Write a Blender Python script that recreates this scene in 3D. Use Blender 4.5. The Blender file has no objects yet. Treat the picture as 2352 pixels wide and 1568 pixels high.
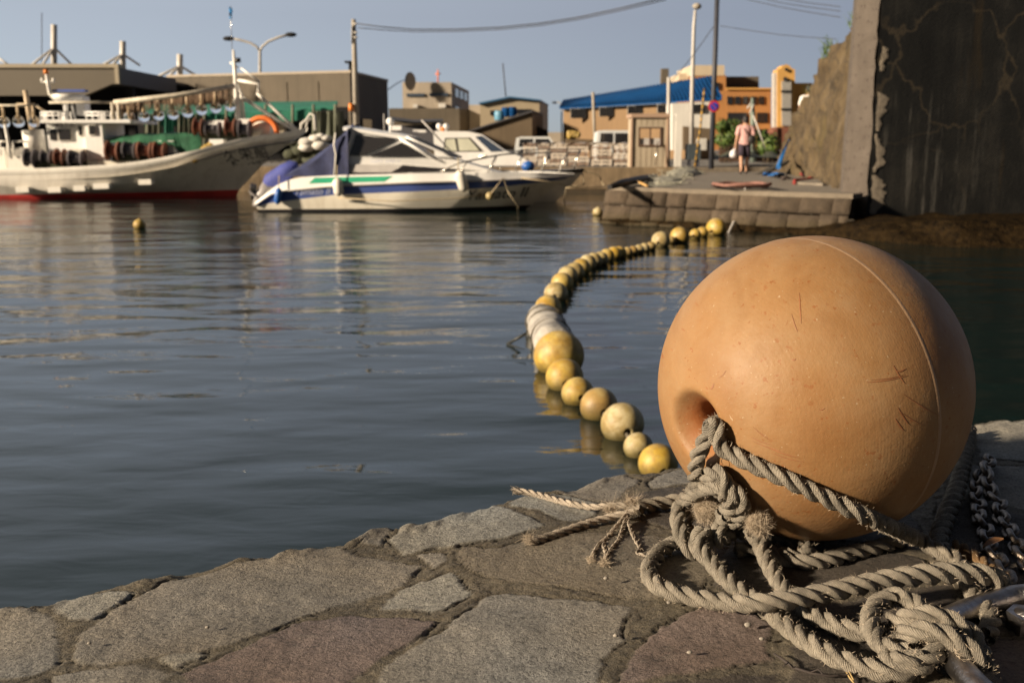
import bpy, bmesh, math, random
import numpy as np
from mathutils import Vector, Matrix, Quaternion

R = math.radians
random.seed(7)
RNG = np.random.default_rng(11)
scene = bpy.context.scene

# ------------------------------------------------------------------ camera, sky, sun, exposure
FPX, HORIZON, CAM_H = 2287.0, 335.0, 1.5          # photo measured on a 2352 x 1568 copy
PITCH = math.atan((784 - HORIZON) / FPX)
cam_data = bpy.data.cameras.new('camera')
cam_data.lens = 35.0
cam_data.sensor_width = 36.0
cam_data.clip_start = 0.05
cam_data.clip_end = 2000
cam_data.dof.use_dof = True
cam_data.dof.focus_distance = 1.40
cam_data.dof.aperture_fstop = 7.6
cam = bpy.data.objects.new('camera', cam_data)
scene.collection.objects.link(cam)
cam.location = (0, 0, CAM_H)
cam.rotation_euler = (math.pi / 2 - PITCH, 0, 0)
scene.camera = cam

SUN_EL, SUN_AZ = R(19), R(246)                     # azimuth clockwise from +Y (view direction)
sun_dir = Vector((math.sin(SUN_AZ) * math.cos(SUN_EL), math.cos(SUN_AZ) * math.cos(SUN_EL), math.sin(SUN_EL)))
world = bpy.data.worlds.new('World')
scene.world = world
world.use_nodes = True
wn, wl = world.node_tree.nodes, world.node_tree.links
sky = wn.new('ShaderNodeTexSky')
sky.sky_type = 'NISHITA'
sky.sun_disc = False
sky.sun_elevation = SUN_EL
sky.sun_rotation = -SUN_AZ
sky.air_density = 0.6
sky.dust_density = 0.5
sky.ozone_density = 5.0
# humid evening air: the clear sky is veiled with grey, thicker and brighter towards the sun's side
tcw = wn.new('ShaderNodeTexCoord')
sep = wn.new('ShaderNodeSeparateXYZ')
wl.new(tcw.outputs['Generated'], sep.inputs[0])
side = wn.new('ShaderNodeMapRange')
side.inputs[1].default_value, side.inputs[2].default_value = -1.0, 1.0
wl.new(sep.outputs['X'], side.inputs[0])
vr = wn.new('ShaderNodeValToRGB')
el = vr.color_ramp.elements
el.new(0.33)
el.new(0.66)
for k, (ps, cl) in enumerate([(0.0, (0.70, 0.68, 0.58)), (0.33, (0.57, 0.575, 0.56)), (0.66, (0.36, 0.365, 0.385)), (1.0, (0.13, 0.15, 0.18))]):
    el[k].position = ps
    el[k].color = (*cl, 1)
wl.new(side.outputs[0], vr.inputs[0])
up = wn.new('ShaderNodeMapRange')
up.inputs[1].default_value, up.inputs[2].default_value = 0.0, 1.0
up.inputs[3].default_value, up.inputs[4].default_value = 10.5, 3.4
wl.new(sep.outputs['Z'], up.inputs[0])
vs_ = wn.new('ShaderNodeVectorMath')
vs_.operation = 'SCALE'
wl.new(vr.outputs[0], vs_.inputs[0])
wl.new(up.outputs[0], vs_.inputs['Scale'])
veil = wn.new('ShaderNodeMix')
veil.data_type = 'RGBA'
veil.inputs[0].default_value = 0.68
wl.new(sky.outputs[0], veil.inputs[6])
wl.new(vs_.outputs[0], veil.inputs[7])
# the sky behind the viewer and overhead is much dimmer than the hazy strip over the town
bk = wn.new('ShaderNodeMapRange')
bk.inputs[1].default_value, bk.inputs[2].default_value = -0.35, 0.45
bk.inputs[3].default_value, bk.inputs[4].default_value = 0.16, 1.0
wl.new(sep.outputs['Y'], bk.inputs[0])
zn = wn.new('ShaderNodeMapRange')
zn.inputs[1].default_value, zn.inputs[2].default_value = 0.50, 1.0
zn.inputs[3].default_value, zn.inputs[4].default_value = 1.0, 0.25
wl.new(sep.outputs['Z'], zn.inputs[0])
dm = wn.new('ShaderNodeMath')
dm.operation = 'MULTIPLY'
hi = wn.new('ShaderNodeMapRange')
hi.inputs[1].default_value, hi.inputs[2].default_value = 0.12, 0.34
hi.inputs[3].default_value, hi.inputs[4].default_value = 1.0, 1.55
wl.new(sep.outputs['Z'], hi.inputs[0])
dm0 = wn.new('ShaderNodeMath')
dm0.operation = 'MULTIPLY'
wl.new(bk.outputs[0], dm0.inputs[0])
wl.new(hi.outputs[0], dm0.inputs[1])
wl.new(dm0.outputs[0], dm.inputs[0])
wl.new(zn.outputs[0], dm.inputs[1])
dsc = wn.new('ShaderNodeVectorMath')
dsc.operation = 'SCALE'
wl.new(veil.outputs[2], dsc.inputs[0])
wl.new(dm.outputs[0], dsc.inputs['Scale'])
wl.new(dsc.outputs[0], wn['Background'].inputs[0])
wn['Background'].inputs[1].default_value = 0.0515

sun_data = bpy.data.lights.new('sun', 'SUN')
sun_data.energy = 5.0
sun_data.angle = R(4)
sun_data.color = (1.0, 0.82, 0.61)
sun = bpy.data.objects.new('sun', sun_data)
scene.collection.objects.link(sun)
sun.rotation_euler = sun_dir.to_track_quat('Z', 'Y').to_euler()
sun.location = (-20, -5, 12)

scene.view_settings.view_transform = 'Standard'
scene.view_settings.look = 'None'
scene.view_settings.exposure = 0.95
scene.view_settings.gamma = 1.0
scene.render.engine = 'CYCLES'
scene.cycles.use_denoising = True
scene.cycles.max_bounces = 8

# ------------------------------------------------------------------ photo pixel -> place in the world
_F = Vector((0, math.cos(PITCH), -math.sin(PITCH)))
_U = Vector((0, math.sin(PITCH), math.cos(PITCH)))
_C = Vector((0, 0, CAM_H))


def ray(x, y):
    return _F + Vector((1, 0, 0)) * ((x - 1176) / FPX) + _U * ((784 - y) / FPX)


def at_z(x, y, z):
    d = ray(x, y)
    return _C + d * ((z - CAM_H) / d.z)


def at_y(x, y, Y):
    d = ray(x, y)
    return _C + d * (Y / d.y)


def xa(px, Y):
    return (px - 1176) / FPX * Y * math.cos(PITCH)                    # near enough for far things


# ------------------------------------------------------------------ mesh builder
def wloc(o):
    v = Vector((0, 0, 0))
    while o is not None:
        v = v + o.location
        o = o.parent
    return v


class MB:
    def __init__(self):
        self.v, self.f, self.m, self.s, self.uv = [], [], [], [], {}

    def add(self, vs, fs, m=0, s=False):
        b = len(self.v)
        self.v += [tuple(p) for p in vs]
        for f in fs:
            self.f.append(tuple(b + i for i in f))
            self.m.append(m)
            self.s.append(s)
        return self

    def box(self, c, size, m=0, rz=0, ry=0, rx=0):
        sx, sy, sz = (d / 2 for d in size)
        M = Matrix.Translation(c) @ Matrix.Rotation(rz, 4, 'Z') @ Matrix.Rotation(ry, 4, 'Y') @ Matrix.Rotation(rx, 4, 'X')
        vs = [M @ Vector((x * sx, y * sy, z * sz)) for z in (-1, 1) for y in (-1, 1) for x in (-1, 1)]
        return self.add(vs, [(0, 2, 3, 1), (4, 5, 7, 6), (0, 1, 5, 4), (2, 6, 7, 3), (0, 4, 6, 2), (1, 3, 7, 5)], m)

    def span(self, p0, p1, m=0):
        return self.box([(a + b) / 2 for a, b in zip(p0, p1)], [abs(b - a) for a, b in zip(p0, p1)], m)

    def tube(self, pts, r, n=8, m=0, s=True, caps=True, closed=False):
        pts = [Vector(p) for p in pts]
        k = len(pts)
        rs = r if isinstance(r, (list, tuple)) else [r] * k
        vs, fs, nrm = [], [], None
        for i, p in enumerate(pts):
            if closed:
                t = pts[(i + 1) % k] - pts[i - 1]
            else:
                t = pts[min(i + 1, k - 1)] - pts[max(i - 1, 0)]
            if t.length < 1e-9:
                t = Vector((0, 0, 1))
            t.normalize()
            if nrm is None:
                nrm = t.orthogonal().normalized()
            nrm = (nrm - t * nrm.dot(t))
            if nrm.length < 1e-6:
                nrm = t.orthogonal()
            nrm.normalize()
            b = t.cross(nrm)
            for j in range(n):
                a = 2 * math.pi * j / n
                vs.append(p + (nrm * math.cos(a) + b * math.sin(a)) * rs[i])
        for i in range(k if closed else k - 1):
            i2 = (i + 1) % k
            for j in range(n):
                j2 = (j + 1) % n
                fs.append((i * n + j, i * n + j2, i2 * n + j2, i2 * n + j))
        self.add(vs, fs, m, s)
        if caps and not closed:
            b = len(self.v) - len(vs)
            self.f += [tuple(b + j for j in range(n))[::-1], tuple(b + (k - 1) * n + j for j in range(n))]
            self.m += [m, m]
            self.s += [False, False]
        return self

    def ball(self, c, r, n=16, m=0, sc=(1, 1, 1)):
        c = Vector(c)
        k = max(4, n // 2)
        vs = [c + Vector((0, 0, -r * sc[2]))]
        for i in range(1, k):
            a = -math.pi / 2 + math.pi * i / k
            for j in range(n):
                b = 2 * math.pi * j / n
                vs.append(c + Vector((r * sc[0] * math.cos(a) * math.cos(b), r * sc[1] * math.cos(a) * math.sin(b), r * sc[2] * math.sin(a))))
        vs.append(c + Vector((0, 0, r * sc[2])))
        fs = []
        for j in range(n):
            fs.append((0, 1 + (j + 1) % n, 1 + j))
            top = len(vs) - 1
            o = 1 + (k - 2) * n
            fs.append((o + j, o + (j + 1) % n, top))
        for i in range(k - 2):
            for j in range(n):
                a, b = 1 + i * n + j, 1 + i * n + (j + 1) % n
                fs.append((a, b, b + n, a + n))
        return self.add(vs, fs, m, True)

    def lathe(self, prof, n, M=Matrix(), m=0, s=True, closed_ends=False):
        vs, fs = [], []
        for (rho, z) in prof:
            for j in range(n):
                a = 2 * math.pi * j / n
                vs.append(M @ Vector((rho * math.cos(a), rho * math.sin(a), z)))
        for i in range(len(prof) - 1):
            for j in range(n):
                j2 = (j + 1) % n
                fs.append((i * n + j, i * n + j2, (i + 1) * n + j2, (i + 1) * n + j))
        return self.add(vs, fs, m, s)

    def grid(self, rows, m=0, s=True, wrap=False):
        n = len(rows[0])
        vs = [p for r in rows for p in r]
        fs = []
        for i in range(len(rows) - 1):
            for j in range(n if wrap else n - 1):
                j2 = (j + 1) % n
                fs.append((i * n + j, i * n + j2, (i + 1) * n + j2, (i + 1) * n + j))
        return self.add(vs, fs, m, s)

    def quad(self, *p, m=0):
        return self.add(p, [tuple(range(len(p)))], m)

    def slab(self, pts, off, m=0):                  # polygon pushed along the vector off
        n = len(pts)
        off = Vector(off)
        a = [Vector(p) for p in pts]
        vs = a + [p + off for p in a]
        fs = [tuple(range(n))[::-1], tuple(range(n, 2 * n))]
        fs += [(i, (i + 1) % n, n + (i + 1) % n, n + i) for i in range(n)]
        return self.add(vs, fs, m)

    def xf(self, M):
        self.v = [tuple(M @ Vector(p)) for p in self.v]
        return self

    def build(self, name, mats, parent=None, recalc=True):
        off = wloc(parent) if parent is not None else None
        V = np.array(self.v, dtype=float)
        if off is None:
            off = Vector(((V[:, 0].min() + V[:, 0].max()) / 2, (V[:, 1].min() + V[:, 1].max()) / 2, V[:, 2].min()))
        V = V - np.array(off)
        me = bpy.data.meshes.new(name)
        me.from_pydata(V.tolist(), [], self.f)
        mats = mats if isinstance(mats, (list, tuple)) else [mats]
        for mt in mats:
            me.materials.append(mt)
        me.polygons.foreach_set('material_index', self.m)
        me.polygons.foreach_set('use_smooth', self.s)
        if recalc and len(self.f) < 60000:
            bm = bmesh.new()
            bm.from_mesh(me)
            bmesh.ops.recalc_face_normals(bm, faces=bm.faces)
            bm.to_mesh(me)
            bm.free()
        me.update()
        o = bpy.data.objects.new(name, me)
        scene.collection.objects.link(o)
        if parent is not None:
            o.parent = parent
        else:
            o.location = off
        return o


def tag(o, label, cat, group=None):
    o['label'] = label
    o['category'] = cat
    if group:
        o['group'] = group
    return o


def thing(name, label, cat, loc=(0, 0, 0), group=None):
    o = bpy.data.objects.new(name, None)
    o.empty_display_size = 0.1
    scene.collection.objects.link(o)
    o.location = loc
    return tag(o, label, cat, group)


def struct(o):
    o['kind'] = 'structure'
    return o


def copy_tree(o, parent=None):
    c = o.copy()
    scene.collection.objects.link(c)
    if parent is not None:
        c.parent = parent
    for ch in list(o.children):
        copy_tree(ch, c)
    return c


def text_geo(s, size, extrude=0.0, align='LEFT', shear=0.0):
    cu = bpy.data.curves.new('txt', 'FONT')
    cu.body = s
    cu.size = size
    cu.extrude = extrude
    cu.shear = shear
    cu.align_x = align
    ob = bpy.data.objects.new('txt', cu)
    scene.collection.objects.link(ob)
    dg = bpy.context.evaluated_depsgraph_get()
    me = bpy.data.meshes.new_from_object(ob.evaluated_get(dg))
    vs = [v.co.copy() for v in me.vertices]
    fs = [tuple(p.vertices) for p in me.polygons]
    bpy.data.objects.remove(ob)
    bpy.data.curves.remove(cu)
    bpy.data.meshes.remove(me)
    return vs, fs


def ip(x, tab):
    return float(np.interp(x, [t[0] for t in tab], [t[1] for t in tab]))


def spline(pts, step):
    P = [np.array(p, dtype=float) for p in pts]
    P = [2 * P[0] - P[1]] + P + [2 * P[-1] - P[-2]]
    out = []
    for i in range(1, len(P) - 2):
        a, b, c, d = P[i - 1:i + 3]
        L = np.linalg.norm(c[:3] - b[:3])
        n = max(2, int(L / step))
        for k in range(n):
            t = k / n
            out.append(0.5 * ((2 * b) + (-a + c) * t + (2 * a - 5 * b + 4 * c - d) * t * t + (-a + 3 * b - 3 * c + d) * t ** 3))
    out.append(P[-2])
    return out


# value noise on numpy arrays
_TAB = {}


def vnoise(x, y, seed=0):
    if seed not in _TAB:
        _TAB[seed] = np.random.default_rng(seed).random((256, 256))
    tab = _TAB[seed]
    xi, yi = np.floor(x).astype(int), np.floor(y).astype(int)
    fx, fy = x - xi, y - yi
    fx, fy = fx * fx * (3 - 2 * fx), fy * fy * (3 - 2 * fy)
    g = lambda a, b: tab[a & 255, b & 255]
    return (g(xi, yi) * (1 - fx) + g(xi + 1, yi) * fx) * (1 - fy) + (g(xi, yi + 1) * (1 - fx) + g(xi + 1, yi + 1) * fx) * fy


def fbm(x, y, octs=4, seed=0):
    r, a, t = 0, 1.0, 0
    for k in range(octs):
        r = r + a * vnoise(x * 2 ** k + 17 * k, y * 2 ** k + 31 * k, seed + k)
        t += a
        a *= 0.5
    return r / t


# ------------------------------------------------------------------ materials
class NT:
    """short hand for building a node tree"""
    def __init__(self, name):
        self.mat = bpy.data.materials.new(name)
        self.mat.use_nodes = True
        self.n, self.l = self.mat.node_tree.nodes, self.mat.node_tree.links
        self.b = self.n['Principled BSDF']
        self.tc = self.n.new('ShaderNodeTexCoord')

    def co(self, kind='Object', scale=(1, 1, 1), rot=(0, 0, 0)):
        mp = self.n.new('ShaderNodeMapping')
        mp.inputs['Scale'].default_value = scale
        mp.inputs['Rotation'].default_value = rot
        if kind == 'World':
            g = self.n.new('ShaderNodeNewGeometry')
            self.l.new(g.outputs['Position'], mp.inputs[0])
        else:
            self.l.new(self.tc.outputs[kind], mp.inputs[0])
        return mp.outputs[0]

    def noise(self, co, scale, detail=5, rough=0.55, dist=0):
        t = self.n.new('ShaderNodeTexNoise')
        t.inputs['Scale'].default_value = scale
        t.inputs['Detail'].default_value = detail
        t.inputs['Roughness'].default_value = rough
        t.inputs['Distortion'].default_value = dist
        self.l.new(co, t.inputs['Vector'])
        return t.outputs[0]

    def voro(self, co, scale, feature='F1', rnd=1.0):
        t = self.n.new('ShaderNodeTexVoronoi')
        t.feature = feature
        t.inputs['Scale'].default_value = scale
        t.inputs['Randomness'].default_value = rnd
        self.l.new(co, t.inputs['Vector'])
        return t.outputs['Distance']

    def ramp(self, v, stops):
        r = self.n.new('ShaderNodeValToRGB')
        e = r.color_ramp.elements
        while len(e) < len(stops):
            e.new(0.5)
        for i, (p, c) in enumerate(stops):
            e[i].position = p
            c = c if isinstance(c, (tuple, list)) else (c, c, c)
            e[i].color = (*c[:3], 1)
        self.l.new(v, r.inputs[0])
        return r.outputs[0]

    def mix(self, f, a, b, mode='MIX'):
        m = self.n.new('ShaderNodeMix')
        m.data_type = 'RGBA'
        m.blend_type = mode
        for sock, v in ((m.inputs[0], f), (m.inputs[6], a), (m.inputs[7], b)):
            if isinstance(v, (int, float)):
                sock.default_value = v if sock == m.inputs[0] else (v, v, v, 1)
            elif isinstance(v, (tuple, list)):
                sock.default_value = (*v[:3], 1)
            else:
                self.l.new(v, sock)
        return m.outputs[2]

    def math(self, op, a, b=0.0, clamp=False):
        m = self.n.new('ShaderNodeMath')
        m.operation = op
        m.use_clamp = clamp
        for i, v in enumerate((a, b)):
            if isinstance(v, (int, float)):
                m.inputs[i].default_value = v
            else:
                self.l.new(v, m.inputs[i])
        return m.outputs[0]

    def bump(self, h, dist, strength=1.0, normal=None):
        b = self.n.new('ShaderNodeBump')
        b.inputs['Strength'].default_value = strength
        b.inputs['Distance'].default_value = dist
        self.l.new(h, b.inputs['Height'])
        if normal is not None:
            self.l.new(normal, b.inputs['Normal'])
        return b.outputs[0]

    def out(self, col=None, rough=None, normal=None, metal=None, **kw):
        for key, v in (('Base Color', col), ('Roughness', rough), ('Normal', normal), ('Metallic', metal)):
            if v is None:
                continue
            s = self.b.inputs[key]
            if isinstance(v, (int, float)):
                s.default_value = v
            elif isinstance(v, (tuple, list)):
                s.default_value = (*v[:3], 1)
            else:
                self.l.new(v, s)
        for k, v in kw.items():
            self.b.inputs[k].default_value = v
        return self.mat


def pm(name, col, rough=0.6, var=0.15, vs=3.0, bump=0.0, bs=30.0, metal=0.0, col2=None, streak=0.0, kind='Object', dirt=None):
    """painted / weathered surface: two noises over a base colour, optional vertical streaks"""
    t = NT(name)
    co = t.co(kind)
    lo = tuple(c * (1 - var) for c in col)
    hi = tuple(min(1, c * (1 + var)) for c in (col2 or col))
    c = t.ramp(t.noise(co, vs, 6, 0.6), [(0.3, lo), (0.7, hi)])
    if streak:
        s = t.noise(t.co(kind, (2.2, 2.2, 0.15)), 2.0, 5, 0.65)
        c = t.mix(t.ramp(s, [(0.42, 0), (0.72, streak)]), c, dirt or tuple(x * 0.45 for x in col))
    nrm = None
    if bump:
        nrm = t.bump(t.noise(co, bs, 5, 0.65), bump)
    return t.out(c, rough, nrm, metal)

# ------------------------------------------------------------------ water
QZ = 0.9                                            # top of the near quay above the water
EDGE = [(-160, 1428), (0, 1397), (62, 1385), (133, 1370), (330, 1325), (480, 1296), (640, 1270), (790, 1244), (850, 1214), (985, 1188), (1130, 1150),
        (1250, 1124), (1400, 1091), (1550, 1066), (1800, 1022), (2000, 992), (2240, 964), (2352, 960), (2600, 950)]
edge_pts = [at_z(x, y, QZ) for x, y in EDGE]
EX = np.array([p.x for p in edge_pts])
EY = np.array([p.y for p in edge_pts])


def edge_y(x):
    base = np.interp(x, EX, EY)
    lo = EY[0] + (x - EX[0]) * 0.6
    return np.where(x < EX[0], lo, base)


def water_material():
    t = NT('water')
    w = math.radians(-9)
    big = t.noise(t.co('World', (1.0, 2.3, 1), (0, 0, w)), 1.15, 1, 0.4, 0.3)
    mid = t.noise(t.co('World', (1.3, 3.2, 1), (0, 0, w + 0.35)), 2.3, 2, 0.5, 0.6)
    fine = t.noise(t.co('World', (2.2, 7, 1), (0, 0, w + 0.1)), 4.2, 3, 0.55, 0.2)
    # calm and ruffled patches drift over the basin
    patch = t.ramp(t.noise(t.co('World', (0.25, 0.6, 1), (0, 0, w)), 0.55, 2), [(0.3, 0.25), (0.7, 1.0)])
    # the middle of the basin is ruffled by the breeze, the corner by the quay lies calm
    gp = t.n.new('ShaderNodeNewGeometry')
    sx = t.n.new('ShaderNodeSeparateXYZ')
    t.l.new(gp.outputs['Position'], sx.inputs[0])
    mr_ = t.n.new('ShaderNodeMapRange')
    mr_.inputs[1].default_value, mr_.inputs[2].default_value = 7.0, 17.0
    mr_.inputs[3].default_value, mr_.inputs[4].default_value = 1.0, 4.5
    t.l.new(sx.outputs['Y'], mr_.inputs[0])
    patch = t.math('MULTIPLY', patch, mr_.outputs[0])
    swell = t.noise(t.co('World', (0.5, 1.0, 1), (0, 0, 0.2)), 0.9, 1, 0.4, 0.2)
    h = t.math('MULTIPLY', swell, 0.045)
    h = t.math('ADD', h, t.math('MULTIPLY', big, 0.026))
    hh = t.math('MULTIPLY', big, 0.026)
    h = t.math('ADD', h, t.math('MULTIPLY', mid, 0.0040))
    h = t.math('ADD', h, t.math('MULTIPLY', t.math('MULTIPLY', fine, patch), 0.0008))
    n = t.bump(h, 1.0, 1.0)
    deep = t.ramp(t.noise(t.co('World'), 0.4, 3), [(0.3, (0.003, 0.010, 0.010)), (0.7, (0.0045, 0.013, 0.0125))])
    return t.out(deep, 0.015, n, IOR=1.333)


M_WATER = water_material()
b = MB()
xs = [-160, -60, -25, -10, -4, 0, 4, 10, 25, 60, 160]
ys = [-6, 0, 3, 6, 10, 15, 22, 30, 40]
b.grid([[(x, y, 0) for x in xs] for y in ys], s=False)
struct(b.build('water', M_WATER))

# ------------------------------------------------------------------ the near quay: flagstones set in mortar, one height field
GR, GB, PK, DK, OL, YE = (0.205, 0.190, 0.162), (0.185, 0.166, 0.136), (0.150, 0.116, 0.102), (0.055, 0.046, 0.037), (0.245, 0.236, 0.205), (0.160, 0.134, 0.096)  # DK: dark wet stones, darkened further to deepen shade round the buoy
STONES = [
    (GR, [(-90, 1402), (0, 1400), (62, 1399), (112, 1415), (125, 1436), (133, 1498), (133, 1527), (108, 1544), (50, 1556), (-90, 1566)]),
    (OL, [(129, 1382), (154, 1369), (249, 1355), (307, 1355), (274, 1382), (249, 1398), (224, 1417), (195, 1425), (154, 1420)]),
    (GB, [(344, 1349), (390, 1330), (519, 1303), (643, 1274), (697, 1261), (768, 1257), (830, 1280), (967, 1300), (913, 1353), (851, 1369), (768, 1392), (706, 1415), (602, 1455), (519, 1486), (353, 1515), (216, 1531), (174, 1529), (166, 1511), (183, 1461), (224, 1423), (307, 1369)]),
    (GR, [(124, 1556), (232, 1535), (315, 1525), (357, 1535), (392, 1554), (365, 1573), (330, 1650), (110, 1650)]),
    (OL, [(367, 1515), (398, 1500), (448, 1494), (481, 1503), (436, 1523), (398, 1537)]),
    (PK, [(419, 1568), (419, 1548), (498, 1515), (602, 1465), (706, 1427), (809, 1413), (913, 1417), (1001, 1427), (976, 1461), (863, 1527), (789, 1568), (700, 1650), (400, 1650)]),
    (OL, [(878, 1393), (913, 1358), (964, 1334), (1032, 1309), (1056, 1331), (1083, 1362), (1039, 1382), (991, 1401), (930, 1398)]),
    (GR, [(952, 1276), (1024, 1268), (1027, 1293), (1001, 1305), (981, 1297)]),
    (OL, [(902, 1239), (930, 1215), (981, 1191), (1008, 1179), (1066, 1167), (1128, 1151), (1159, 1167), (1224, 1191), (1256, 1210), (1169, 1232), (1066, 1252), (998, 1261), (923, 1278), (906, 1259)]),
    (GR, [(822, 1236), (850, 1222), (890, 1206), (905, 1216), (888, 1238), (880, 1255), (850, 1250)]),
    (OL, [(1162, 1152), (1203, 1136), (1289, 1138), (1374, 1153), (1374, 1187), (1312, 1196), (1237, 1177), (1176, 1165)]),
    (GB, [(1285, 1122), (1316, 1110), (1374, 1097), (1422, 1090), (1473, 1100), (1453, 1119), (1408, 1153), (1340, 1146), (1265, 1131)]),
    (GR, [(1487, 1105), (1528, 1085), (1565, 1072), (1620, 1080), (1610, 1105), (1545, 1116), (1504, 1122)]),
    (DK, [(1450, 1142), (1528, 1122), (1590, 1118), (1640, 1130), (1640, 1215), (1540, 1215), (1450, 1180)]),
    (YE, [(1046, 1269), (1066, 1257), (1142, 1257), (1203, 1242), (1288, 1227), (1350, 1223), (1442, 1225), (1545, 1235), (1640, 1258), (1625, 1340), (1600, 1375), (1541, 1372), (1442, 1366), (1312, 1349), (1203, 1332), (1118, 1319), (1063, 1300)]),
    (GR, [(1114, 1369), (1152, 1360), (1203, 1365), (1271, 1372), (1340, 1375), (1463, 1386), (1449, 1413), (1435, 1444), (1415, 1478), (1394, 1512), (1377, 1568), (1360, 1650), (830, 1650), (872, 1568), (885, 1536), (981, 1475), (1025, 1444), (1066, 1403)]),
    (PK, [(1420, 1568), (1443, 1521), (1459, 1493), (1494, 1458), (1564, 1408), (1630, 1382), (1708, 1386), (1782, 1431), (1782, 1458), (1767, 1493), (1767, 1513), (1669, 1532), (1552, 1552), (1470, 1563)]),
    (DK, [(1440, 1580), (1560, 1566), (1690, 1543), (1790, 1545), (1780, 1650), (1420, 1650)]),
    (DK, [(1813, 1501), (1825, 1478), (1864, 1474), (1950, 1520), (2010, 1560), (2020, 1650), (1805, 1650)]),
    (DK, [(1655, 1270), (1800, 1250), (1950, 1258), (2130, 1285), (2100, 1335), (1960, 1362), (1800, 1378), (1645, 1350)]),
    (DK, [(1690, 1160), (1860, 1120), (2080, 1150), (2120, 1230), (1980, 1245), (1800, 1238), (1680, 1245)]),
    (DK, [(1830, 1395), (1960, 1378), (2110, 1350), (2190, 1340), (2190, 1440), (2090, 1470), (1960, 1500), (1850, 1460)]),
    (PK, [(2225, 1478), (2290, 1466), (2380, 1470), (2440, 1500), (2420, 1650), (2240, 1650)]),
    (GR, [(1650, 1062), (1800, 1034), (2000, 1002), (2215, 975), (2225, 1052), (2150, 1110), (1900, 1100), (1680, 1110)]),
    (OL, [(2238, 972), (2352, 967), (2450, 968), (2450, 1055), (2352, 1060), (2250, 1050)]),
    (GR, [(2215, 1066), (2352, 1072), (2450, 1080), (2450, 1180), (2352, 1172), (2205, 1132)]),
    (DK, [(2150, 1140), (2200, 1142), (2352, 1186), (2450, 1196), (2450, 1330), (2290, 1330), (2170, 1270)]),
    (DK, [(2215, 1350), (2300, 1342), (2460, 1345), (2470, 1455), (2270, 1452), (2215, 1430)]),
]


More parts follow.
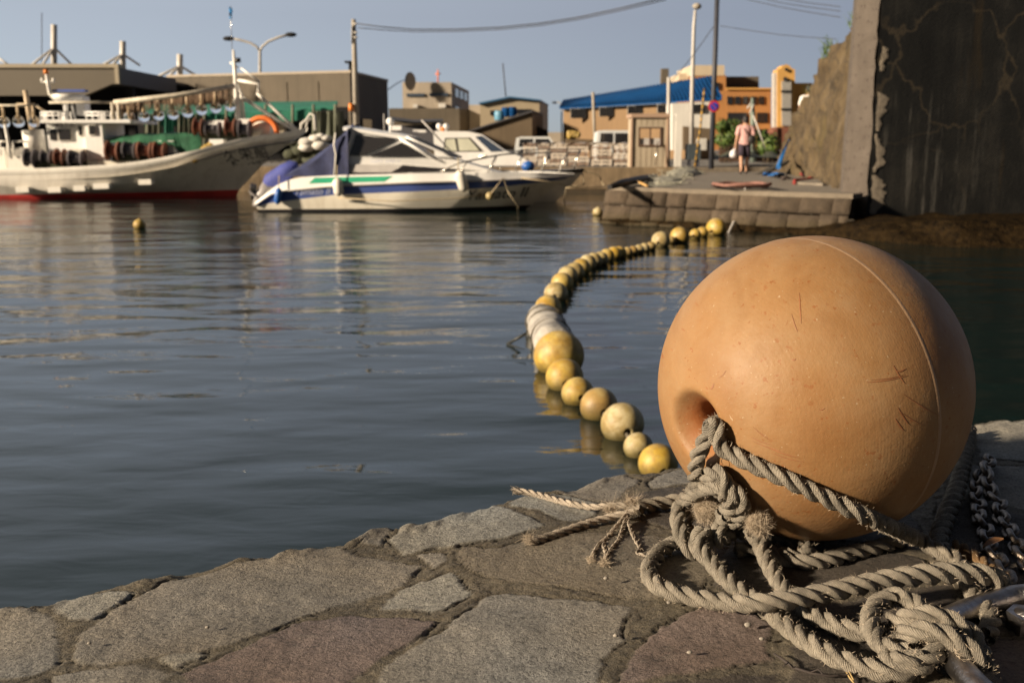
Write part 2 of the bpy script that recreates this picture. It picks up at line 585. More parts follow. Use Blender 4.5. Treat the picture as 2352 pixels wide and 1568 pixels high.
def stone_field():
    NXG, NYG = 700, 400
    X = np.linspace(-1.22, 1.55, NXG)[:, None] * np.ones((1, NYG))
    v = np.linspace(0, 1, NYG)[None, :] ** 0.9
    ed = edge_y(X[:, 0])
    jag = (fbm(X[:, 0] * 14, X[:, 0] * 0, 4, 5) - 0.5) * 0.05 + (fbm(X[:, 0] * 60, X[:, 0] * 0 + 9, 3, 8) - 0.5) * 0.016
    Y0 = 0.55
    Y = Y0 + (ed + jag - Y0)[:, None] * v
    wx = X + (fbm(X * 22, Y * 22, 4, 1) - 0.5) * 0.020 + (fbm(X * 110, Y * 110, 3, 6) - 0.5) * 0.007
    wy = Y + (fbm(X * 22 + 50, Y * 22, 4, 2) - 0.5) * 0.020 + (fbm(X * 110, Y * 110, 3, 7) - 0.5) * 0.007
    sd = np.full(X.shape, -1.0)
    col = np.zeros(X.shape + (3,))
    ids = np.full(X.shape, -1)
    polys = [[at_z(px, py, QZ) for px, py in poly] for _, poly in STONES]

    def psd(P, x, y):
        d = np.full(x.shape, 9.0)
        ins = np.zeros(x.shape, bool)
        for i in range(len(P)):
            ax, ay, bx, by = P[i - 1].x, P[i - 1].y, P[i].x, P[i].y
            ex, ey = bx - ax, by - ay
            t = np.clip(((x - ax) * ex + (y - ay) * ey) / (ex * ex + ey * ey), 0, 1)
            d = np.minimum(d, np.hypot(x - ax - t * ex, y - ay - t * ey))
            cr = ((ay > y) != (by > y)) & (x < (bx - ax) * (y - ay) / (by - ay + 1e-12) + ax)
            ins ^= cr
        return np.where(ins, d, -d)
    for k, P in enumerate(polys):
        x0, x1 = min(p.x for p in P) - .06, max(p.x for p in P) + .06
        y0, y1 = min(p.y for p in P) - .06, max(p.y for p in P) + .06
        mk = (wx > x0) & (wx < x1) & (wy > y0) & (wy < y1)
        s = psd(P, wx[mk], wy[mk])
        cur = sd[mk]
        up = s > cur
        cur[up] = s[up]
        sd[mk] = cur
        c = col[mk]
        c[up] = STONES[k][0]
        col[mk] = c
        ii = ids[mk]
        ii[up] = k
        ids[mk] = ii
    # generic stones where the photo does not look
    seeds = []
    for i in range(14):
        for j in range(12):
            p = (-1.3 + i * .22 + RNG.uniform(-.07, .07), .4 + j * .17 + RNG.uniform(-.05, .05))
            seeds.append(p)
    d1 = np.full(X.shape, 9.0)
    d2 = np.full(X.shape, 9.0)
    who = np.zeros(X.shape, int)
    for k, (sx, sy) in enumerate(seeds):
        d = np.hypot(wx - sx, wy - sy)
        nearer = d < d1
        d2 = np.where(nearer, d1, np.minimum(d2, d))
        who = np.where(nearer, k, who)
        d1 = np.where(nearer, d, d1)
    vor = (d2 - d1) / 2 - 0.012
    vor = np.minimum(vor, ed[:, None] - Y - .03)
    depth = Y * math.cos(PITCH) + (CAM_H - QZ) * math.sin(PITCH)
    sxp = 1176 + FPX * X / depth
    syp = 784 - FPX * (Y * math.sin(PITCH) - (CAM_H - QZ) * math.cos(PITCH)) / depth
    outside = (sxp < -60) | (sxp > 2420) | (syp > 1610)
    use = outside & (sd < -0.02)
    pal = np.array([GR, GB, PK, DK, OL, YE])
    sd = np.where(use, vor, sd)
    col = np.where(use[..., None], pal[who % 6], col)
    ids = np.where(use, 40 + who, ids)
    t = np.clip(sd / 0.005 + 0.3, 0, 1)
    edge = t * t * (3 - 2 * t)
    rough = fbm(X * 45, Y * 45, 5, 21) - 0.5
    undul = fbm(X * 7, Y * 7, 3, 31) - 0.5
    grain = fbm(X * 190, Y * 190, 3, 41) - 0.5
    tilt = np.where(ids >= 0, ((ids * 37) % 11) / 11.0 - 0.5, 0)
    stone_h = 0.0005 + undul * 0.009 + rough * 0.0035 + grain * 0.0014 + tilt * 0.0014
    crack = np.exp(-((sd + 0.0018) / 0.0018) ** 2) * np.clip(fbm(X * 11, Y * 11, 3, 99) * 3 - 1.05, 0, 1)
    mort_h = -0.0005 + undul * 0.009 + grain * 0.0035 + rough * 0.004 - crack * 0.004
    Z = QZ + mort_h * (1 - edge) + stone_h * edge
    toE = np.clip((ed + jag)[:, None] - Y, 0, 1)
    lip = np.exp(-toE / 0.012)
    Z = Z - lip * 0.012 + np.exp(-((toE - .02) / .02) ** 2) * (fbm(X * 18, Y * 0 + 3, 3, 77) - 0.45) * 0.026
    wear = 0.85 + 0.3 * fbm(X * 9, Y * 9, 4, 51)
    warm = fbm(X * 5 + 9, Y * 5, 3, 61)[..., None] - 0.5
    col = col * wear[..., None] * (1 + warm * np.array([0.25, 0.05, -0.25]))
    mort = np.array([0.105, 0.088, 0.060]) * (0.7 + 0.7 * fbm(X * 120, Y * 120, 3, 71))[..., None]
    C = col * edge[..., None] + mort * (1 - edge)[..., None]
    C = C * (1 - .6 * crack)[..., None]
    salt = np.exp(-((sd + 0.001) / 0.0022) ** 2) * np.clip(fbm(X * 6 + 4, Y * 6, 3, 111) * 6 - 3.4, 0, 1) * np.clip(fbm(X * 90, Y * 90, 3, 113) * 3 - .8, 0, 1)
    C = C * (1 - .7 * salt[..., None]) + np.array([0.27, 0.25, 0.22]) * .7 * salt[..., None]
    # rows of wall below the lip
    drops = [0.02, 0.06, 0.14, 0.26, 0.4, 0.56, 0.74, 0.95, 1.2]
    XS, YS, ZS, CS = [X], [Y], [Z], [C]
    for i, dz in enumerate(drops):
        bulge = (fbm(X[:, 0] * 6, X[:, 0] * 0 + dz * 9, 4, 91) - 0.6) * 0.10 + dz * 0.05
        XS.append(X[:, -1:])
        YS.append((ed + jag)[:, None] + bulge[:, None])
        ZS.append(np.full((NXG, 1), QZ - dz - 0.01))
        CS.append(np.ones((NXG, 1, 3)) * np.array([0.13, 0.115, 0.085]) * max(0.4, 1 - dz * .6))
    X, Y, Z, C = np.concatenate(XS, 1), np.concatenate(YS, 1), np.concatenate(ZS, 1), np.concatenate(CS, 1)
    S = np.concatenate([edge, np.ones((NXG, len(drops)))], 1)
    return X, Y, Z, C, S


X, Y, Z, C, S = stone_field()
nx, ny = X.shape
me = bpy.data.meshes.new('quay_pavement')
me.vertices.add(nx * ny)
me.vertices.foreach_set('co', np.stack([X, Y, Z], -1).reshape(-1).astype(np.float32))
ii = (np.arange(nx - 1)[:, None] * ny + np.arange(ny - 1)[None, :]).reshape(-1)
quads = np.stack([ii, ii + ny, ii + ny + 1, ii + 1], -1).astype(np.int32)
me.loops.add(quads.size)
me.loops.foreach_set('vertex_index', quads.reshape(-1))
me.polygons.add(len(quads))
me.polygons.foreach_set('loop_start', np.arange(0, quads.size, 4, dtype=np.int32))
me.polygons.foreach_set('loop_total', np.full(len(quads), 4, np.int32))
me.polygons.foreach_set('use_smooth', np.ones(len(quads), bool))
me.update(calc_edges=True)
at = me.color_attributes.new('stone', 'FLOAT_COLOR', 'POINT')
at.data.foreach_set('color', np.concatenate([C, S[..., None]], -1).reshape(-1).astype(np.float32))


def stone_material():
    t = NT('flagstone')
    a = t.n.new('ShaderNodeAttribute')
    a.attribute_name = 'stone'
    co = t.co('World')
    spots = t.ramp(t.noise(co, 200, 4, 0.75), [(0.34, 0.5), (0.5, 1.0), (0.68, 1.3)])
    c = t.mix(1.0, a.outputs['Color'], spots, 'MULTIPLY')
    pits = t.ramp(t.noise(co, 110, 5, 0.72), [(0.34, 0.30), (0.45, 1.0)])
    c = t.mix(0.8, c, pits, 'MULTIPLY')
    stain = t.ramp(t.noise(co, 5, 6, 0.68, 0.6), [(0.32, 0.62), (0.52, 1.0), (0.7, 1.12)])
    c = t.mix(1.0, c, stain, 'MULTIPLY')
    lich = t.ramp(t.noise(co, 16, 7, 0.7), [(0.60, 0), (0.74, 0.35)])
    c = t.mix(lich, c, (0.22, 0.205, 0.165))
    sp = t.ramp(t.voro(co, 26), [(0.0, 1), (0.035, 1), (0.055, 0)])
    pick = t.ramp(t.noise(co, 9, 2), [(0.6, 0), (0.63, 1)])
    c = t.mix(t.math('MULTIPLY', t.math('MULTIPLY', sp, pick), 0.6), c, (0.3, 0.28, 0.25))
    h = t.math('ADD', t.noise(co, 260, 5, 0.75), t.math('MULTIPLY', t.noise(co, 70, 4, 0.7), 1.2))
    n = t.bump(h, 0.0036)
    return t.out(c, 0.78, n)


M_STONE = stone_material()
me.materials.append(M_STONE)
quay = bpy.data.objects.new('quay_pavement', me)
scene.collection.objects.link(quay)
struct(quay)
# body of the quay behind and beside the part in view
b = MB()
b.slab([(-14, -5, QZ - .02), (14, -5, QZ - .02), (14, .56, QZ - .02), (-14, .56, QZ - .02)], (0, 0, -1.5))
b.slab([(-14, .56, QZ - .02), (-1.215, .56, QZ - .02), (-1.215, edge_y(np.array([-1.215]))[0] - .02, QZ - .02), (-14, -6 + .56, QZ - .02)], (0, 0, -1.5))
b.slab([(1.545, .56, QZ - .02), (14, .56, QZ - .02), (14, 4.5, QZ - .02), (4, 2.9, QZ - .02), (1.545, 2.28, QZ - .02)], (0, 0, -1.5))
M_QUAYBODY = pm('quay_masonry', (0.2, 0.175, 0.13), 0.85, 0.3, 5, 0.01, 40, kind='World')
struct(b.build('quay_body', M_QUAYBODY))

# ------------------------------------------------------------------ the big orange buoy
BC, BR = Vector((0.460, 1.495, QZ + 0.2345)), 0.2325


def on_buoy(px, py, off=0.0):
    d = ray(px, py).normalized()
    oc = _C - BC
    r = BR + off
    bq = oc.dot(d)
    disc = bq * bq - (oc.length_squared - r * r)
    if disc < 0:
        return _C + d * (-bq)
    return _C + d * (-bq - math.sqrt(disc))


def buoy_material():
    t = NT('buoy_plastic')
    co = t.co()
    c = t.ramp(t.noise(co, 5, 6, 0.6), [(0.3, (0.215, 0.103, 0.037)), (0.55, (0.264, 0.147, 0.062)), (0.75, (0.278, 0.171, 0.082))])
    # chalky film that lies unevenly
    film = t.ramp(t.noise(co, 11, 7, 0.68, 0.4), [(0.45, 0), (0.8, 0.45)])
    c = t.mix(film, c, (0.29, 0.205, 0.120))
    fade = t.ramp(t.noise(co, 2.6, 4, 0.6, 0.5), [(0.42, 0), (0.68, 0.5)])
    c = t.mix(fade, c, (0.285, 0.185, 0.105))
    grime = t.ramp(t.noise(co, 7, 7, 0.7, 0.8), [(0.46, 0), (0.70, 0.5)])
    c = t.mix(grime, c, (0.185, 0.090, 0.032))
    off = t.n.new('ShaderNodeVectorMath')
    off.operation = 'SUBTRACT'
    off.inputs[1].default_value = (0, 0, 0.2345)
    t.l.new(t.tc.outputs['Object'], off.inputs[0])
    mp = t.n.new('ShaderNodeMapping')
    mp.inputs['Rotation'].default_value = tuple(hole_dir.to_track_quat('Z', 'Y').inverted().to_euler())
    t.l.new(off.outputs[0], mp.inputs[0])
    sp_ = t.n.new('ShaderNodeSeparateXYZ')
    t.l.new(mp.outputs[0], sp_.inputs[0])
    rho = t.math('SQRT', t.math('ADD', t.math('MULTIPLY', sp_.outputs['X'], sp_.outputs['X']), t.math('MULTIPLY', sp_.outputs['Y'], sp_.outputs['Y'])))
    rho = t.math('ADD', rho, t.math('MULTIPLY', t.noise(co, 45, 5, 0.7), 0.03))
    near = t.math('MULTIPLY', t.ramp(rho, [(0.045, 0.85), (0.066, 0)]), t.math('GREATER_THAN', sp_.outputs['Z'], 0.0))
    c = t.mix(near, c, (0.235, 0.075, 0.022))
    for k, (rot, thr) in enumerate([((0.4, 0.3, 0.5), 0.655), ((1.2, 0.8, 2.1), 0.66), ((2.2, 1.9, 0.7), 0.665), ((0.9, 2.6, 1.5), 0.66)]):
        s = t.noise(t.co('Object', (95, 6, 95), rot), 1.0, 3, 0.5)
        zone = t.ramp(t.noise(t.co('Object', (1, 1, 1), (k, k * 2, 1)), 9, 2), [(0.52, 0), (0.62, 1)])
        f = t.math('MULTIPLY', t.ramp(s, [(thr, 0), (thr + .025, 1)]), zone)
        c = t.mix(t.math('MULTIPLY', f, 0.5), c, (0.21, 0.06, 0.015))
    dots = t.ramp(t.noise(co, 130, 3, 0.6), [(0.66, 0), (0.72, 0.75)])
    c = t.mix(dots, c, (0.20, 0.07, 0.02))
    pale = t.ramp(t.noise(t.co('Object', (1, 1, 1), (2, 1, 0)), 170, 2, 0.6), [(0.70, 0), (0.74, 0.55)])
    c = t.mix(pale, c, (0.42, 0.33, 0.22))
    w = t.n.new('ShaderNodeTexWave')
    w.bands_direction = 'Z'
    w.inputs['Scale'].default_value = 75
    w.inputs['Distortion'].default_value = 0.6
    t.l.new(t.co('Object', (1, 1, 1), tuple(hole_dir.to_track_quat('Z', 'Y').inverted().to_euler())), w.inputs['Vector'])
    h = t.math('ADD', t.math('MULTIPLY', w.outputs['Fac'], 0.045), t.noise(co, 120, 4, 0.7))
    h = t.math('ADD', h, t.math('MULTIPLY', t.noise(co, 24, 3, 0.6), 1.2))
    n = t.bump(h, 0.0006)
    rough = t.ramp(t.noise(co, 14, 5, 0.65), [(0.3, 0.46), (0.7, 0.62)])
    t.b.inputs['Subsurface Weight'].default_value = 0.06
    t.b.inputs['Subsurface Radius'].default_value = (0.02, 0.008, 0.004)
    return t.out(c, rough, n, **{'Specular IOR Level': 0.22})


hole_dir = (on_buoy(1592, 982) - BC).normalized()
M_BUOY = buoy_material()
M_SEAM = pm('buoy_seam', (0.31, 0.195, 0.11), 0.6, 0.12, 20, 0.001, 90)
buoy = thing('mooring_buoy', 'huge scuffed orange ball buoy resting on the stone quay with rope through its hole', 'buoy', (BC.x, BC.y, QZ))
prof = []
for a in np.linspace(180, 15.5, 150):
    prof.append((BR * math.sin(R(a)), BR * math.cos(R(a))))
lip = [(0.0585, 0.0006), (0.0555, 0.0002), (0.0520, -0.0014), (0.0485, -0.0042), (0.0450, -0.0080), (0.041, -0.0125), (0.0365, -0.0175), (0.0325, -0.0225), (0.0292, -0.028), (0.0270, -0.034), (0.0258, -0.042), (0.0250, -0.055), (0.0250, -0.08), (0.0248, -0.2)]
z0 = BR * math.cos(R(15.5))
for rho, dz in lip:
    prof.append((rho, z0 + dz))
MQ = Matrix.Translation(BC) @ hole_dir.to_track_quat('Z', 'Y').to_matrix().to_4x4()
b = MB()
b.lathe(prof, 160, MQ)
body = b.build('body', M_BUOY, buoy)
# moulded seam round the middle
b = MB()
sp = []
for a in np.linspace(89.2, 90.8, 7):
    k = 1 - abs(a - 90) / 0.8
    sp.append(((BR + 0.0001 + 0.0004 * k) * math.sin(R(a)), (BR + 0.0001 + 0.0004 * k) * math.cos(R(a))))
b.lathe(sp, 200, MQ)
b.build('seam', M_SEAM, buoy)
# raised letters round the hole
b = MB()
for k, ch in enumerate('FLOAT'):
    vs, fs = text_geo(ch, 0.021, 0.0006, 'CENTER')
    ang = R(-72 + k * 17)
    up = -Vector((math.cos(ang), math.sin(ang), 0))
    for i, v in enumerate(vs):
        p2 = Vector((math.cos(ang), math.sin(ang), 0)) * 0.074 + Vector((-math.sin(ang), math.cos(ang), 0)) * v.x + up * v.y
        z = math.sqrt(max(0, BR * BR - p2.x ** 2 - p2.y ** 2)) + v.z + 0.0003
        vs[i] = MQ @ Vector((p2.x, p2.y, z))
    b.add(vs, fs)
b.build('raised_lettering', M_BUOY, buoy)
# deeper gouges, each a mark of its own
M_GOUGE = pm('gouge', (0.225, 0.09, 0.034), 0.6, 0.2, 60)
b = MB()
for (x0, y0, x1, y1, w) in [(1836, 672, 1840, 742, 1.6), (1818, 720, 1832, 762, 1.1), (1990, 878, 2085, 862, 1.5), (2000, 872, 2078, 860, 1.0), (2052, 838, 2078, 880, 2.2), (2058, 852, 2080, 846, 2.0), (2075, 905, 2160, 955, 1.5), (2062, 935, 2088, 975, 2.2), (2056, 960, 2076, 988, 2.2), (2068, 945, 2120, 975, 1.2), (1725, 1003, 1772, 1020, 1.2), (1728, 1012, 1800, 1036, 1.2), (1770, 1030, 1836, 1050, 1.6), (1775, 1040, 1845, 1060, 1.2), (1640, 880, 1632, 893, 2.2), (1650, 868, 1668, 850, .8), (1730, 980, 1770, 1010, 1.0), (1880, 940, 1895, 936, 1.2), (1818, 824, 1828, 823, 2.0)]:
    b = MB()
    P = [on_buoy(x0 + (x1 - x0) * s, y0 + (y1 - y0) * s + 3 * math.sin(s * 3), 0.0004) for s in np.linspace(0, 1, 10)]
    rows = []
    for i, p in enumerate(P):
        tdir = (P[min(i + 1, 9)] - P[max(i - 1, 0)]).normalized()
        nn = (p - BC).normalized()
        side = tdir.cross(nn)
        ww = w * 0.00055 * math.sin(math.pi * (0.08 + 0.84 * i / 9))
        rows.append([p - side * ww, p + nn * 0.0002, p + side * ww])
    b.grid(rows)
    b.build('scratch_mark', M_GOUGE, buoy, recalc=False)

# ------------------------------------------------------------------ ropes
def rope_material(name, col, dark=0.55):
    t = NT(name)
    uvn = t.n.new('ShaderNodeUVMap')
    uvn.uv_map = 'lay'
    co = t.co('World')
    mp = t.n.new('ShaderNodeMapping')
    mp.inputs['Rotation'].default_value = (0, 0, 0.62)
    t.l.new(uvn.outputs[0], mp.inputs[0])
    w = t.n.new('ShaderNodeTexWave')
    w.inputs['Scale'].default_value = 110
    w.inputs['Distortion'].default_value = 1.6
    w.inputs['Detail'].default_value = 2
    t.l.new(mp.outputs[0], w.inputs['Vector'])
    c = t.ramp(t.noise(co, 38, 6, 0.68), [(0.30, tuple(x * dark * .8 for x in col)), (0.52, col), (0.72, tuple(min(1, x * 1.4) for x in col))])
    c = t.mix(0.35, c, t.ramp(w.outputs['Fac'], [(0.1, 0.35), (0.6, 1.0)]), 'MULTIPLY')
    g = t.ramp(t.noise(co, 9, 4, 0.6), [(0.4, 0), (0.7, 0.3)])
    c = t.mix(g, c, (0.15, 0.143, 0.125))
    h = t.math('ADD', t.math('MULTIPLY', w.outputs['Fac'], 0.35), t.noise(co, 380, 5, 0.8))
    n = t.bump(h, 0.0030)
    return t.out(c, 0.88, n, **{'Specular IOR Level': 0.2})


M_ROPE = rope_material('rope', (0.310, 0.275, 0.220))
M_ROPE_TAN = rope_material('pale_rope', (0.50, 0.43, 0.345))
M_ROPE_SUNLIT = rope_material('sunlit_rope', (0.26, 0.15, 0.06))  # orange sunlight painted into the rope's colour
M_FUZZ = pm('rope_fibre', (0.40, 0.33, 0.245), 0.9, 0.25, 60, kind='World')
ROPE_R = 0.0125


FRONT = True


def wpt(p):
    """(px, py, height over the quay[, pull towards the eye[, radius factor]]) -> (x, y, z, radius factor)"""
    w = at_z(p[0], p[1], QZ + p[2])
    d = ray(p[0], p[1]).normalized()
    oc = _C - BC
    q = oc.dot(d)
    rr = BR + 0.0125
    disc = q * q - oc.length_squared + rr * rr
    if FRONT and disc > 0 and (w - _C).length > -q - math.sqrt(disc):      # lies against the front of the buoy
        w = _C + d * (-q - math.sqrt(disc))
    if len(p) > 3 and p[3]:
        w = w + (_C - w).normalized() * p[3]
    return (w.x, w.y, w.z, p[4] if len(p) > 4 else 1.0)


def clear_buoy(p, r):
    v = p - BC
    if v.length < BR + r * 0.93:
        # the throat of the hole is open
        ax = v.dot(hole_dir)
        if ax > 0 and (v - hole_dir * ax).length < 0.046:
            return p
        return BC + v.normalized() * (BR + r * 0.93)
    return p


def hair(b, p, d, L, w, curl=0.6, segs=3, m=0):
    d = d.normalized()
    side = d.orthogonal().normalized()
    side.rotate(Quaternion(d, random.uniform(0, 6.28)))
    bend = d.orthogonal().normalized()
    bend.rotate(Quaternion(d, random.uniform(0, 6.28)))
    rows = []
    q = p.copy()
    for i in range(segs + 1):
        ww = w * (1 - 0.6 * i / segs)
        rows.append([q - side * ww, q + side * ww])
        d = (d + bend * curl * random.uniform(0.2, 1.0)).normalized()
        q = q + d * (L / segs)
    b.grid(rows, m, True)


def rope(name, pts, parent, mat=None, r=ROPE_R, fuzz=1250, keep=True, strands=3, lay=3.15, ring=9, phase=0.0, world=False):
    """a laid rope: strands wound round the path; loose fibres stand off it"""
    mat = mat or M_ROPE
    W = [wpt(p) if not world else (*p[:3], p[3] if len(p) > 3 else 1.0) for p in pts]
    path = spline(W, r * 0.30)
    P = [Vector(p[:3]) for p in path]
    rad = [p[3] * r for p in path]
    if keep:
        for it in range(2):
            P = [clear_buoy(p, q) for p, q in zip(P, rad)]
            P = [P[0]] + [(P[i - 1] + P[i] * 2 + P[i + 1]) / 4 for i in range(1, len(P) - 1)] + [P[-1]]
    for i, p in enumerate(P):
        if p.z < QZ + rad[i] * 0.75:
            p.z = QZ + rad[i] * 0.75
    b = MB()
    n = len(P)
    frames, nrm, s = [], None, 0.0
    for i in range(n):
        t = (P[min(i + 1, n - 1)] - P[max(i - 1, 0)])
        t = t.normalized() if t.length > 1e-9 else Vector((1, 0, 0))
        nrm = t.orthogonal().normalized() if nrm is None else (nrm - t * nrm.dot(t)).normalized()
        if i:
            s += (P[i] - P[i - 1]).length
        frames.append((t, nrm.copy(), t.cross(nrm), s))
    uvs = []
    for k in range(strands):
        rows = []
        for i in range(n):
            t, u, v, s = frames[i]
            ang = phase + 2 * math.pi * (k / strands + s / (lay * 2 * r))
            a, sr = (0.515 * rad[i], 0.515 * rad[i]) if strands > 1 else (0, rad[i])
            c = P[i] + (u * math.cos(ang) + v * math.sin(ang)) * a
            row = []
            for j in range(ring + 1):
                th = 2 * math.pi * j / ring + ang
                row.append(c + (u * math.cos(th) + v * math.sin(th)) * sr)
                uvs.append((s, j / ring * 2 * math.pi * sr))
            rows.append(row)
        b.grid(rows)
    # fibres
    total = frames[-1][3]
    for _ in range(int(fuzz * total)):
        i = random.randrange(n)
        t, u, v, s = frames[i]
        th = random.uniform(0, 6.283)
        o = u * math.cos(th) + v * math.sin(th)
        hair(b, P[i] + o * rad[i] * 0.93, o + t * random.uniform(-1.6, 1.6) + Vector((0, 0, .2)), random.uniform(0.0025, 0.0068), 0.00026, 0.7, 3, 1)
    ob = b.build(name, [mat, M_FUZZ], parent, recalc=False)
    me = ob.data
    uvl = me.uv_layers.new(name='lay')
    uva = np.zeros((len(me.vertices), 2), np.float32)
    uva[:len(uvs)] = np.array(uvs, np.float32)
    li = np.zeros(len(me.loops), np.int32)
    me.loops.foreach_get('vertex_index', li)
    uvl.data.foreach_set('uv', uva[li].reshape(-1))
    return ob


def tuft(name, c, r, parent, n=900, axis=None, spread=1.0, L=(0.010, 0.022), mat=None, core=True):
    """a frayed rope end: a mop of short curling fibres"""
    b = MB()
    if core:
        rows = []
        for i in range(11):
            a = -math.pi / 2 + math.pi * i / 10
            row = []
            for j in range(16):
                th = 2 * math.pi * j / 16
                k = 0.52 + 0.14 * random.random()
                row.append(c + Vector((math.cos(a) * math.cos(th), math.cos(a) * math.sin(th), math.sin(a))) * r * k)
            rows.append(row)
        b.grid(rows, 0, True, wrap=True)
    for _ in range(n):
        d = Vector((random.gauss(0, 1), random.gauss(0, 1), random.gauss(0, 1))).normalized()
        if axis is not None and d.dot(axis) < -0.35 * spread:
            continue
        p = c + d * r * random.uniform(0.50, 0.92)
        tang = d.orthogonal()
        tang.rotate(Quaternion(d, random.uniform(0, 6.28)))
        hair(b, p, d * 0.16 + tang * random.uniform(0.6, 1.2) + Vector((0, 0, -.25)), random.uniform(*L) * random.uniform(.45, 1.0), 0.00024, 1.1, 6, 0)
    return b.build(name, mat or M_FUZZ, parent, recalc=False)


G = lambda px, py, h=0: tuple(at_z(px, py, QZ + h))
mr = thing('mooring_rope', 'thick grey three-strand rope knotted below the orange buoy and looped over the flagstones', 'rope', G(1700, 1300))


def K(cx, cy, h=None, t=0.0, rf=1.0):
    """point of the upper knot, in the pixels of an enlargement; the knot leans back on the buoy"""
    px, py = 1435.5 + cx * 0.25634, 918.7 + cy * 0.25634
    if h is None:
        h = max(0.011, 0.012 + (1278 - py) * 0.00036)
    return (px, py, h, t, rf)


hole = BC + hole_dir * (BR - 0.06) + Vector((0.014, 0, -0.004))
hp = (hole.x, hole.y, hole.z, 0.95)


def path_from_hole(pts, lead):
    return [hp] + [(*on_buoy(px, py, off), 0.97) for px, py, off in lead] + [wpt(p) for p in pts]


rope('rope_run', path_from_hole([K(640, 760, None, .006), K(660, 850, None, -.004)], [(1640, 976, .006), (1622, 1006, .017), (1602, 1050, .020), (1598, 1085, .020)]), mr, world=True)
rope('rope_run', path_from_hole([(2105, 1237, .030), (2165, 1268, .020), (2200, 1288, .014), (2214, 1322, .011), (2240, 1368, .012), (2268, 1402, .014), (2276, 1432, .014), (2262, 1462, .013)],
                                [(1650, 972, .006), (1645, 1000, .017), (1655, 1025, .016), (1706, 1056, .014), (1800, 1098, .014), (1900, 1145, .014), (2000, 1190, .022)]), mr, world=True, phase=1.0)
# long slack loop in front
rope('rope_run', [K(560, 1240, .018), (1566, 1243, .016), (1535, 1254, .014), (1506, 1277, .013), (1491, 1306, .012), (1499, 1335, .012), (1534, 1356, .012), (1585, 1370, .012), (1650, 1380, .016), (1720, 1385, .030, 0, 1.0), (1800, 1378, .036, 0, 1.03), (1900, 1360, .038, 0, 1.08), (2000, 1339, .042, 0, 1.12), (2100, 1322, .046, 0, 1.16), (2190, 1315, .046, 0, 1.16), (2262, 1320, .040, 0, 1.14), (2296, 1334, .028, 0, 1.1), (2300, 1352, .015, -.02), (2285, 1366, .010, -.03)], mr, phase=.5)
# the two legs down to the second knot
rope('rope_run', [K(690, 1170, .050), K(655, 1250, .040), K(690, 1360, .026), (1635, 1292, .017), (1660, 1322, .013), (1700, 1356, .012), (1752, 1392, .011), (1800, 1432, .011), (1868, 1482, .012), (1945, 1520, .013), (2030, 1542, .015), (2095, 1535, .020), (2140, 1508, .028), (2160, 1470, .034), (2140, 1440, .030)], mr, phase=.2)
rope('rope_run', [(1722, 1222, .036), K(1185, 1240, .034), K(1225, 1330, .026), (1768, 1300, .018), (1792, 1340, .012), (1824, 1378, .011), (1870, 1412, .012), (1930, 1440, .013), (1990, 1452, .016), (2040, 1450, .022)], mr, phase=.8)
# wraps of the upper knot
rope('knot_wrap', [K(905, 860, None, .010), K(860, 790, None, .014), K(750, 775, None, .020), K(620, 820, None, .024), K(510, 930, None, .024), K(475, 1060, None, .022), K(500, 1190, None, .018), K(560, 1310, None, .010), K(640, 1380, None, 0)], mr, phase=.4, keep=False)
rope('knot_wrap', [K(700, 1180, None, .020), K(740, 1250, None, .018), K(640, 1330, None, .006), K(560, 1230, None, -.02), K(560, 1000, None, -.02)], mr, phase=.9, keep=False)
rope('knot_wrap', [K(720, 800, None, -.004), K(745, 690, None, .004), K(800, 650, None, .010), K(865, 670, None, .012), K(905, 760, None, .018), K(950, 880, None, .022), K(945, 960, None, .02), K(880, 1010, None, .012)], mr, phase=.1, keep=False)
rope('knot_wrap', [K(820, 800, None, .010), K(930, 790, None, .012), K(1015, 860, None, .014), K(1050, 960, None, .012), K(1015, 1050, None, .012), K(930, 1090, None, .014), K(860, 1080, None, .01)], mr, phase=.6, keep=False)
rope('knot_wrap', [K(900, 1010, None, .030), K(870, 1080, None, .034), K(845, 1170, None, .032), K(850, 1250, None, .022), K(900, 1230, None, .006), K(960, 1180, None, -.01), K(1060, 1180, None, -.01), K(1150, 1160, None, 0)], mr, phase=.3, keep=False)
kc = Vector(wpt(K(735, 985, None, .048))[:3])
tuft('frayed_end', kc, 0.0215, mr, 5200, (_C - kc).normalized(), 1.0, (0.007, 0.017))
kc2 = Vector(wpt(K(1195, 1105, None, .030))[:3])
tuft('frayed_end', kc2, 0.0175, mr, 3600, None, 1.0, (0.007, 0.017))
# lower knot
rope('knot_wrap', [(2085, 1500, .030), (2040, 1490, .028, .004), (2012, 1462, .026, .008), (1998, 1425, .026, .010), (2014, 1388, .028, .012), (2050, 1370, .030, .012), (2090, 1378, .032, .008), (2118, 1404, .030, 0), (2140, 1430, .02, 0)], mr, phase=.7, keep=False)
rope('knot_wrap', [(2050, 1425, .026), (2080, 1420, .034, .008), (2120, 1412, .040, .014), (2165, 1418, .040, .014), (2210, 1440, .034, .010, 1.05), (2240, 1472, .024, .006, 1.08), (2256, 1510, .014, 0, 1.0)], mr, fuzz=1500, phase=.2, keep=False)
rope('knot_wrap', [(2062, 1462, .026), (2090, 1452, .036, .012), (2130, 1448, .042, .018), (2175, 1460, .040, .018), (2215, 1486, .034, .014, 1.08), (2245, 1512, .026, .010, 1.1), (2266, 1538, .016, .004, .9)], mr, fuzz=2200, phase=.9, keep=False)
rope('knot_wrap', [(2062, 1470, .020), (2042, 1488, .022, .004), (2046, 1512, .022, .006), (2076, 1522, .024, .006), (2110, 1512, .026, .004)], mr, phase=.5, keep=False)
b = MB()
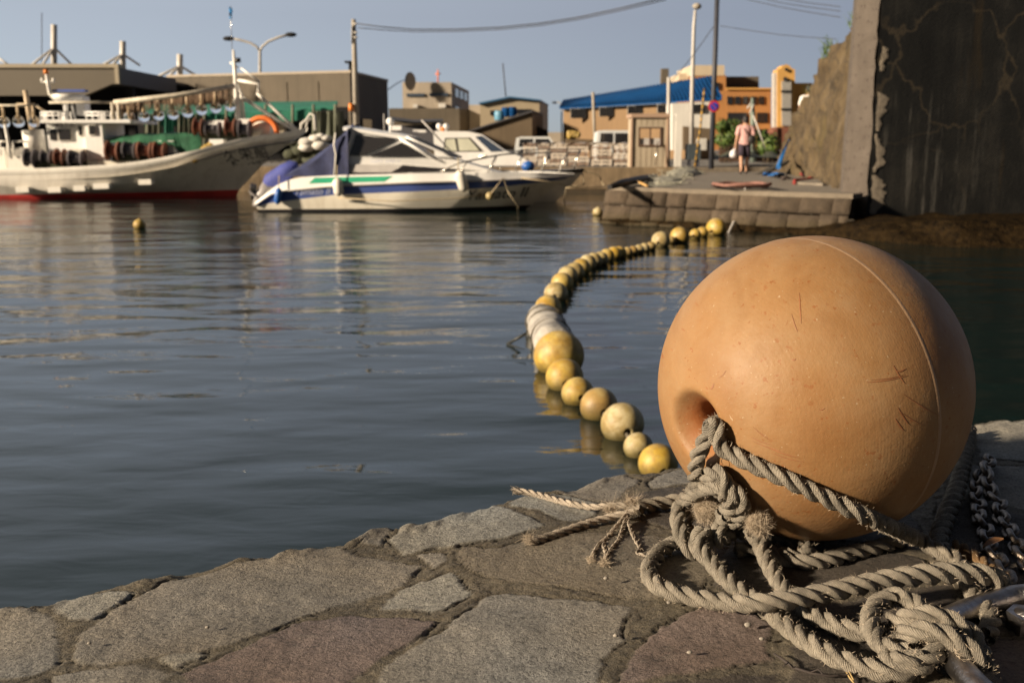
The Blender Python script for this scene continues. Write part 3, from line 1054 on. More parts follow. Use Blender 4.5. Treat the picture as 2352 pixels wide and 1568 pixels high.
for _ in range(420):
    s = random.random()
    p = Vector(wpt((2190 + 85 * s, 1462 + 82 * s + random.uniform(-10, 34), .034 - .026 * s, .014))[:3])
    hair(b, p, Vector((random.uniform(0, 1), random.uniform(-1, .2), random.uniform(-.5, .5))), random.uniform(.006, .018), .0003, .5, 4)
b.build('frayed_end', M_FUZZ, mr, recalc=False)
# shadowed ropes behind the knot
FRONT = False
rope('rope_run', [(1778, 1240, .013), (1800, 1241, .012), (1832, 1246, .012), (1858, 1262, .011), (1840, 1280, .010), (1790, 1272, .010), (1745, 1262, .010), (1690, 1262, .010)], mr, phase=.1)
rope('rope_run', [(1775, 1272, .010), (1830, 1290, .010), (1890, 1288, .010), (1950, 1272, .010), (2020, 1256, .010), (2080, 1236, .010)], mr, phase=.1)

# second rope coming round the back of the buoy on the right
br = thing('rope_length', 'worn dark rope running down behind the orange buoy beside the chains', 'rope', G(2190, 1220))
rope('rope_run', [(2226, 985, .015), (2218, 1040, .022), (2206, 1095, .022), (2188, 1150, .018), (2172, 1190, .013), (2160, 1225, .012), (2156, 1250, .012), (2166, 1272, .010)], br, r=.0150, fuzz=1200)
rope('frayed_rope_piece', [(2196, 1254, .012), (2215, 1266, .012), (2238, 1280, .012), (2258, 1296, .012), (2285, 1320, .010)], br, M_ROPE_SUNLIT, r=.0115)

# frayed rope end on the left
fr = thing('frayed_rope', 'unravelled rope end with loose yarns lying left of the knot on the pale stones', 'rope', G(1400, 1190))
rope('rope_run', [(1590, 1143, .020), (1560, 1148, .016), (1525, 1155, .013), (1488, 1160, .013), (1462, 1166, .014)], fr, r=.0125, fuzz=1200)
rope('loose_strand', [(1470, 1166, .016), (1420, 1160, .014), (1360, 1164, .008), (1310, 1156, .007), (1260, 1143, .006), (1215, 1131, .008), (1178, 1127, .010)], fr, M_ROPE_TAN, r=.0058, fuzz=600, lay=4)
rope('loose_strand', [(1455, 1176, .014), (1400, 1188, .008), (1345, 1203, .006), (1290, 1222, .006), (1240, 1238, .006), (1222, 1244, .006)], fr, M_ROPE_TAN, r=.0068, fuzz=500, lay=4)
for pts in ([(1448, 1168, .018), (1430, 1192, .008), (1408, 1220, .005), (1392, 1236, .004), (1375, 1250, .004), (1356, 1284, .004)],
            [(1446, 1168, .018), (1422, 1200, .008), (1396, 1230, .004), (1386, 1250, .004), (1392, 1270, .004), (1388, 1290, .004)],
            [(1440, 1180, .012), (1430, 1212, .006), (1420, 1240, .004), (1402, 1262, .004), (1390, 1288, .004)],
            [(1440, 1186, .010), (1450, 1220, .005), (1462, 1245, .004), (1470, 1258, .004), (1464, 1270, .003), (1490, 1278, .003)]):
    rope('loose_yarn', pts, fr, M_ROPE_TAN, r=.0031, fuzz=500, strands=2, ring=6, lay=5)
for (px, py, h, r, n, L) in [(1452, 1160, .016, .015, 800, (.012, .03)), (1405, 1170, .006, .012, 420, (.012, .03)), (1216, 1238, .008, .010, 420, (.008, .018)), (1358, 1286, .004, .007, 300, (.006, .014)), (1388, 1292, .004, .008, 380, (.006, .015))]:
    c = Vector(G(px, py, h))
    tuft('yarn_tuft', c, r, fr, n, None, 1, L, core=False)
b = MB()
for _ in range(130):
    p = Vector(G(1192 + random.uniform(-3, 8), 1127 + random.uniform(-5, 5), .009))
    hair(b, p, Vector((-1, .35, random.uniform(-.1, .35))) + Vector((random.uniform(-.1, .1), random.uniform(-.3, .3), 0)), random.uniform(.008, .016), .0006, .15, 3)
b.build('yarn_tuft', M_ROPE_TAN, fr, recalc=False)
for o in fr.children:
    if not o.data.uv_layers:
        o.data.uv_layers.new(name='lay')

# ------------------------------------------------------------------ chains and the mooring ring
M_STEEL = pm('worn_steel', (0.34, 0.32, 0.31), 0.30, 0.35, 60, 0.0012, 220, 1.0, kind='World')
M_IRON = pm('chain_iron', (0.11, 0.105, 0.10), 0.36, 0.5, 90, 0.0014, 260, 1.0, kind='World', col2=(0.16, 0.13, 0.105))  # iron darkened to stand in for the buoy's shade on the chains


def link_mb(L, W, r):
    b = MB()
    pts = []
    h = (L - W) / 2
    for i in range(9):
        a = -math.pi / 2 + math.pi * i / 8
        pts.append((h + (W / 2 - r) * math.cos(a), (W / 2 - r) * math.sin(a), 0))
    for i in range(9):
        a = math.pi / 2 + math.pi * i / 8
        pts.append((-h + (W / 2 - r) * math.cos(a), (W / 2 - r) * math.sin(a), 0))
    b.tube(pts, r, 10, closed=True)
    return b


def chain(pts, label):
    t = thing('chain', label, 'chain', G(pts[0][0], pts[0][1]), 'steel chains beside the buoy')
    path = spline([wpt(p) for p in pts], 0.0005)
    P = [Vector(p[:3]) for p in path]
    pitch, acc, last, k = 0.0300, 0.0, P[0], 0
    for i in range(1, len(P) - 1):
        acc += (P[i] - P[i - 1]).length
        if acc >= pitch:
            acc = 0
            d = (P[i] - last).normalized()
            c = (P[i] + last) / 2
            last = P[i]
            x = d
            up = Vector((0, 0, 1))
            y = up.cross(x).normalized()
            z = x.cross(y)
            M = Matrix((x, y, z)).transposed().to_4x4()
            twist = R(random.uniform(22, 52)) if k % 2 else R(random.uniform(-58, -30))
            M = Matrix.Translation(c) @ M @ Matrix.Rotation(twist, 4, 'X')
            m = link_mb(0.0435, 0.0285, 0.0050).xf(M)
            mz = min(v[2] for v in m.v)
            if mz < QZ + .003:
                m.xf(Matrix.Translation((0, 0, QZ + .003 - mz)))
            m.build('link', M_IRON, t, recalc=False)
            k += 1
    return t


chain([(2276, 1052, .016), (2262, 1080, .018), (2246, 1102, .016), (2240, 1134, .014), (2249, 1164, .014), (2247, 1190, .014), (2262, 1212, .014), (2268, 1240, .014), (2276, 1265, .014), (2294, 1290, .014), (2308, 1318, .014), (2318, 1348, .012), (2330, 1378, .012)],
      'steel chain nearer the orange buoy, with a dry leaf caught on it')
chain([(2262, 1072, .030), (2270, 1110, .022), (2280, 1140, .016), (2298, 1158, .014), (2292, 1181, .014), (2313, 1205, .014), (2326, 1235, .014), (2340, 1262, .014), (2358, 1290, .014), (2380, 1330, .014)],
      'steel chain farther from the orange buoy, running off beside the rope')
ring = thing('mooring_ring', 'big worn steel mooring ring under the lower knot at the quay corner', 'mooring ring', G(2320, 1480))
rp = [(2140, 1462, .020), (2178, 1500, .020), (2212, 1540, .020), (2250, 1582, .020), (2330, 1640, .020), (2440, 1640, .022), (2500, 1560, .026), (2470, 1440, .030), (2400, 1375, .026), (2340, 1368, .020), (2285, 1382, .016), (2225, 1400, .012), (2160, 1430, .014)]
b = MB()
b.tube([Vector(p[:3]) for p in spline([wpt(p) for p in rp] + [wpt(rp[0])], .008)][:-1], 0.0150, 18, closed=True)
b.build('ring', M_STEEL, ring)
b = MB()
c = Vector(G(2362, 1420, .014))
b.ball(c, 0.020, 20, 0, (1, 1, .8))
b.tube([c - Vector((0, 0, .02)), c + Vector((0.0, 0, .008))], 0.026, 6, s=False)
b.build('anchor_bolt', M_STEEL, ring)

# ------------------------------------------------------------------ small litter
M_LEAF = pm('dry_leaf', (0.28, 0.14, 0.06), 0.7, 0.3, 80, .001, 200, kind='World')
b = MB()
c = Vector(G(2281, 1251, .026))
rows = []
for i in range(9):
    s = i / 8 - .5
    w = .0075 * math.cos(s * math.pi) + .0004
    ctr = c + Vector((s * .036, s * .012, .004 * math.cos(s * 3) + s * .008))
    rows.append([ctr + Vector((0, -w, .003)), ctr, ctr + Vector((0, w, .004))])
b.grid(rows)
tag(b.build('leaf', M_LEAF, recalc=False), 'curled dry brown leaf caught on the chain', 'leaf')
M_TWIG = pm('twig', (0.035, 0.026, 0.022), 0.8, .2, 50)
b = MB()
b.tube([G(1778, 1500, .006), G(1800, 1515, .010), G(1822, 1532, .006), G(1860, 1544, .010), G(1905, 1552, .006), G(1960, 1548, .008), G(1980, 1540, .010)], [.0012, .0016, .002, .0016, .0014, .001, .0006], 6)
b.tube([G(1822, 1532, .008), G(1812, 1520, .016), G(1800, 1528, .018)], .0008, 5)
b.tube([G(1860, 1544, .010), G(1880, 1536, .016), G(1890, 1548, .018)], .0008, 5)
tag(b.build('twig', M_TWIG), 'thin dark twig lying on the flagstones below the rope', 'twig')
M_STRAW = pm('straw', (0.38, 0.27, 0.11), .7, .2, 40)
b = MB()
b.tube([G(1940, 1535, .006), G(1952, 1556, .008), G(1962, 1568, .005)], .0010, 5)
b.tube([G(1946, 1532, .008), G(1960, 1560, .010)], .0008, 5)
tag(b.build('straw', M_STRAW), 'dry pine needles poking out under the lower rope', 'pine needles')
M_PEB = pm('pebble', (0.24, 0.215, 0.18), .8, .3, 200, kind='World')
pb = [(476, 1439, .0025, 'tiny white pebble in the middle of the largest brown flagstone'), (205, 1476, .0024, 'tiny white chip at the left end of the largest brown flagstone'),
      (1718, 1434, .0042, 'largest pale pebble on the reddish flagstone under the rope'), (1750, 1466, .0030, 'small pale pebble on the right part of the reddish flagstone'),
      (1584, 1497, .0030, 'small pale pebble at the middle of the reddish flagstone'), (1414, 1459, .0030, 'small pale pebble by the joint left of the reddish flagstone'),
      (1392, 1327, .0034, 'pale pebble below the loose yarns on the yellowish flagstone'), (1536, 1383, .0028, 'pale pebble in the mortar below the rope loop')]
for px, py, r, lab in pb:
    b = MB()
    c = Vector(G(px, py, .009))
    b.ball(c, r, 8, 0, (1.2, .9, .7))
    b.v = [tuple(Vector(v) + Vector((random.uniform(-1, 1), random.uniform(-1, 1), random.uniform(-1, 1))) * r * .12) for v in b.v]
    tag(b.build('pebble', M_PEB), lab, 'pebble', 'pebbles on the quay')

# ------------------------------------------------------------------ the boom of yellow floats
def float_material(name, col, dark):
    t = NT(name)
    co = t.co()
    info = t.n.new('ShaderNodeObjectInfo')
    c = t.ramp(t.noise(t.co('World'), 9, 6, 0.65), [(0.32, tuple(x * .6 for x in dark)), (0.45, dark), (0.58, col), (0.75, tuple(min(1, x * 1.12) for x in col))])
    c = t.mix(t.math('MULTIPLY', info.outputs['Random'], 0.35), c, (0.34, 0.26, 0.115))
    bleach = t.ramp(t.noise(t.co('World'), 6.5, 4, 0.6), [(0.46, 0), (0.66, 0.75)])
    c = t.mix(bleach, c, (0.50, 0.40, 0.17))
    film = t.ramp(t.noise(t.co('World'), 22, 6, 0.75), [(0.45, 0), (0.7, 0.65)])
    c = t.mix(film, c, (0.20, 0.14, 0.055))
    g = t.n.new('ShaderNodeNewGeometry')
    s = t.n.new('ShaderNodeSeparateXYZ')
    t.l.new(g.outputs['Position'], s.inputs[0])
    wet = t.math('ADD', s.outputs['Z'], t.math('MULTIPLY', t.noise(t.co('World'), 25, 3), 0.05))
    c = t.mix(t.ramp(wet, [(0.04, 0.9), (0.11, 0)]), c, (0.09, 0.07, 0.02))      # slime at the waterline
    return t.out(c, 0.52, t.bump(t.noise(t.co('World'), 120, 4), 0.001))


M_FLOAT = float_material('float_yellow', (0.47, 0.315, 0.035), (0.36, 0.205, 0.015))
M_FLOAT_PALE = float_material('float_pale', (0.50, 0.43, 0.26), (0.30, 0.22, 0.085))
M_FLOAT_OCHRE = float_material('float_ochre', (0.31, 0.19, 0.05), (0.21, 0.12, 0.03))
M_HOLE = pm('float_hole', (0.03, 0.022, 0.012), 0.9)


def float_prof(squash=0.93):
    pr = [(0.13, -squash * 0.55), (0.14, -squash * 0.90), (0.17, -squash * 0.965), (0.24, -squash * 0.975)]
    for a in np.linspace(-72, 72, 26):
        pr.append((math.cos(R(a)), math.sin(R(a)) * squash))
    pr += [(0.24, squash * 0.975), (0.17, squash * 0.965), (0.14, squash * 0.90), (0.13, squash * 0.55)]
    return pr


FLOATS = [  # px, py of the middle, width in px, material, looks
    (1512, 1064, 92, 0, 'bright yellow float partly hidden by the quay edge beside the orange buoy', .35),
    (1466, 1026, 68, 1, 'small pale cream float between two yellow floats nearest the quay', .3),
    (1430, 974, 101, 1, 'pale topped yellow float with a dark hole facing the quay, above the small cream float', .30),
    (1376, 933, 88, 2, 'brownish ochre float, darkest of the floats near the quay', .30),
    (1327, 903, 76, 0, 'smallish yellow float just beyond the brownish float', .30),
    (1297, 866, 88, 0, 'dirty yellow float with a dark hole in front of the largest float', .30),
    (1284, 817, 118, 0, 'largest yellow float of the boom, in front of the white wrapped bundle', .30),
    (1259, 708, 62, 0, 'first pale yellow float just beyond the white wrapped bundle', .30),
    (1277, 675, 56, 1, 'second pale float beyond the white wrapped bundle', .3),
    (1291, 651, 52, 0, 'third float beyond the white wrapped bundle', .3),
    (1304, 634, 48, 1, 'fourth float beyond the white wrapped bundle', .3),
    (1320, 625, 46, 1, 'fifth float beyond the white wrapped bundle', .3),
    (1335, 615, 44, 0, 'sixth float beyond the white wrapped bundle', .3),
    (1350, 605, 42, 1, 'seventh float beyond the white wrapped bundle', .3),
    (1364, 600, 40, 1, 'eighth float beyond the white wrapped bundle, at the bend of the line', .3),
    (1379, 596, 38, 1, 'ninth float beyond the white wrapped bundle', .3),
    (1394, 589, 36, 0, 'tenth float beyond the white wrapped bundle', .3),
    (1410, 584, 36, 0, 'brightest yellow float halfway along the far stretch of the boom', .3),
    (1423, 582, 34, 0, 'yellow float next beyond the brightest one of the far stretch', .3),
    (1441, 580, 26, 2, 'first of the five small brownish floats before the far big ones', .3),
    (1454, 577, 25, 2, 'second of the five small brownish floats before the far big ones', .3),
    (1468, 574, 25, 1, 'third of the five small brownish floats before the far big ones', .3),
    (1481, 570, 24, 1, 'fourth of the five small brownish floats before the far big ones', .3),
    (1495, 567, 24, 2, 'fifth of the five small brownish floats, touching the far big ones', .3),
    (1518, 553, 43, 1, 'tan big float at the near end of the far group by the pier', .30),
    (1541, 553, 22, 2, 'little float squeezed between the two big far floats by the pier', .3),
    (1561, 544, 45, 0, 'big yellow float in the middle of the far group by the pier', .30),
    (1597, 539, 27, 0, 'small yellow float left of the last big one by the pier', .3),
    (1613, 535, 27, 0, 'small yellow float touching the last big one by the pier', .3),
    (1645, 525, 47, 0, 'last and biggest far yellow float, under the stone pier wall', .30),
]
FM = [M_FLOAT, M_FLOAT_PALE, M_FLOAT_OCHRE]
fl_mesh = {}
fpos = []
for px, py, w, mi, lab, sink in FLOATS:
    r = 0.12
    for _ in range(6):
        p = at_z(px, py, r * (1 - sink) - r * .12)
        r = w / 2 / FPX * (p - _C).length * 0.985
    fpos.append((p, r))
for k, (px, py, w, mi, lab, sink) in enumerate(FLOATS):
    p, r = fpos[k]
    a = fpos[max(0, k - 1)][0]
    c = fpos[min(len(fpos) - 1, k + 1)][0]
    d = (a - c).normalized()
    if mi not in fl_mesh:
        b = MB()
        b.lathe(float_prof(), 40)
        o = b.build('boom_float', [FM[mi]])
        o.data.transform(Matrix.Translation((0, 0, -0.93)))
        o.location = (0, 0, 0)
        fl_mesh[mi] = o.data
        h = MB()
        h.lathe([(0.0, -0.6), (0.135, -0.6), (0.135, 0.6), (0.0, 0.6)], 14)
        core = h.build('core', M_HOLE)
        core.data.transform(Matrix.Translation((0, 0, -0.6)))
        core.location = (0, 0, 0)
        fl_mesh[(mi, 'c')] = core.data
        bpy.data.objects.remove(o)
        bpy.data.objects.remove(core)
    o = bpy.data.objects.new('boom_float', fl_mesh[mi])
    scene.collection.objects.link(o)
    o.location = p
    o.scale = (r, r, r)
    o.rotation_euler = (d + Vector((0, 0, random.uniform(-.28, -.02)))).to_track_quat('Z', 'Y').to_euler()
    tag(o, lab, 'float', 'yellow floats of the boom')
    co = bpy.data.objects.new('core', fl_mesh[(mi, 'c')])
    scene.collection.objects.link(co)
    co.parent = o
M_LINE = pm('boom_line', (0.09, 0.075, 0.05), 0.9)
b = MB()
b.tube([p - Vector((0, 0, .02)) for p, r in fpos], 0.012, 6)
tag(b.build('boom_line', M_LINE), 'dark line threaded through the yellow floats', 'line')

# wrapped bundle in the boom
M_WRAP = pm('wrap_cloth', (0.30, 0.28, 0.25), 0.85, 0.35, 9, 0.012, 26, col2=(0.36, 0.34, 0.305), kind='World')
c0, c1 = at_z(1278, 800, .06), at_z(1245, 728, .06)
d = (c1 - c0)
b = MB()
rows = []
rb = 0.165
for i in range(41):
    s = i / 40
    ctr = c0 + d * s
    x = Vector((1, 0, 0))
    z = Vector((0, 0, 1))
    env = min(1, (s / .06) ** .5) * min(1, ((1 - s) / .06) ** .5) if 0 < s < 1 else 0.05
    row = []
    for j in range(36):
        th = 2 * math.pi * j / 36
        rr = rb * env * (0.92 - .12 * s + 0.10 * math.sin(3 * th + s * 9) * .4 + 0.16 * (fbm(np.array([th * 2.0]), np.array([s * 7.0]), 3, 5)[0] - .5))
        row.append(ctr + x * math.cos(th) * rr * 1.05 + z * math.sin(th) * rr)
    rows.append(row)
b.grid(rows, wrap=True)
wr = thing('wrapped_float', 'long float wrapped in dirty white cloth between the yellow floats', 'wrapped float', tuple(c0))
b.build('cloth', M_WRAP, wr)
for s in (.3, .62, .8):
    b = MB()
    ctr = c0 + d * s
    b.tube([ctr + Vector((math.cos(t) * rb * .95, 0, math.sin(t) * rb * .9)) for t in np.linspace(0, 6.28, 24)], .006, 5)
    b.build('lashing', M_LINE, wr)
M_DARKWOOD = pm('wet_wood', (0.022, 0.024, 0.022), 0.5, .3, 30)
b = MB()
b.tube([at_z(1165, 790, .004), at_z(1208, 766, .10)], .012, 7)
b.tube([at_z(1165, 790, .004), at_z(1209, 806, -.01)], .010, 7)
tag(b.build('stick', M_DARKWOOD), 'dark wet forked stick poking out of the water beside the wrapped float', 'stick')

# loose floats
for px, py, w, lab, mt in [(320, 515, 26, 'single yellow ball float drifting alone in front of the fishing boat', M_FLOAT), (1373, 487, 24, 'pale yellow ball float at the corner of the stone pier', M_FLOAT_PALE), ]:
    p = at_z(px, py, .08)
    r = w / 2 / FPX * (p - _C).length
    b = MB()
    b.ball((p.x, p.y, r * .55), r, 20)
    b.tube([(p.x, p.y, r * 1.5), (p.x, p.y, r * 1.75)], r * .12, 6)
    tag(b.build('ball_float', mt), lab, 'float')

# ------------------------------------------------------------------ the stone pier
PZ = 0.68
M_DECK = pm('pier_concrete', (0.172, 0.148, 0.116), 0.85, 0.22, 2.5, 0.01, 25, kind='World')
def pier_stone_material():
    t = NT('pier_stone')
    co = t.co('World')
    g = t.n.new('ShaderNodeNewGeometry')
    c = t.ramp(g.outputs['Random Per Island'], [(0, (0.058, 0.041, 0.025)), (.5, (0.080, 0.057, 0.036)), (1, (0.105, 0.078, 0.052))])
    c = t.mix(0.75, c, t.ramp(t.noise(co, 6, 7, 0.7), [(0.3, 0.45), (0.6, 1.0), (0.75, 1.25)]), 'MULTIPLY')
    s = t.n.new('ShaderNodeSeparateXYZ')
    t.l.new(g.outputs['Position'], s.inputs[0])
    z = t.math('ADD', s.outputs['Z'], t.math('MULTIPLY', t.noise(co, 3, 4), 0.22))
    c = t.mix(t.ramp(z, [(0.20, 0.9), (0.36, 0)]), c, (0.050, 0.036, 0.014))
    return t.out(c, .88, t.bump(t.noise(co, 18, 6, .7), .03))


M_PIERSTONE = pier_stone_material()
M_JOINT = pm('pier_joint', (0.05, 0.042, 0.03), 0.95, 0.2, 8, kind='World')
M_CAP = pm('pier_cap', (0.155, 0.128, 0.095), 0.85, 0.25, 4, 0.01, 25, kind='World')
M_WEED = pm('weed_rock', (0.007, 0.005, 0.003), 0.7, 0.7, 7, 0.08, 10, col2=(0.018, 0.011, 0.004), kind='World')
M_WEED.node_tree.nodes['Principled BSDF'].inputs['Specular IOR Level'].default_value = 0.06
PL, PR = at_z(1400, 430, PZ), at_z(1966, 447, PZ)
deck = [(PL.x + .25, PL.y + .12, PZ), (PR.x, PR.y + .12, PZ), (9.5, 26, PZ), (13, 33, PZ), (5.5, 33, PZ), (4.1, 28, PZ)]
b = MB()
b.slab(deck, (0, 0, -.6))
struct(b.build('pier_deck', M_DECK))
pier = thing('pier_wall', 'low stone pier wall of squared weathered blocks with a pale cap course', 'pier wall', (PL.x, PL.y, 0))
front = (PR - PL).normalized()
out = Vector((front.y, -front.x, 0))
if out.y > 0:
    out = -out
L = (PR - PL).length
side_d = (Vector(deck[5]) - Vector(deck[0])).normalized()
side_out = Vector((-side_d.y, side_d.x, 0))
b = MB()
b.slab([PL + Vector((.3, .2, -1)), PR + Vector((0, .2, -1)), PR + Vector((0, .2, -.02)), PL + Vector((.3, .2, -.02))], (0, -.18, 0))
b.build('joint_fill', M_JOINT, pier)


def block(b, p, ax, outv, w, h, dpt, batter):
    """a rough squared stone, rounded at its edges"""
    n = 6
    rows = []
    sd = random.random() * 50
    for i in range(n + 1):
        for_row = []
        v = i / n
        for j in range(n + 1):
            u = j / n
            e = min(1, min(u, 1 - u) * w / .05, min(v, 1 - v) * h / .05)
            e = math.sin(e * math.pi / 2)
            bulge = e * dpt * (0.75 + 0.5 * fbm(np.array([u * 3 + sd]), np.array([v * 3 + sd]), 2, 3)[0])
            q = p + ax * (u * w) + Vector((0, 0, v * h)) + outv * (bulge + batter * (1 - v) * h) 
            for_row.append(q)
        rows.append(for_row)
    b.grid(rows)


for (A, ax, ov, LL, m_end) in ((PL, front, out, L, 0), (Vector(deck[5]), -side_d, side_out, (Vector(deck[5]) - Vector(deck[0])).length - .1, 1)):
    for course, (z, h) in enumerate([(PZ - .34, .28), (PZ - .62, .27), (PZ - .92, .29)]):
        b = MB()
        x = -0.02 + random.uniform(0, .12) * (course != 0)
        while x < LL - .05:
            w = min(random.uniform(.26, .62), LL - x)
            block(b, A + ax * x + Vector((0, 0, z - A.z)) + ov * (0.10 + course * .16 + .03 * random.random()) - ax * .0, ax, ov, w - .006 - .012 * random.random(), h + .01 - .03 * random.random() ** 2, random.uniform(.05, .10), random.uniform(.22, .42))
            x += w
        b.build('stone_course', M_PIERSTONE if course < 2 else M_PIERSTONE, pier)
b = MB()
b.slab([PL + out * .14 + Vector((.06, 0, -.07)), PR + out * .14 + Vector((0, 0, -.07)), PR - out * .35 + Vector((0, 0, -.07)), PL - out * .35 + Vector((.2, 0, -.07))], (0, 0, .085))
b.build('cap_course', M_CAP, pier)


def rough_sheet(name, mat, f, us, vs, lab=None, cat=None, parent=None):
    b = MB()
    b.grid([[f(u, v) for u in us] for v in vs])
    o = b.build(name, mat, parent, recalc=False)
    if lab:
        tag(o, lab, cat)
    return o


def n3(x, y, sd=3, o=4):
    return fbm(np.array([x]), np.array([y]), o, sd)[0] - .5


# weed covered footing along the pier and the big wall
def footing(u, v):
    P0, P1, P2 = PL + out * .3, PR + out * .45, Vector((14, 13.6, 0))
    P0.z = P1.z = 0
    if u < .45:
        c = P0.lerp(P1, u / .45)
    else:
        c = P1.lerp(P2, (u - .45) / .55)
    big = min(1, max(0, (u - .40) / .1))
    w = .35 + 2.6 * big
    h = .10 + .22 * big
    nn = n3(u * 30, v * 6, 12)
    q = c + Vector((0, -1, 0)) * (w * (v - .35)) + Vector((0, 0, 1)) * (h * (1 - max(0, v - .55) / .45 * 1.6) + nn * (.10 + .12 * big) - (.12 if v > .96 else 0))
    if v < .2:
        q.y += 2.5 * big
    return (q.x + n3(u * 40, v * 9, 5) * .1, q.y + n3(u * 34, v * 3, 8) * .5 * (v > .3), q.z)


rough_sheet('rock_ledge', M_WEED, footing, np.linspace(0, 1, 120), np.linspace(0, 1, 22), 'dark weed covered rock footing along the bottom of the pier and the big black wall', 'rock ledge')

# ------------------------------------------------------------------ the big wall on the right
def dark_wall_material():
    t = NT('black_stained_wall')
    co = t.co('World')
    st = t.math('ADD', t.math('MULTIPLY', t.noise(t.co('World', (2.0, 2.0, 0.16)), 1.3, 7, 0.75, 0.3), 0.5), t.math('MULTIPLY', t.noise(co, 1.1, 6, 0.65), 0.5))
    c = t.ramp(st, [(0.3, (0.006, 0.006, 0.006)), (0.5, (0.014, 0.014, 0.013)), (0.68, (0.040, 0.037, 0.031))])
    wob = t.n.new('ShaderNodeVectorMath')
    wob.operation = 'ADD'
    nz = t.n.new('ShaderNodeTexNoise')
    nz.inputs['Scale'].default_value = 1.6
    nz.inputs['Detail'].default_value = 5
    t.l.new(co, nz.inputs['Vector'])
    sc = t.n.new('ShaderNodeVectorMath')
    sc.operation = 'SCALE'
    sc.inputs['Scale'].default_value = 0.9
    t.l.new(nz.outputs['Color'], sc.inputs[0])
    t.l.new(co, wob.inputs[0])
    t.l.new(sc.outputs[0], wob.inputs[1])
    e = t.n.new('ShaderNodeTexVoronoi')
    e.feature = 'DISTANCE_TO_EDGE'
    e.inputs['Scale'].default_value = 0.62
    t.l.new(wob.outputs[0], e.inputs['Vector'])
    crack = t.ramp(e.outputs['Distance'], [(0.0, 1), (0.006, 0.8), (0.018, 0)])
    seen = t.ramp(t.noise(co, 0.7, 3), [(0.38, 0), (0.54, 0.55)])
    c = t.mix(t.math('MULTIPLY', crack, seen), c, (0.085, 0.066, 0.042))
    run = t.ramp(t.noise(t.co('World', (5, 5, 0.3)), 1.5, 5, 0.7), [(0.54, 0), (0.72, 0.8)])
    where = t.ramp(t.noise(co, 0.55, 3), [(0.50, 0), (0.62, 1)])
    c = t.mix(t.math('MULTIPLY', run, where), c, (0.17, 0.16, 0.14))
    rust = t.ramp(t.noise(t.co('World', (2, 2, 0.25)), 1.1, 4), [(0.62, 0), (0.8, 0.5)])
    c = t.mix(rust, c, (0.075, 0.045, 0.012))
    return t.out(c, 0.62, t.bump(t.noise(co, 30, 5), 0.01), **{'Specular IOR Level': 0.3})


M_BLACKWALL = dark_wall_material()


def pillar_material():
    t = NT('pitted_render')
    co = t.co('World')
    c = t.ramp(t.noise(co, 2.5, 6, 0.65), [(0.3, (0.070, 0.056, 0.044)), (0.6, (0.098, 0.080, 0.064)), (0.8, (0.118, 0.096, 0.077))])
    d = t.ramp(t.voro(t.co('World', (1, 1, 1), (0, .6, 0)), 7.5, 'F1', 0.25), [(0.14, 1), (0.24, 0)])
    c = t.mix(t.math('MULTIPLY', d, 0.85), c, (0.08, 0.06, 0.05))
    return t.out(c, 0.9, t.bump(t.math('SUBTRACT', t.noise(co, 40, 4), d), 0.02))


M_PILLAR = pillar_material()
M_CHIP = pm('chipped_plaster', (0.22, 0.185, 0.14), 0.9, 0.3, 12, 0.02, 40, kind='World')
WA, WB, WC = Vector((6.06, 18.3, 0)), Vector((6.22, 17.55, 0)), Vector((16, 19.4, 0))
bw = thing('sea_wall', 'tall black stained concrete wall with pale cracks at the right edge', 'wall', (8, 18, 0))
b = MB()
b.slab([WB + Vector((0, 0, -.4)), WC + Vector((0, 0, -.4)), WC + Vector((0, 5, -.4)), WB + Vector((3.2, 5, -.4))], (0, 0, 6.6))
b.build('stained_face', M_BLACKWALL, bw)
# pitted buttress at the corner
b = MB()
rows = []
for i in range(45):
    z = -.3 + i * .148
    ch = 0.06 * max(0, n3(z * 3, 2, 31) * 2 + .1)
    bat = max(0, (4.0 - z)) * .012
    wA = WA - Vector((bat, 0, 0))
    wB = WB + Vector((-.01 + n3(z * 5, 7, 9) * .05 - ch, -.004, 0))
    rows.append([Vector((p.x, p.y, z)) for p in (wA + Vector((.1, .5, 0)), wA, wA.lerp(wB, .33), wA.lerp(wB, .66), wB, wB + Vector((.12, .2, 0)))])
b.grid(rows, s=False)
b.build('buttress', M_PILLAR, bw)
# chipped plaster strip along the corner
b = MB()
for z0, z1, w in [(.35, 1.0, .20), (1.05, 1.7, .16), (1.75, 2.4, .20), (2.75, 3.15, .17), (.1, .5, .12)]:
    rows = []
    for i in range(31):
        s = i / 30
        z = z0 + (z1 - z0) * s
        ww = w * (0.3 + 1.1 * (n3(z * 5, w * 9, 17) + .4) + .7 * n3(z * 16, w * 5, 13)) * min(1, s * 5 + .2, (1 - s) * 5 + .2)
        fd = (WC - WB).normalized()
        base = WB + Vector((.02, 0, z)) + fd * max(0, .04 + .16 * n3(z * 4, z0 * 3, 19))
        rows.append([base + fd * (max(.07, ww * 1.2) * u) + Vector((0, -.004 - .012 * (n3(z * 9, u * 4 + z0, 4) + .5) * (0 < u < 1), 0)) for u in (0, .25, .5, .75, 1)])
    b.grid(rows)
b.build('chipped_patch', M_CHIP, bw)
b = MB()
pp = at_y(2139, 88, 17.8)
b.ball(pp, .075, 12, sc=(.9, .5, 1.2))
b.build('pale_stub', M_CHIP, bw)

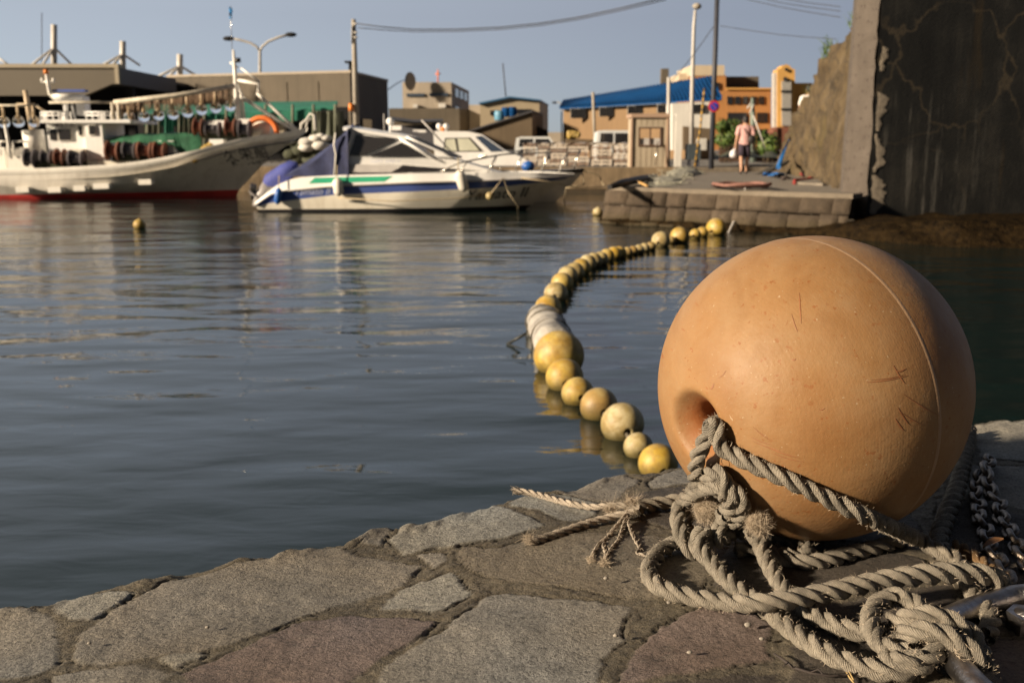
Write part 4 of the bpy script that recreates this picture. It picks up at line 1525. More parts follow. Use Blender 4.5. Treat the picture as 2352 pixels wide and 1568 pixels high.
# rough masonry slope running away behind the pillar
def rock_material():
    t = NT('rough_masonry')
    co = t.co('World')
    c = t.ramp(t.noise(co, 1.4, 7, 0.68), [(0.28, (0.050, 0.032, 0.013)), (0.5, (0.105, 0.072, 0.033)), (0.72, (0.165, 0.122, 0.065))])
    s = t.noise(t.co('World', (3.5, 1.2, 0.35)), 1.8, 6, 0.7)
    c = t.mix(t.ramp(s, [(0.42, 0), (0.7, 0.75)]), c, (0.05, 0.035, 0.018))
    e = t.ramp(t.voro(co, 1.3, 'DISTANCE_TO_EDGE'), [(0.0, 0.7), (0.05, 0)])
    c = t.mix(e, c, (0.03, 0.022, 0.012))
    moss = t.ramp(t.noise(co, 0.9, 4), [(0.55, 0), (0.7, 0.5)])
    c = t.mix(moss, c, (0.09, 0.07, 0.018))
    return t.out(c, 0.9, t.bump(t.noise(co, 9, 6, 0.7), 0.08))


def rock_wall(u, v):                                # u along (away from the viewer), v up
    y = 18.2 + u * 15.3
    base = Vector((6.12 + (y - 18.2) * .178, y, PZ - .05))
    top = ip(u, [(0, 4.7), (.1, 3.95), (.38, 3.5), (.575, 2.95), (.77, 2.5), (.97, 1.5), (1, 1.2)]) + .25 * n3(u * 14, 1, 3)
    vv = min(v, 1)
    h = max(.1, top - PZ)
    z = PZ - .05 + vv * h
    lump = n3(y * 1.7, z * 1.7, 23, 4) * .60 + n3(y * 5, z * 2.2, 29, 3) * .34
    x = base.x + vv * h * .06 - lump * .7 - (.0 if v < 1 else 0)
    if v > 1:
        x += (v - 1) * 5
        z += n3(y * 2, v * 4, 7) * .1
    return (x, y, z)


rough_sheet('masonry_slope', rock_material(), rock_wall, np.linspace(0, 1, 90), list(np.linspace(0, 1, 40)) + [1.05, 1.2, 1.5, 2.0], 'rough tan stone embankment wall sloping down behind the tall black wall', 'embankment wall')

# ------------------------------------------------------------------ boats
def gelcoat(name, col, grime=(0.30, 0.25, 0.17), amt=0.35, rough=0.35):
    t = NT(name)
    c = t.ramp(t.noise(t.co('World'), 1.2, 5, 0.6), [(0.3, tuple(x * .9 for x in col)), (0.7, col)])
    s = t.noise(t.co('World', (2.5, 2.5, 0.5)), 2.0, 5, 0.65)
    c = t.mix(t.ramp(s, [(0.48, 0), (0.75, amt)]), c, grime)
    return t.out(c, rough)


M_WHITE = gelcoat('white_hull', (0.82, 0.79, 0.72), amt=.25)
M_CREAM = gelcoat('cream_hull', (0.86, 0.81, 0.69), (0.36, 0.28, 0.17), 0.35)
M_CLEANWHITE = gelcoat('clean_white', (0.88, 0.87, 0.84), (0.4, 0.36, 0.3), 0.15)
M_HULLWHITE = gelcoat('fishing_hull', (0.60, 0.57, 0.51), (0.24, 0.20, 0.15), 0.4)
M_BLUE = gelcoat('blue_stripe', (0.075, 0.12, 0.36), (0.10, 0.13, 0.25), 0.3)
M_GREEN = pm('green_stripe', (0.03, 0.36, 0.20), 0.4, .1)
M_RED = pm('red_boottop', (0.36, 0.025, 0.02), 0.5, .25, 2)
M_BLACKP = pm('black_trim', (0.022, 0.02, 0.022), 0.4, .2)
M_GREYP = pm('grey_panel', (0.45, 0.43, 0.41), 0.5, .1)
M_CANVAS = pm('blue_canvas', (0.016, 0.022, 0.068), 0.8, .3, 4, .01, 30, col2=(0.026, 0.034, 0.095), kind='World')
M_CANVAS2 = pm('blue_cover', (0.05, 0.065, 0.27), 0.7, .2, 4, .01, 30, kind='World')
M_FENDER = pm('white_fender', (0.70, 0.66, 0.58), 0.45, .12, 6, kind='World')
M_BLUEF = pm('blue_fender', (0.02, 0.10, 0.36), 0.4, .2, 6, kind='World')
M_CHROME = pm('stainless', (0.62, 0.58, 0.52), 0.25, .1, 6, metal=1.0)
M_MOTOR = pm('outboard_leg', (0.30, 0.28, 0.27), 0.4, .3, 8)
M_INK = pm('black_lettering', (0.025, 0.022, 0.03), 0.5, .2)
M_INKW = pm('pale_lettering', (0.45, 0.48, 0.62), 0.5, .2)
M_ROPEY = pm('old_line', (0.42, 0.34, 0.22), 0.9, .3, 20, kind='World')


def glass(name, col=(0.02, 0.025, 0.03), rough=0.06):
    t = NT(name)
    return t.out(col, rough, **{'Specular IOR Level': 0.8, 'Coat Weight': 0.5})


M_TINT = glass('tinted_glass', (0.030, 0.028, 0.028))
M_CURTAIN = pm('pale_window', (0.60, 0.60, 0.48), 0.25, .08, 3)
M_SKYGLASS = glass('windscreen', (0.05, 0.07, 0.11), 0.04)


class Hull:
    """levels from keel to gunwale; each level: z(t), half beam(t), x at the stern, x at the stem"""
    def __init__(self, levels, n=36):
        self.lv, self.n = levels, n

    def pt(self, k, t, side=-1):
        zf, bf, x0, x1 = self.lv[k]
        x = x0 + t * (x1 - x0)
        return Vector((x, side * ip(t, bf), ip(t, zf)))

    def mesh(self, b, k0, k1, m=0, push=0.0):
        ts = [1 - (1 - i / self.n) ** 1.35 for i in range(self.n + 1)]
        for side in (-1, 1):
            b.grid([[self.pt(k, t, side) + Vector((0, side * push, 0)) for k in range(k0, k1 + 1)] for t in ts], m, True)
        return b

    def transom(self, b, k0, k1, m=0):
        ring = [self.pt(k, 0, -1) for k in range(k0, k1 + 1)] + [self.pt(k, 0, 1) for k in range(k1, k0 - 1, -1)]
        return b.quad(*ring, m=m)

    def deck(self, b, k, m=0, dz=-.03):
        ts = [i / self.n for i in range(self.n + 1)]
        b.grid([[self.pt(k, t, -1) + Vector((0, .02, dz)), self.pt(k, t, 1) + Vector((0, -.02, dz))] for t in ts], m, False)
        return b

    def side_y(self, x, z):
        """outer near side of the hull at length x and height z"""
        best = None
        for k in range(len(self.lv) - 1):
            def lev(kk):
                zf, bf, x0, x1 = self.lv[kk]
                t = min(1, max(0, (x - x0) / (x1 - x0)))
                return ip(t, zf), -ip(t, bf)
            za, ya = lev(k)
            zb, yb = lev(k + 1)
            if za <= z <= zb:
                return ya + (yb - ya) * (z - za) / max(1e-6, zb - za)
            best = yb
        return best


def lettering(name, s, size, fn, mat, parent, M, shear=0.0, align='CENTER'):
    vs, fs = text_geo(s, size, 0.0, align, shear)
    b = MB()
    b.add([fn(v) for v in vs], fs)
    b.xf(M)
    return b.build(name, mat, parent, recalc=False)


def fender(name, parent_loc, mat, lab, top, bot, r, group=None):
    t = thing(name, lab, 'fender', bot, group)
    top, bot = Vector(top), Vector(bot)
    d = bot - top
    b = MB()
    b.tube([top + d * s for s in (0, .04, .10, .2, .5, .8, .9, .96, 1)], [r * .25, r * .35, r * .75, r, r, r, r * .75, r * .35, r * .25], 14)
    b.build('body', mat, t)
    b = MB()
    b.tube([top, top + Vector((0, .06, .28))], .012, 5)
    b.build('lanyard', M_ROPEY, t)
    return t


# --- cruiser in front: local x from the transom forward, z from the water
CY = 24.25
cru_m = Matrix.Translation((-5.88, CY, 0)) @ Matrix.Rotation(R(-0.5), 4, 'Z')
lv = [
    ([(0, -.30), (.7, -.32), (1, -.2)], [(0, .5), (.5, .45), (.8, .2), (1, .01)], .10, 5.9),
    ([(0, -.04), (1, -.04)], [(0, 1.08), (.5, 1.05), (.72, .80), (.88, .42), (1, .02)], .02, 6.15),
    ([(0, .06), (1, .10)], [(0, 1.11), (.5, 1.10), (.72, .86), (.88, .47), (1, .02)], .02, 6.35),
    ([(0, .13), (.05, .22), (.26, .40), (.51, .47), (.76, .55), (.9, .64), (1, .72)], [(0, 1.14), (.5, 1.17), (.72, .98), (.88, .60), (1, .03)], 0, 7.15),
    ([(0, .16), (.05, .40), (.09, .48), (.26, .60), (.51, .68), (.76, .725), (.9, .765), (1, .795)], [(0, 1.17), (.5, 1.22), (.72, 1.05), (.88, .66), (1, .035)], -.02, 7.36),
    ([(0, .22), (.05, .50), (.09, .70), (.15, .80), (.26, .84), (.51, .885), (.76, .90), (.9, .88), (1, .85)], [(0, 1.12), (.5, 1.17), (.72, 1.0), (.88, .60), (1, .03)], -.04, 7.38),
]
HC = Hull(lv)
cr = thing('motor_cruiser', 'white motor cruiser with blue stripe and blue canvas awning, nearest boat on the water', 'boat', tuple(cru_m @ Vector((3.6, 0, 0))))
b = MB()
HC.mesh(b, 0, 3)
HC.transom(b, 0, 3)
b.xf(cru_m).build('hull', M_CREAM, cr)
b = MB()
HC.mesh(b, 3, 4)
b.xf(cru_m).build('blue_stripe', M_BLUE, cr)
b = MB()
HC.mesh(b, 4, 5)
HC.transom(b, 3, 5)
HC.deck(b, 5)
b.xf(cru_m).build('gunwale', M_CLEANWHITE, cr)
b = MB()
HC.mesh(b, 1, 2, 0, .006)
b.xf(cru_m).build('waterline_band', M_BLACKP, cr)
b = MB()
rail = [HC.pt(4, t) + Vector((0, -.015, .0)) for t in np.linspace(0, 1, 40)]
b.tube(rail, .022, 6)
b.xf(cru_m).build('rub_rail', M_GREYP, cr)
# green flash
b = MB()
for (x0, x1, x2, x3) in [(.78, 2.78, 2.9, .92)]:
    rows = []
    for s in np.linspace(0, 1, 14):
        lo = .88 + s * (2.62 - .88)
        hi = 1.02 + s * (2.82 - 1.02)
        zl, zh = ip(lo, [(0, .58), (3, .66)]) + .05, ip(hi, [(0, .78), (3, .845)]) - .02
        rows.append([Vector((lo + .35, HC.side_y(lo + .35, zl) - .008, zl)), Vector((hi + .35, HC.side_y(hi + .35, zh) - .008, zh))])
    b.grid(rows)
b.xf(cru_m).build('green_flash', M_GREEN, cr)


def cabin_side(x, z):                               # half breadth of the superstructure
    return 1.06 - .20 * max(0, z - .85) - .10 * max(0, x - 3.2) ** 1.3


def prism_xz(b, poly, m=0, push=0.0, both=True, sides=(-1, 1)):
    """polygon in the side view, wrapped on the cabin sides, closed across the boat"""
    n = len(poly)
    L = [Vector((x, -cabin_side(x, z) - push, z)) for x, z in poly]
    Rr = [Vector((x, cabin_side(x, z) + push, z)) for x, z in poly]
    if -1 in sides:
        b.add(L, [tuple(range(n))], m)
    if 1 in sides:
        b.add(Rr, [tuple(range(n))[::-1]], m)
    if both:
        for i in range(n):
            j = (i + 1) % n
            b.quad(L[i], L[j], Rr[j], Rr[i], m=m)
    return b


def CX(cx, cy):                                     # enlargement pixels -> cruiser local x, z
    px, py = 516.8 + cx * .3662, 201 + cy * .3662
    return ((px - 590) / 96.0, CAM_H + (335 - py) / 97.0)


cab = [CX(700, 545), CX(715, 425 + 100), CX(742, 430), CX(1290, 438), CX(1420, 455), CX(1570, 500), CX(1690, 535), CX(1760, 550)]
b = MB()
prism_xz(b, [CX(715, 550), CX(742, 428), CX(1290, 436), CX(1420, 455), CX(1590, 505), CX(1720, 545)])
b.xf(cru_m).build('cabin', M_CLEANWHITE, cr)
b = MB()
prism_xz(b, [CX(742, 428), CX(785, 285), CX(1075, 335), CX(1250, 436)], 0, -.03)
b.xf(cru_m).build('window_frame', M_CLEANWHITE, cr)
for poly in ([CX(765, 422), CX(803, 297), CX(1055, 328), CX(850, 424)], [CX(875, 430), CX(1080, 345), CX(1225, 432)]):
    for sd_ in (-1, 1):
        b = MB()
        prism_xz(b, poly, 0, .004, False, (sd_,))
        b.xf(cru_m).build('side_window', M_TINT, cr)
b = MB()
top = [CX(725, 255), CX(790, 262), CX(950, 288), CX(1110, 312)]
rows = []
for (x, z) in top:
    hb = cabin_side(x, z)
    rows.append([Vector((x, y * hb, z + .05 * (1 - y * y))) for y in np.linspace(-1, 1, 9)])
b.grid(rows)
rows2 = [[p - Vector((0, 0, .07)) for p in r] for r in rows]
b.grid(rows2)
for e in (0, -1):
    b.grid([[r[e] for r in rows], [r[e] for r in rows2]])
b.grid([rows[0], rows2[0]])
b.grid([rows[-1], rows2[-1]])
b.xf(cru_m).build('roof', M_CLEANWHITE, cr)
x0, z0 = CX(1110, 318)
x1, z1 = CX(1395, 442)
b = MB()
h0, h1 = cabin_side(x0, z0), cabin_side(x1, z1)
b.grid([[Vector((x0 + (x1 - x0) * s + .12 * (1 - y * y), y * (h0 + (h1 - h0) * s), z0 + (z1 - z0) * s)) for y in np.linspace(-1, 1, 9)] for s in np.linspace(0, 1, 5)])
b.xf(cru_m).build('windscreen', M_SKYGLASS, cr)
b = MB()
for y in (-1, -.33, .33, 1):
    b.tube([Vector((x0 + (x1 - x0) * s + .12 * (1 - y * y), y * (h0 + (h1 - h0) * s) * 1.01, z0 + (z1 - z0) * s + .012)) for s in np.linspace(0, 1, 5)], .026, 6)
b.tube([Vector((x0 + .12 * (1 - y * y), y * h0, z0 + .01)) for y in np.linspace(-1, 1, 9)], .028, 6)
b.xf(cru_m).build('windscreen_frame', M_CLEANWHITE, cr)
b = MB()
for (pa, pb) in [((CX(1065, 322)), CX(1290, 450)), (CX(742, 430), CX(785, 280))]:
    b.tube([Vector((pa[0], -cabin_side(*pa) - .01, pa[1])), Vector((pb[0], -cabin_side(*pb) - .01, pb[1]))], .028, 6)
b.xf(cru_m).build('window_pillar', M_CLEANWHITE, cr)
b = MB()
prism_xz(b, [CX(1020, 526), CX(1085, 482), CX(1570, 517)], 0, .006, False)
b.xf(cru_m).build('cabin_window', M_BLACKP, cr)
b = MB()
prism_xz(b, [CX(720, 530), CX(740, 475), CX(1075, 484), CX(1010, 528)], 0, .004, False)
b.xf(cru_m).build('grey_panel', M_GREYP, cr)
b = MB()
prism_xz(b, [CX(712, 540), CX(718, 525), CX(1025, 524), CX(1015, 534)], 0, .008, False)
b.xf(cru_m).build('dark_trim', M_BLACKP, cr)
lettering('cabin_lettering', 'CUDDY  SUPER-23', .085, lambda v: Vector((CX(890, 0)[0] + v.x, -cabin_side(CX(890, 0)[0] + v.x, 1.1) - .012, CX(0, 465)[1] + v.y)), M_INKW, cr, cru_m, .2, 'LEFT')
lettering('name_lettering', 'Yamato II', .215, lambda v: Vector((CX(430, 0)[0] + v.x, HC.side_y(CX(430, 0)[0] + v.x, CX(0, 655)[1] + v.y) - .012, CX(0, 660)[1] + v.y + .028 * v.x)), M_INKW, cr, cru_m, .35, 'LEFT')
lettering('name_lettering', 'Yamato II', .33, lambda v: Vector((CX(1455, 0)[0] + v.x * 1.12, HC.side_y(CX(1455, 0)[0] + v.x * 1.12, .26 + v.y + .045 * v.x) - .035, .26 + v.y + .045 * v.x)), M_INK, cr, cru_m, .4, 'LEFT')
# awning over the cockpit
b = MB()
rows = []
for s in np.linspace(0, 1, 12):
    x, z = CX(770 - s * 385, 262 + s * 288 + 26 * math.sin(s * math.pi))
    hb = 1.0 + .06 * s
    rows.append([Vector((x + .05 * math.sin(y * 7 + s * 5), y * hb, z + .10 * (1 - abs(y) ** 3) + .02 * math.sin(y * 9 + s * 11))) for y in np.linspace(-1, 1, 14)])
b.grid(rows)
b.grid([[r[0] for r in rows], [Vector((r[0].x + .02 * math.sin(i * 2.1), -1.08 + .03 * math.sin(i * 1.7), max(CX(0, 545)[1], r[0].z - 1.5 * (.1 + i / 12)))) for i, r in enumerate(rows)], [Vector((max(r[0].x, CX(400 + 25 * (11 - i), 0)[0]), -1.10, CX(0, 548)[1])) for i, r in enumerate(rows)]])
b.grid([[r[-1] for r in rows], [Vector((r[-1].x, 1.1, CX(0, 548)[1])) for r in rows]])
b.xf(cru_m).build('awning', M_CANVAS, cr)
b = MB()
b.tube([Vector((x, -1.1, z)) for x, z in (CX(692, 290), CX(680, 360), CX(690, 420), CX(676, 540))], .022, 6)
b.xf(cru_m).build('strap', M_WHITE, cr)
# bow rail
b = MB()
railp = []
for t in np.linspace(.56, .99, 16):
    p = HC.pt(5, t)
    railp.append(Vector((p.x + .12, p.y + .03, p.z + ip(t, [(.56, .02), (.62, .22), (.75, .40), (.99, .50)]))))
b.tube(railp, .016, 6)
b.tube([Vector((p.x, -p.y, p.z)) for p in railp], .016, 6)
b.tube([railp[-1], Vector((railp[-1].x + .1, 0, railp[-1].z)), Vector((railp[-1].x, -railp[-1].y, railp[-1].z))], .016, 6)
for k in (3, 6, 9, 12, 14):
    for sgn in (1, -1):
        p = railp[k]
        b.tube([Vector((p.x, sgn * p.y, p.z)), Vector((p.x - .22, sgn * p.y * 1.02, p.z - .45 if k > 4 else p.z - .3))], .014, 6)
b.xf(cru_m).build('bow_rail', M_CHROME, cr)
b = MB()
x, z = CX(980, 268)
b.tube([(x, .1, z - .05), (x, .1, z + .14)], .03, 8)
b.ball((x, .1, z + .20), .10, 14, sc=(1, 1, .9))
b.xf(cru_m).build('roof_beacon', M_CLEANWHITE, cr)
b = MB()
x2, z2 = CX(1030, 262)
b.box((x2, -.2, z2 + .02), (.22, .2, .10))
b.xf(cru_m).build('roof_speaker', M_CLEANWHITE, cr)
b = MB()
b.box((x2 + .5, .2, z2 - .05), (.3, .3, .06))
b.xf(cru_m).build('roof_hatch', M_CLEANWHITE, cr)
b = MB()
pa, pb = CX(1170, 205), CX(1390, 440)
b.tube([Vector((pa[0], .3, pa[1])), Vector((pb[0], .3, pb[1]))], .018, 6)
pc = CX(930, 165)
b.tube([Vector((pc[0], .4, CX(0, 285)[1])), Vector((pc[0], .4, pc[1]))], .012, 5)
b.xf(cru_m).build('antenna', M_GREYP, cr)
# outboard motor
om = MB()
rows = []
x0, z0 = CX(205, 560)
for s, w, h in [(-.1, .12, .10), (.02, .20, .17), (.3, .23, .19), (.65, .24, .20), (1.0, .22, .18), (1.18, .13, .09)]:
    c = Vector((x0 - .02 + s * .62, 0, z0 - .13 + s * .34))
    rows.append([c + Vector((-.35 * h * math.sin(a), w * math.cos(a), h * math.sin(a))) for a in np.linspace(0, 2 * math.pi, 15)[:-1]])
om.grid(rows, wrap=True)
om.add(rows[0], [tuple(range(14))])
om.add(rows[-1], [tuple(range(14))])
ob = thing('outboard_motor', 'tilted grey outboard motor under a blue cover on the cruiser stern', 'outboard motor', tuple(cru_m @ Vector((-.6, 0, 0))))
om.xf(cru_m).build('cover', M_CANVAS2, ob)
b = MB()
p0, p1, p2 = CX(225, 590), CX(140, 690), CX(112, 745)
b.tube([Vector((p0[0], 0, p0[1])), Vector((p1[0], 0, p1[1])), Vector((p2[0], 0, p2[1]))], [.17, .13, .07], 10)
b.box(((p1[0] - .08), 0, p1[1] + .06), (.32, .34, .03), ry=.7)
b.xf(cru_m).build('leg', M_MOTOR, ob)
b = MB()
pc = CX(110, 645)
for k in range(3):
    a = k * 2.094 + .4
    b.ball((pc[0] - .02 * k, .12 * math.cos(a), pc[1] + .12 * math.sin(a)), .13, 8, sc=(.35, .8, .9))
b.tube([Vector((pc[0] - .05, 0, pc[1])), Vector((p1[0], 0, p1[1]))], .06, 8)
b.xf(cru_m).build('propeller', M_BLACKP, ob)


def cpt(cx, cy, push=.10):
    x, z = CX(cx, cy)
    return tuple(cru_m @ Vector((x, HC.side_y(min(x, 7.2), min(z, .86)) - push, z)))


fender('boat_fender', None, M_FENDER, 'white sausage fender hanging below the green flash of the cruiser', cpt(700, 555, .13), cpt(710, 665, .13), .115, 'white fenders on the cruiser')
fender('boat_fender', None, M_FENDER, 'white tilted fender hanging near the bow lettering of the cruiser', cpt(1424, 510, .16), cpt(1462, 640, .16), .125, 'white fenders on the cruiser')
fender('boat_fender', None, M_BLUEF, 'blue cylindrical fender at the stern corner of the cruiser', cpt(350, 615, .12), cpt(334, 715, .12), .085)
b = MB()
b.ball(cpt(1610, 665, .35), .092, 16)
tag(b.build('ball_float', M_FLOAT_PALE), 'small yellowish ball float hanging on a line at the cruiser bow', 'float')
for pts, nm, lb in [([cpt(1690, 560, .05), cpt(1650, 610, .4), cpt(1610, 660, .35)], 'float_line', 'thin line holding the small ball float at the cruiser bow'),
                    ([cpt(1690, 560, .05), cpt(1720, 640, .5), cpt(1780, 730, .8), tuple(at_z(1190, 484, 0))], 'anchor_line', 'tan anchor line sloping from the cruiser bow into the water'),
                    ([cpt(1800, 560, .05), tuple(at_y(1260, 417, 23.4)), tuple(at_y(1330, 432, 24)), tuple(at_y(1380, 430, 25.0)), tuple(at_y(1425, 421, 26.3))], 'mooring_line', 'slack mooring line from the cruiser bow to the stone pier'),
                    ([cpt(700, 675, .1), tuple(at_y(900, 462, 22.9)), tuple(at_y(1060, 455, 23)), tuple(at_y(1120, 445, 23.3))], 'fender_line', 'thin pale line hanging along the cruiser side')]:
    b = MB()
    b.tube(pts, .014, 5)
    tag(b.build(nm, M_ROPEY), lb, 'line')
lights = thing('beacon', 'small white ball lamp on a stand behind the cruiser roof', 'lamp', tuple(cru_m @ Vector((2.5, 1.5, 1.7))))
bpy.data.objects.remove(lights)

# --- second boat, white with a pilot cabin
C2Y = 27.6


def D2(cx, cy):                                     # pixels of an enlargement -> local x, z  (x from px 1000)
    px, py = 832.6 + cx * .24413 * 1.0, 114.8 + cy * .24413
    return ((px - 1000) / 84.5, CAM_H + (335 - py) / 84.5)


c2_m = Matrix.Translation((xa(1000, C2Y), C2Y, 0))
lv2 = [
    ([(0, -.3), (1, -.2)], [(0, .4), (.7, .25), (1, .01)], -3.2, 3.0),
    ([(0, 0), (1, .05)], [(0, .95), (.6, .85), (.85, .4), (1, .02)], -3.3, 3.35),
    ([(0, .55), (.6, .62), (1, .78)], [(0, 1.1), (.6, 1.05), (.85, .55), (1, .03)], -3.4, 4.02),
    ([(0, .66), (.6, .74), (1, .90)], [(0, 1.08), (.6, 1.03), (.85, .55), (1, .03)], -3.4, 4.06),
]
H2 = Hull(lv2)
c2 = thing('cabin_boat', 'white fishing boat with square pilot cabin moored behind the cruiser', 'boat', tuple(c2_m @ Vector((0, 0, 0))))
b = MB()
H2.mesh(b, 0, 2)
H2.transom(b, 0, 3)
b.xf(c2_m).build('hull', M_WHITE, c2)
b = MB()
H2.mesh(b, 2, 3)
b.xf(c2_m).build('dark_rail', M_BLACKP, c2)
b = MB()
H2.deck(b, 3, 0, 0)
b.xf(c2_m).build('deck', M_CLEANWHITE, c2)


def prism2(poly, hb, m=0, b=None, push=0, sides=False, which=(-1, 1)):
    b = b or MB()
    n = len(poly)
    L = [Vector((x, -hb - push, z)) for x, z in poly]
    Rr = [Vector((x, hb + push, z)) for x, z in poly]
    if -1 in which:
        b.add(L, [tuple(range(n))], m)
    if 1 in which:
        b.add(Rr, [tuple(range(n))[::-1]], m)
    if not sides:
        for i in range(n):
            j = (i + 1) % n
            b.quad(L[i], L[j], Rr[j], Rr[i], m=m)
    return b


prism2([D2(700, 1010), D2(690, 800), D2(705, 770), D2(1010, 775), D2(1130, 800), D2(1350, 950), D2(1500, 1005), D2(1600, 1080), D2(700, 1080)], .82).xf(c2_m).build('cabin', M_CLEANWHITE, c2)
for sd_ in (-1, 1):
    prism2([D2(775, 958), D2(795, 832), D2(1025, 828), D2(1150, 955)], .82, push=.006, sides=True, which=(sd_,)).xf(c2_m).build('window_frame', M_BLACKP, c2)
    prism2([D2(790, 945), D2(805, 845), D2(885, 838), D2(905, 948)], .82, push=.012, sides=True, which=(sd_,)).xf(c2_m).build('side_window', M_CURTAIN, c2)
    prism2([D2(925, 948), D2(908, 838), D2(1015, 838), D2(1110, 945)], .82, push=.012, sides=True, which=(sd_,)).xf(c2_m).build('side_window', M_CURTAIN, c2)
b = MB()
pa, pb = D2(1055, 815), D2(1345, 955)
b.quad(Vector((pa[0] + .02, -.76, pa[1])), Vector((pb[0], -.76, pb[1])), Vector((pb[0], .76, pb[1])), Vector((pa[0] + .02, .76, pa[1])))
prism2([D2(1070, 822), D2(1215, 955), D2(1335, 950), D2(1130, 812)], .82, push=.012, sides=True, b=b)
b.xf(c2_m).build('windscreen', M_SKYGLASS, c2)
b = MB()
for cx, cy in ((732, 725), (795, 728)):
    x, z = D2(cx, cy)
    b.ball((x, -.3, z), .085, 12)
    b.tube([(x, -.3, z), (x, -.3, D2(0, 775)[1])], .02, 5)
b.xf(c2_m).build('roof_lamp', M_CLEANWHITE, c2)
M_AMBER = pm('amber_lens', (0.75, 0.22, 0.03), 0.3, .1)
b = MB()
x, z = D2(768, 752)
b.ball((x, -.45, z), .06, 10)
b.xf(c2_m).build('amber_lamp', M_AMBER, c2)
b = MB()
rl = [D2(1100, 1000), D2(1350, 960), D2(1750, 930), D2(2050, 935)]
for sgn in (-1, 1):
    pts = [Vector((x, sgn * max(.05, .95 - .17 * max(0, x - .6) ** 1.25), z)) for x, z in rl]
    b.tube(pts, .014, 5)
    for k, p in enumerate(pts[1:]):
        b.tube([p, p - Vector((.18, 0, .55))], .014, 5)
b.xf(c2_m).build('bow_rail', M_CHROME, c2)
bb = MB()
x, z = D2(1555, 1085)
bb.ball((x, -.75, z), .175, 16, sc=(1.05, 1, .82))
bb.xf(c2_m)
tag(bb.build('ball_fender', M_BLUEF), 'blue ball fender on the bow of the white cabin boat', 'fender')
for pts, lb in [([tuple(c2_m @ Vector((4.0, 0, .85))), tuple(at_y(1375, 402, 28)), tuple(at_y(1388, 428, 27.6))], 'pale mooring line slanting down from the cabin boat bow to the pier'),
                ([tuple(c2_m @ Vector((4.0, 0, .80))), tuple(at_y(1342, 424, 27.5)), tuple(at_y(1300, 432, 26.5)), tuple(at_z(1296, 462, 0))], 'mooring line hanging from the cabin boat bow into the water')]:
    b = MB()
    b.tube(pts, .018, 5)
    tag(b.build('mooring_line', M_ROPEY), lb, 'line')

# --- long white fishing boat on the left
FY = 30.4
FS = 2287 / 28.9                                    # pixels per metre on its near side


def FX(cx, cy):                                     # enlargement pixels -> local x (world), z
    px, py = cx * .31862, cy * .31862
    return ((px - 1176) / (FS * 1.019), CAM_H + (335 - py) / (FS * 1.03))


fb_m = Matrix.Translation((0, 0, 0))
XS, XB = -21.5, -6.15


def zt(tab):                                        # table in enlargement x -> table in t
    out = []
    for cx, cy in tab:
        x, z = FX(cx, cy)
        out.append(((x - XS) / (XB - XS), z))
    return out


sheer = [(0, .80)] + zt([(0, 1240), (300, 1235), (600, 1220), (800, 1208), (1000, 1185), (1200, 1150), (1400, 1105), (1550, 1062), (1700, 1022), (1900, 985), (2050, 962)]) + [(1, 1.93)]
rib = [(0, .28)] + zt([(0, 1330), (600, 1390), (1000, 1350), (1300, 1310), (1600, 1268), (1900, 1212)]) + [(1, 1.10)]
bm = [(0, 1.5), (.6, 1.65), (.8, 1.55), (.9, 1.05), (.96, .55), (1, .05)]
bmr = [(0, 1.45), (.6, 1.6), (.8, 1.2), (.9, .6), (1, .04)]
lvf = [
    ([(0, -.5), (1, -.4)], [(0, .8), (.7, .8), (1, .03)], XS, -8.9),
    ([(0, 0), (1, -.02)], [(0, 1.3), (.6, 1.4), (.8, .9), (.92, .35), (1, .03)], XS, -8.35),
    ([(0, .06), (.5, .11), (1, .20)], [(0, 1.32), (.6, 1.42), (.8, .93), (.92, .38), (1, .03)], XS, -8.25),
    (rib, bmr, XS, -7.35),
    ([(a, c + .06) for a, c in rib], [(a, c + .05) for a, c in bmr], XS, -7.27),
    ([(a, c - .10) for a, c in sheer], [(a, c * .96) for a, c in bm], XS, XB - .12),
    (sheer, bm, XS, XB),
    ([(a, c + .09) for a, c in sheer], [(a, c * .985) for a, c in bm], XS, XB + .04),
]
HF = Hull(lvf, 60)
for k in range(len(lvf)):
    pass
fb_m = Matrix.Translation((0, FY, 0))
fbt = thing('fishing_boat', 'long white squid fishing boat with red waterline and rows of glass lamps', 'boat', (-13, FY, 0))
b = MB()
HF.mesh(b, 2, 5)
b.xf(fb_m).build('hull', M_HULLWHITE, fbt)
b = MB()
HF.mesh(b, 0, 2)
b.xf(fb_m).build('red_bottom', M_RED, fbt)
b = MB()
HF.mesh(b, 5, 7)
HF.deck(b, 6, 0, -.25)
b.xf(fb_m).build('bulwark', M_WHITE, fbt)


def fside(cx, cy, push=.01):
    x, z = FX(cx, cy)
    return Vector((x, HF.side_y(x, z) - push, z))


b = MB()
for cx, cy, w in [(160, 1365, 90), (400, 1365, 90), (570, 1355, 80), (720, 1340, 110), (1020, 1312, 90)]:
    c = fside(cx, cy, .05)
    bb = MB()
    bb.box((c.x, c.y, c.z), (w / FS * .31862 * 1.0, .26, .15), ry=-.03)
    bb.ball((c.x + w / FS * .16, c.y - .02, c.z), .075, 8)
    bb.xf(fb_m).build('discharge_port', M_WHITE, fbt)
